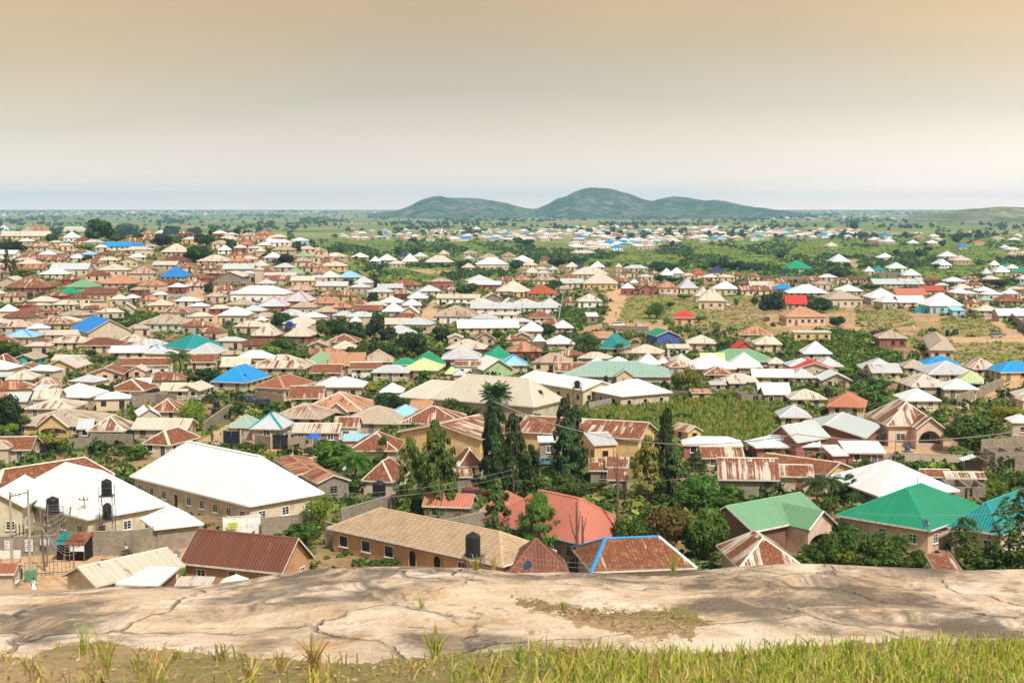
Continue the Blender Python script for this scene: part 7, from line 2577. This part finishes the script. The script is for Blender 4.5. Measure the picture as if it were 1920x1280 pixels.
    for i in range(8):
        a = MB(); w0, w1 = 3.2 * (1 - i / 9), 3.2 * (1 - (i + 1) / 9); z0, z1 = H * i / 8, H * (i + 1) / 8
        for k in range(3):
            t, u = k * 2.094, (k + 1) * 2.094
            p0, p1 = (w0 * math.cos(t), w0 * math.sin(t), z0), (w1 * math.cos(t), w1 * math.sin(t), z1); q0, q1 = (w0 * math.cos(u), w0 * math.sin(u), z0), (w1 * math.cos(u), w1 * math.sin(u), z1)
            a.tube([p0, p1], .32, 4); a.tube([p0, q1], .17, 4); a.tube([q0, p1], .17, 4); a.tube([p1, q1], .17, 4)
        link('lattice_section', a.mesh('lattice_section', M['paint']), o, (.42, .10, .07) if i % 2 == 0 else (.6, .58, .55))
    a = MB(); a.tube([(0, 0, H), (0, 0, H + 7)], .25, 5); link('antenna', a.mesh('antenna', M['steel']), o)
    thing(o, 'telecom tower', 'tower', None, None, 'slim red and white lattice telecom tower standing on the far green plain')
    # turquoise shop doors
    Yd = None
    for i, px_ in enumerate((1719, 1737, 1752)):
        x, y, z = ground_at(px_, 586.5); s = F / y; o = empty('shop_shutter', (x, y - 1.2, z), 0)
        mb = MB(); mb.box((0, 0, 1.2), ((11, 12, 10)[i] / s, .15, 2.6)); link('shutter', mb.mesh('shutter', M['paint']), o, (.02, .32, .36))
        for j in range(4):
            mb = MB(); mb.box((0, -.09, .5 + .5 * j), ((10, 11, 9)[i] / s, .03, .05)); link('slat', mb.mesh('slat', M['paint']), o, (.015, .2, .24))
        thing(o, 'shop shutter', 'shutter', None, 'turquoise shop shutters', 'turquoise shop shutter, ' + ('left', 'middle', 'right')[i] + ' one below the large white roof')
    # bare trunks
    for px_, yt, yb, pts, lb in ((1080, 940, 1068, [(-8, .45, -14), (6, .5, 9)], 'dead forked trunk in front of the salmon roof, the taller'), (1091, 967, 1066, [(3, .6, 8)], 'shorter dead trunk in front of the salmon roof'), (1156, 850, 1040, [(4, .55, 9), (-5, .7, -8)], 'tall bare dead trunk between salmon roof and olive tree')):
        Y = march(px_, yb + 6); x = ray(px_, yb)[0] * Y; z = tzf(x, Y); s = F / Y; H = HC + ray(px_, yt)[1] * Y - z
        o = empty('dead_tree', (x, Y, z)); mb = MB(); mb.tube([(0, 0, -.5), (.1, 0, H * .5), (.05, 0, H * .8), (0, 0, H)], [.2, .16, .12, .06], 8); link('trunk', mb.mesh('trunk', M['bark']), o)
        for dx, t, ex in pts:
            b = MB(); b.tube([(.08, 0, H * t), (dx / s * .7, .1, H * (t + .12)), (ex / s, .1, H * (t + .38) * .98)], [.11, .08, .035], 6); link('branch', b.mesh('branch', M['bark']), o)
        thing(o, 'dead tree', 'dead trunk', None, 'dead trunks', lb)
# ------------------------------------------------------------------ the rock in front
EDGE_X = [-300, 0, 90, 180, 260, 330, 400, 450, 500, 560, 640, 740, 800, 900, 980, 1040, 1100, 1180, 1250, 1300, 1400, 1500, 1560, 1640, 1720, 1800, 1860, 1920, 2200]
EDGE_Y = [1118, 1112, 1108, 1100, 1098, 1100, 1094, 1086, 1080, 1070, 1064, 1062, 1062, 1066, 1076, 1074, 1070, 1076, 1078, 1070, 1060, 1056, 1058, 1062, 1066, 1070, 1072, 1070, 1075]
EDGE_XF = np.arange(-300, 2201, 10.0)
EDGE_YF = np.convolve(np.pad(np.interp(EDGE_XF, EDGE_X, EDGE_Y), 4, 'edge'), np.ones(9) / 9, 'valid')
SOIL_X = [-300, 0, 60, 105, 200, 320, 480, 640, 760, 830, 900, 1000, 1100, 1200, 1300, 1450, 1600, 1750, 1920, 2200]
SOIL_Y = [1230, 1232, 1236, 1212, 1208, 1218, 1228, 1240, 1240, 1228, 1222, 1216, 1214, 1222, 1226, 1216, 1206, 1200, 1204, 1204]
YE = 15.0
def rock_z(x, y):
    u = 960 + F * x / y
    base = -2.16 - .185 * (y - 6.5)
    fall = max(0, y - 13.2)
    base -= .065 * fall * fall if fall < 4 else .065 * 16 + .52 * (fall - 4)
    ey = float(np.interp(u, EDGE_XF, EDGE_YF))
    k = float(sstep(8.5, 14.0, y))
    base += -(ey - 1066) / F * 15.0 * k
    n = mnoise.fractal((x * .16, y * .32, 2.0), .9, 2.0, 5) * .07
    n += mnoise.fractal((x * .9, y * 1.6, 5.0), 1.0, 2.1, 4) * .022
    l = mnoise.noise((x * .22 + 3, y * .9 - x * .08, 1.0))       # ledges that run along the rock
    n -= .05 * max(0, 1 - abs(l) / .05) * (.4 + .6 * abs(mnoise.noise((x * .3, y * .3, 8))))
    n *= float(sstep(6.5, 9, y)) * (1 - .75 * float(sstep(12.5, 14.2, y)))
    # two gullies that reach the edge and a hollow of soil
    for gx, w in ():
        y0 = 12.5
        d = abs(u - gx - 14 * math.sin(y * 2.1)) / w
        n -= .06 * max(0, 1 - d)  * float(sstep(y0 - 2.6, y0 - .6, y)) * (1 - float(sstep(13.5, 15, y)) * .7)
    return HC + base + n

def make_rock():
    t = NT('granite'); tc = t.n('ShaderNodeTexCoord'); P = tc.outputs['Object']
    st = t.scalev(P, (1.15, .5, 1.0))
    n1 = t.noise(st, .55, 6, .62, .5); n2 = t.noise(st, 1.7, 6, .66, .8); n3 = t.noise(P, 26, 4, .65); n4 = t.noise(t.addv(st, (7, 3, 1)), .8, 5, .65, .6); n5 = t.noise(t.scalev(P, (1, .6, 1)), 3.2, 7, .72, 1.4)
    col = t.mix(t.smooth(n1, .36, .62), (.50, .345, .21), (.63, .48, .335))
    col = t.mix(t.smooth(n4, .46, .66), col, (.72, .58, .44))
    col = t.mix(t.smooth(n2, .54, .68), col, (.50, .315, .16))
    dark = t.math('MULTIPLY', t.smooth(n1, .54, .40), t.smooth(n2, .38, .56))
    col = t.mix(t.math('MULTIPLY', dark, .85), col, (.105, .088, .072))
    col = t.mix(t.math('MULTIPLY', t.smooth(n5, .54, .68), .7), col, (.14, .11, .085))
    sp = t.n('ShaderNodeSeparateXYZ'); t.l(P, sp.inputs[0])
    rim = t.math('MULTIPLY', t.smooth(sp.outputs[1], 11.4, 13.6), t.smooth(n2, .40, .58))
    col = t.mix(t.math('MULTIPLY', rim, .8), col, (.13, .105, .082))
    col = t.mix(t.smooth(n3, .45, .8), col, t.mix(1.0, col, (.72, .70, .68), 'MULTIPLY'))
    vo = t.n('ShaderNodeTexVoronoi', feature='DISTANCE_TO_EDGE'); vo.inputs['Scale'].default_value = .42
    wv = t.n('ShaderNodeVectorMath', operation='ADD'); nz = t.n('ShaderNodeTexNoise'); nz.inputs['Scale'].default_value = .9; nz.inputs['Detail'].default_value = 5
    t.l(st, nz.inputs['Vector']); t.l(nz.outputs['Color'], wv.inputs[0]); t.l(st, wv.inputs[1]); t.l(wv.outputs[0], vo.inputs['Vector'])
    crack = t.smooth(vo.outputs['Distance'], .011, .0)
    crack = t.math('MULTIPLY', crack, t.smooth(n4, .40, .62))
    col = t.mix(t.math('MULTIPLY', crack, .6), col, (.09, .07, .055))
    h = t.math('ADD', t.math('MULTIPLY', n2, 1.0), t.math('MULTIPLY', n3, .25)); h = t.math('SUBTRACT', h, t.math('MULTIPLY', crack, .8))
    h = t.math('ADD', h, t.math('MULTIPLY', n5, .6))
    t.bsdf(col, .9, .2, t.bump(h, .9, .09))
    soil = mat_ground('soil', ((.27, .17, .09), (.37, .25, .135), (.20, .17, .06)), 1.2, 14, .4, (.40, .27, .15))
    nx, ny = 620, 260
    ys = np.concatenate([np.linspace(3.0, 6, 20), np.linspace(6.03, 15.8, 215), np.linspace(16, 30, 25)])
    V = []; us = np.linspace(-500, 2420, nx)
    for y in ys:
        for u in us:
            x = (u - 960) / F * y; V.append((x, y, rock_z(x, y)))
    co = np.array(V); px, py = proj(co[:, 0], co[:, 1], co[:, 2])
    ny = len(ys)
    i = (np.arange(ny - 1)[:, None] * nx + np.arange(nx - 1)[None, :]).ravel()
    Q = np.stack([i, i + 1, i + nx + 1, i + nx], -1)
    fx, fy = px[Q].mean(1), py[Q].mean(1)
    j = np.array([mnoise.fractal((a * .012, b * .03, .5), .8, 2, 4) for a, b in zip(fx, fy)]) * 11
    sm = fy + j > np.interp(fx, SOIL_X, SOIL_Y)
    j2 = np.array([mnoise.fractal((a * .02, b * .05, 4.5), .8, 2, 4) for a, b in zip(fx, fy)])
    sm |= in_poly(fx + j * 2.2, fy + j2 * 14, [(960, 1118), (1010, 1122), (1090, 1140), (1200, 1138), (1290, 1146), (1330, 1170), (1280, 1196), (1200, 1192), (1130, 1176), (1040, 1158), (1000, 1136)])
    for nm, mask, mt in (('rock', ~sm, t.m), ('soil', sm, soil)):
        q = Q[mask]; idx, inv = np.unique(q, return_inverse=True)
        me = bpy.data.meshes.new(nm); me.from_pydata(co[idx].tolist(), [], inv.reshape(-1, 4).tolist()); me.materials.append(mt)
        me.polygons.foreach_set('use_smooth', [True] * len(q)); me.update()
        structure(link(nm, me))

def unproj_rock(u, v):
    a, b = ray(u, v); lo, hi = 3.0, 17.0
    for k in range(60):
        y = 4.5 + k * .2
        if HC + b * y <= rock_z(a * y, y): hi = y; lo = y - .2; break
    else: return None
    for _ in range(12):
        m = (lo + hi) / 2
        if HC + b * m <= rock_z(a * m, m): hi = m
        else: lo = m
    return Vector((a * hi, hi, rock_z(a * hi, hi)))

def blades(spots, hr, wr, cols, lean=.45):
    V, C = [], []
    for p in spots:
        h = rng.uniform(*hr); w = rng.uniform(*wr); a = rng.uniform(0, 6.28); b = rng.uniform(-.9, .9) + (0 if rng.random() < .5 else math.pi); l = abs(rng.gauss(0, lean))
        d = Vector((math.cos(a), math.sin(a), 0)); sd = Vector((math.cos(b), math.sin(b) * .4, 0)) * w
        c = rng.choice(cols); k = rng.uniform(.75, 1.3); c = [x * k for x in c]
        P = [Vector(p), Vector(p) + Vector((0, 0, h * .45)) + d * (l * h * .18), Vector(p) + Vector((0, 0, h * .8)) + d * (l * h * .55), Vector(p) + Vector((0, 0, h * (1 - .25 * l))) + d * (l * h * 1.0)]
        W = [1, .85, .5, .06]
        for i in range(3):
            V.append([P[i] - sd * W[i], P[i] + sd * W[i], P[i + 1] + sd * W[i + 1], P[i + 1] - sd * W[i + 1]]); C.append(c)
    return np.array([[tuple(q) for q in f] for f in V]), np.array(C)

def make_grass():
    gr = ((.16, .24, .02), (.24, .29, .03), (.33, .34, .05), (.11, .18, .02), (.40, .36, .08))
    dry = ((.40, .27, .09), (.46, .33, .13), (.32, .20, .07), (.50, .38, .16))
    def spots(n, dens, y0=0, y1=1330):
        out = []
        while len(out) < n:
            u = rng.uniform(-120, 2040); v = rng.uniform(1195, 1345)
            e = float(np.interp(u, SOIL_X, SOIL_Y))
            if v < e + rng.uniform(-3, 14): continue
            if rng.random() > dens(u, v): continue
            y = None; p = unproj_rock(u, v)
            if p is not None: out.append(p)
        return out
    cl = lambda u, v, s=0: .5 + .9 * mnoise.noise((u * .012 + s, v * .02, s))
    dg = lambda u, v: max(.003, min(1, (float(sstep(760, 1300, u)) * .92 + .010) * (cl(u, v) + .2)))
    g = spots(6400, dg); V, C = blades(g, (.02, .105), (.0022, .005), gr + ((.42, .36, .09), (.30, .34, .04)), .75)
    o = link('grass', quads_mesh('grass', V, M['tint'], C)); o['kind'] = 'stuff'
    dd = lambda u, v: max(.02, min(1, max(0, cl(u, v, 5) * 2 - 1)) if u < 1000 else min(1, (cl(u, v, 5) * (.75 - .4 * float(sstep(900, 1500, u))))))
    d = spots(2300, dd); V, C = blades(d, (.025, .10), (.003, .006), dry + ((.24, .24, .05), (.36, .33, .05), (.20, .24, .03)), .9)
    o = link('dry_grass', quads_mesh('dry_grass', V, M['tint'], C)); o['kind'] = 'stuff'
    # fallen leaves and chips on the soil
    V, C = [], []
    lit = spots(2600, lambda u, v: .9)
    while len(lit) < 3300:
        u, v = rng.uniform(970, 1330), rng.uniform(1122, 1194)
        if in_poly(np.array([u]), np.array([v]), [(960, 1118), (1010, 1122), (1090, 1140), (1200, 1138), (1290, 1146), (1330, 1170), (1280, 1196), (1200, 1192), (1130, 1176), (1040, 1158), (1000, 1136)])[0]:
            p = unproj_rock(u, v)
            if p is not None: lit.append(p)
    for p in lit:
        a = rng.uniform(0, 6.28); L = rng.uniform(.007, .02); d = Vector((math.cos(a), math.sin(a), rng.uniform(-.3, .5))) * L; s = Vector((-math.sin(a), math.cos(a), rng.uniform(-.4, .4))) * L * .45
        p = p + Vector((0, 0, .012)); V.append([p - d, p + s, p + d, p - s]); C.append(rng.choice(((.33, .20, .10), (.40, .27, .15), (.22, .12, .06), (.46, .34, .21), (.28, .18, .11), (.14, .09, .05))))
    o = link('leaf_litter', quads_mesh('leaf_litter', np.array([[tuple(q) for q in f] for f in V]), M['tint'], np.array(C))); o['kind'] = 'stuff'
    # single tufts one can point to
    T = [(816, 1232, .22, 26, gr, 'fresh green tuft at the lower end of the pale rock slab', .012), (590, 1258, .22, 34, dry, 'spiky golden dry tuft, the largest at the lower left', .012), (528, 1262, .14, 26, dry, 'low orange dry tuft left of the largest golden tuft', .010), (470, 1276, .13, 26, dry, 'orange dry tuft at the bottom edge left of the golden tufts', .010),
         (1262, 1072, .30, 26, ((.24, .27, .04), (.34, .34, .07)), 'yellow green grass tuft on the rock rim by the blue ridged roof', .009), (893, 1068, .22, 22, ((.22, .24, .05), (.40, .33, .12)), 'grass tuft on the rock rim below the big water tank', .01), (927, 1066, .20, 22, dry, 'brownish dry tuft on the rock rim, right of the tank tuft', .01),
         (792, 1140, .13, 12, gr, 'little weed growing in the soil pocket of the rock', .008), (1250, 1150, .10, 10, gr, 'small green sprig right of the soil hollow', .007), (1055, 1145, .12, 12, gr, 'small weed at the upper end of the soil hollow', .008), (155, 1226, .26, 14, ((.30, .32, .05), (.22, .26, .04)), 'thin yellow weed stalks at the lower left', .006), (200, 1250, .28, 12, ((.40, .36, .06), (.28, .30, .05)), 'yellow weed stalks right of the thin ones at lower left', .006),
         (415, 1238, .12, 16, ((.10, .14, .025), (.2, .2, .05)), 'dark green little tuft beside the dry tufts', .008), (1545, 1062, .07, 10, gr, 'tiny tuft on the crest of the right rock', .007), (1710, 1166, .09, 10, gr, 'tiny yellow tuft on the pale right rock', .006), (330, 1236, .10, 14, gr, 'small green tuft in the dead leaves at the left', .008)]
    for u, v, h, n, cols, lb, w in T:
        p = unproj_rock(u, v)
        if p is None: p = Vector((ray(u, v)[0] * 14.6, 14.6, HC + ray(u, v)[1] * 14.6))
        sp = [(rng.gauss(0, .009), rng.gauss(0, .009), -.015) for _ in range(n)]
        V, C = blades(sp, (h * .55, h * 1.05), (w * .3, w * .55), cols, .75)
        o = link('grass_tuft', quads_mesh('grass_tuft', V, M['tint'], C)); o.location = p
        thing(o, 'grass tuft', 'grass tuft', None, 'grass tufts on the rock', lb)

# ------------------------------------------------------------------ sky, light, air, camera
def make_world():
    w = bpy.data.worlds.new('World'); SC.world = w; w.use_nodes = True
    t = w.node_tree; t.nodes.clear()
    out = t.nodes.new('ShaderNodeOutputWorld'); bg = t.nodes.new('ShaderNodeBackground'); t.links.new(bg.outputs[0], out.inputs[0])
    sk = t.nodes.new('ShaderNodeTexSky'); sk.sky_type = 'NISHITA'; sk.sun_disc = False
    sk.sun_elevation = R_(SUN_EL); sk.sun_rotation = R_(SUN_ROT); sk.dust_density = 4.0; sk.air_density = 1.0; sk.altitude = 300
    tc = t.nodes.new('ShaderNodeTexCoord'); sep = t.nodes.new('ShaderNodeSeparateXYZ'); t.links.new(tc.outputs['Generated'], sep.inputs[0])
    # overcast veil: grey at the horizon, sandy yellow above, pale grey-white overhead
    def mth(op, a, b):
        n = t.nodes.new('ShaderNodeMath'); n.operation = op
        for s, v in zip(n.inputs, (a, b)):
            if isinstance(v, bpy.types.NodeSocket): t.links.new(v, s)
            else: s.default_value = v
        return n.outputs[0]
    nz = t.nodes.new('ShaderNodeTexNoise'); nz.inputs['Scale'].default_value = 2.6; nz.inputs['Detail'].default_value = 2.5; nz.inputs['Roughness'].default_value = .45
    mp = t.nodes.new('ShaderNodeMapping'); mp.inputs['Scale'].default_value = (1, 1, 3.0); t.links.new(tc.outputs['Generated'], mp.inputs[0]); t.links.new(mp.outputs[0], nz.inputs['Vector'])
    z = mth('ADD', sep.outputs[2], mth('MULTIPLY', mth('SUBTRACT', nz.outputs['Fac'], .5), .07))
    rp = t.nodes.new('ShaderNodeValToRGB'); e = rp.color_ramp.elements
    stops = SKY_STOPS
    while len(e) < len(stops): e.new(.5)
    for k, (p, c) in enumerate(stops): e[k].position = p; e[k].color = (*c, 1)
    t.links.new(z, rp.inputs[0])
    # brighter towards the right and at the far left
    br = mth('ADD', 1.0, mth('MULTIPLY', sep.outputs[0], SKY_X))
    br = mth('ADD', br, mth('MULTIPLY', mth('MULTIPLY', sep.outputs[0], sep.outputs[0]), 1.3))
    br = mth('ADD', br, mth('MULTIPLY', mth('SUBTRACT', nz.outputs['Fac'], .5), .65))
    sc = t.nodes.new('ShaderNodeVectorMath'); sc.operation = 'SCALE'; t.links.new(rp.outputs[0], sc.inputs[0]); t.links.new(mth('MULTIPLY', br, 1 / SKY_STR), sc.inputs[3])
    mx = t.nodes.new('ShaderNodeMix'); mx.data_type = 'RGBA'; mx.inputs[0].default_value = .93
    t.links.new(sk.outputs[0], mx.inputs[6]); t.links.new(sc.outputs[0], mx.inputs[7])
    t.links.new(mx.outputs[2], bg.inputs[0]); bg.inputs[1].default_value = SKY_STR

SUN_EL, SUN_ROT = 54.0, 150.0
SKY_STR = .12
SKY_X = .42
SKY_STOPS = [(0.0, (1.05, .75, .60)), (.016, (.70, .575, .48)), (.07, (.405, .35, .268)), (.11, (.365, .275, .166)), (.145, (.375, .252, .125)), (.26, (.33, .28, .20)), (.6, (.27, .265, .26)), (1.0, (.30, .305, .31))]

def make_light():
    s = bpy.data.lights.new('sun', 'SUN'); s.energy = 3.0; s.angle = R_(6); s.color = (1.0, .95, .87)
    o = bpy.data.objects.new('sun', s); COL.objects.link(o)
    az = R_(SUN_ROT)     # the sky's rotation turns clockwise from +Y seen from above
    d = Vector((math.sin(az) * math.cos(R_(SUN_EL)), math.cos(az) * math.cos(R_(SUN_EL)), math.sin(R_(SUN_EL))))
    o.rotation_euler = d.to_track_quat('Z', 'Y').to_euler()
    cam = bpy.data.cameras.new('camera'); c = bpy.data.objects.new('camera', cam); COL.objects.link(c)
    cam.sensor_width = 36; cam.lens = 36 * F / 1920; cam.clip_start = .1; cam.clip_end = 60000
    c.location = (0, 0, HC); c.rotation_euler = (math.pi / 2 - PITCH, 0, 0)
    cam.dof.use_dof = True; cam.dof.focus_distance = 230; cam.dof.aperture_fstop = 11.0
    SC.camera = c
    SC.view_settings.view_transform = 'Standard'; SC.view_settings.look = 'None'; SC.view_settings.gamma = 1.0
    SC.view_settings.exposure = EXPO
    SC.cycles.use_denoising = True
    SC.cycles.max_bounces = 5; SC.cycles.diffuse_bounces = 3; SC.cycles.transparent_max_bounces = 4; SC.cycles.volume_bounces = 0
EXPO = .82

def make_haze():
    mb = MB(); mb.box((0, 8000, 109), (34000, 16900, 224))
    t = NT('air'); v = t.n('ShaderNodeVolumePrincipled')
    v.inputs['Color'].default_value = (.40, .75, 1.0, 1); v.inputs['Density'].default_value = HAZE; v.inputs['Anisotropy'].default_value = .0
    t.l(v.outputs[0], t.out.inputs[1])
    o = link('haze', mb.mesh('haze', t.m)); o['kind'] = 'stuff'
HAZE = 7.0e-5
# ------------------------------------------------------------------ labels that single each thing out
ORD = ['nearest', 'second nearest', 'third nearest', 'fourth nearest', 'fifth nearest', 'sixth nearest', 'seventh nearest', 'eighth nearest']
def make_labels():
    refs = [t for t in THINGS if t['ref']]
    used = set()
    for t in THINGS:
        if t['label']:
            t['o']['label'] = t['label']; used.add(t['label'])
    by = {}
    for t in THINGS: by.setdefault(t['d'], []).append(t)
    def sector(a, b):
        dx, dy = a[0] - b[0], (a[1] - b[1]) * 2.2
        if abs(dx) > abs(dy): return 'to the right of' if dx > 0 else 'to the left of'
        return 'behind' if dy < 0 else 'in front of'
    dist = lambda a, b: math.hypot(a[0] - b[0], (a[1] - b[1]) * 2.2)
    for t in THINGS:
        if t['label']: continue
        same = [s for s in by[t['d']] if not (s['label'] and s['ref'])]
        best = None
        for r in sorted(refs, key=lambda r: dist(t['pos'], r['pos']))[:14]:
            if r is t: continue
            sc = sector(t['pos'], r['pos'])
            g = sorted((s for s in same if s is not r and sector(s['pos'], r['pos']) == sc), key=lambda s: dist(s['pos'], r['pos']))
            k = g.index(t)
            if k >= len(ORD): continue
            n = len(f"{t['d']}, {ORD[k]} {sc} the {r['ref']}".split())
            sco = (k, n > 16, dist(t['pos'], r['pos']))
            lb = f"{t['d']}, {ORD[k]} {sc} the {r['ref']}" if n <= 16 else f"{t['d'].replace(' house with', ' house,')}, {ORD[k]} {sc} {r['ref']}"
            if lb in used or len(lb.split()) > 16: continue
            if best is None or sco < best[0]: best = (sco, lb)
        if best is None:
            best = (0, f"{t['d']} at column {int(t['pos'][0] / 19.2)} of the view")
        used.add(best[1]); t['o']['label'] = best[1]

# ------------------------------------------------------------------ build
make_world(); make_light()
ctr, zone, zpx, zpy = make_terrain()
make_hills()
rest = make_houses()
trees(TREES)
far_houses(rest)
scatter_cover(ctr, zone, zpx, zpy)
make_props()
make_rock(); make_grass()
make_haze()
make_labels()
print('THINGS', len(THINGS), 'REST', len(rest), 'OBJ', len(bpy.data.objects))
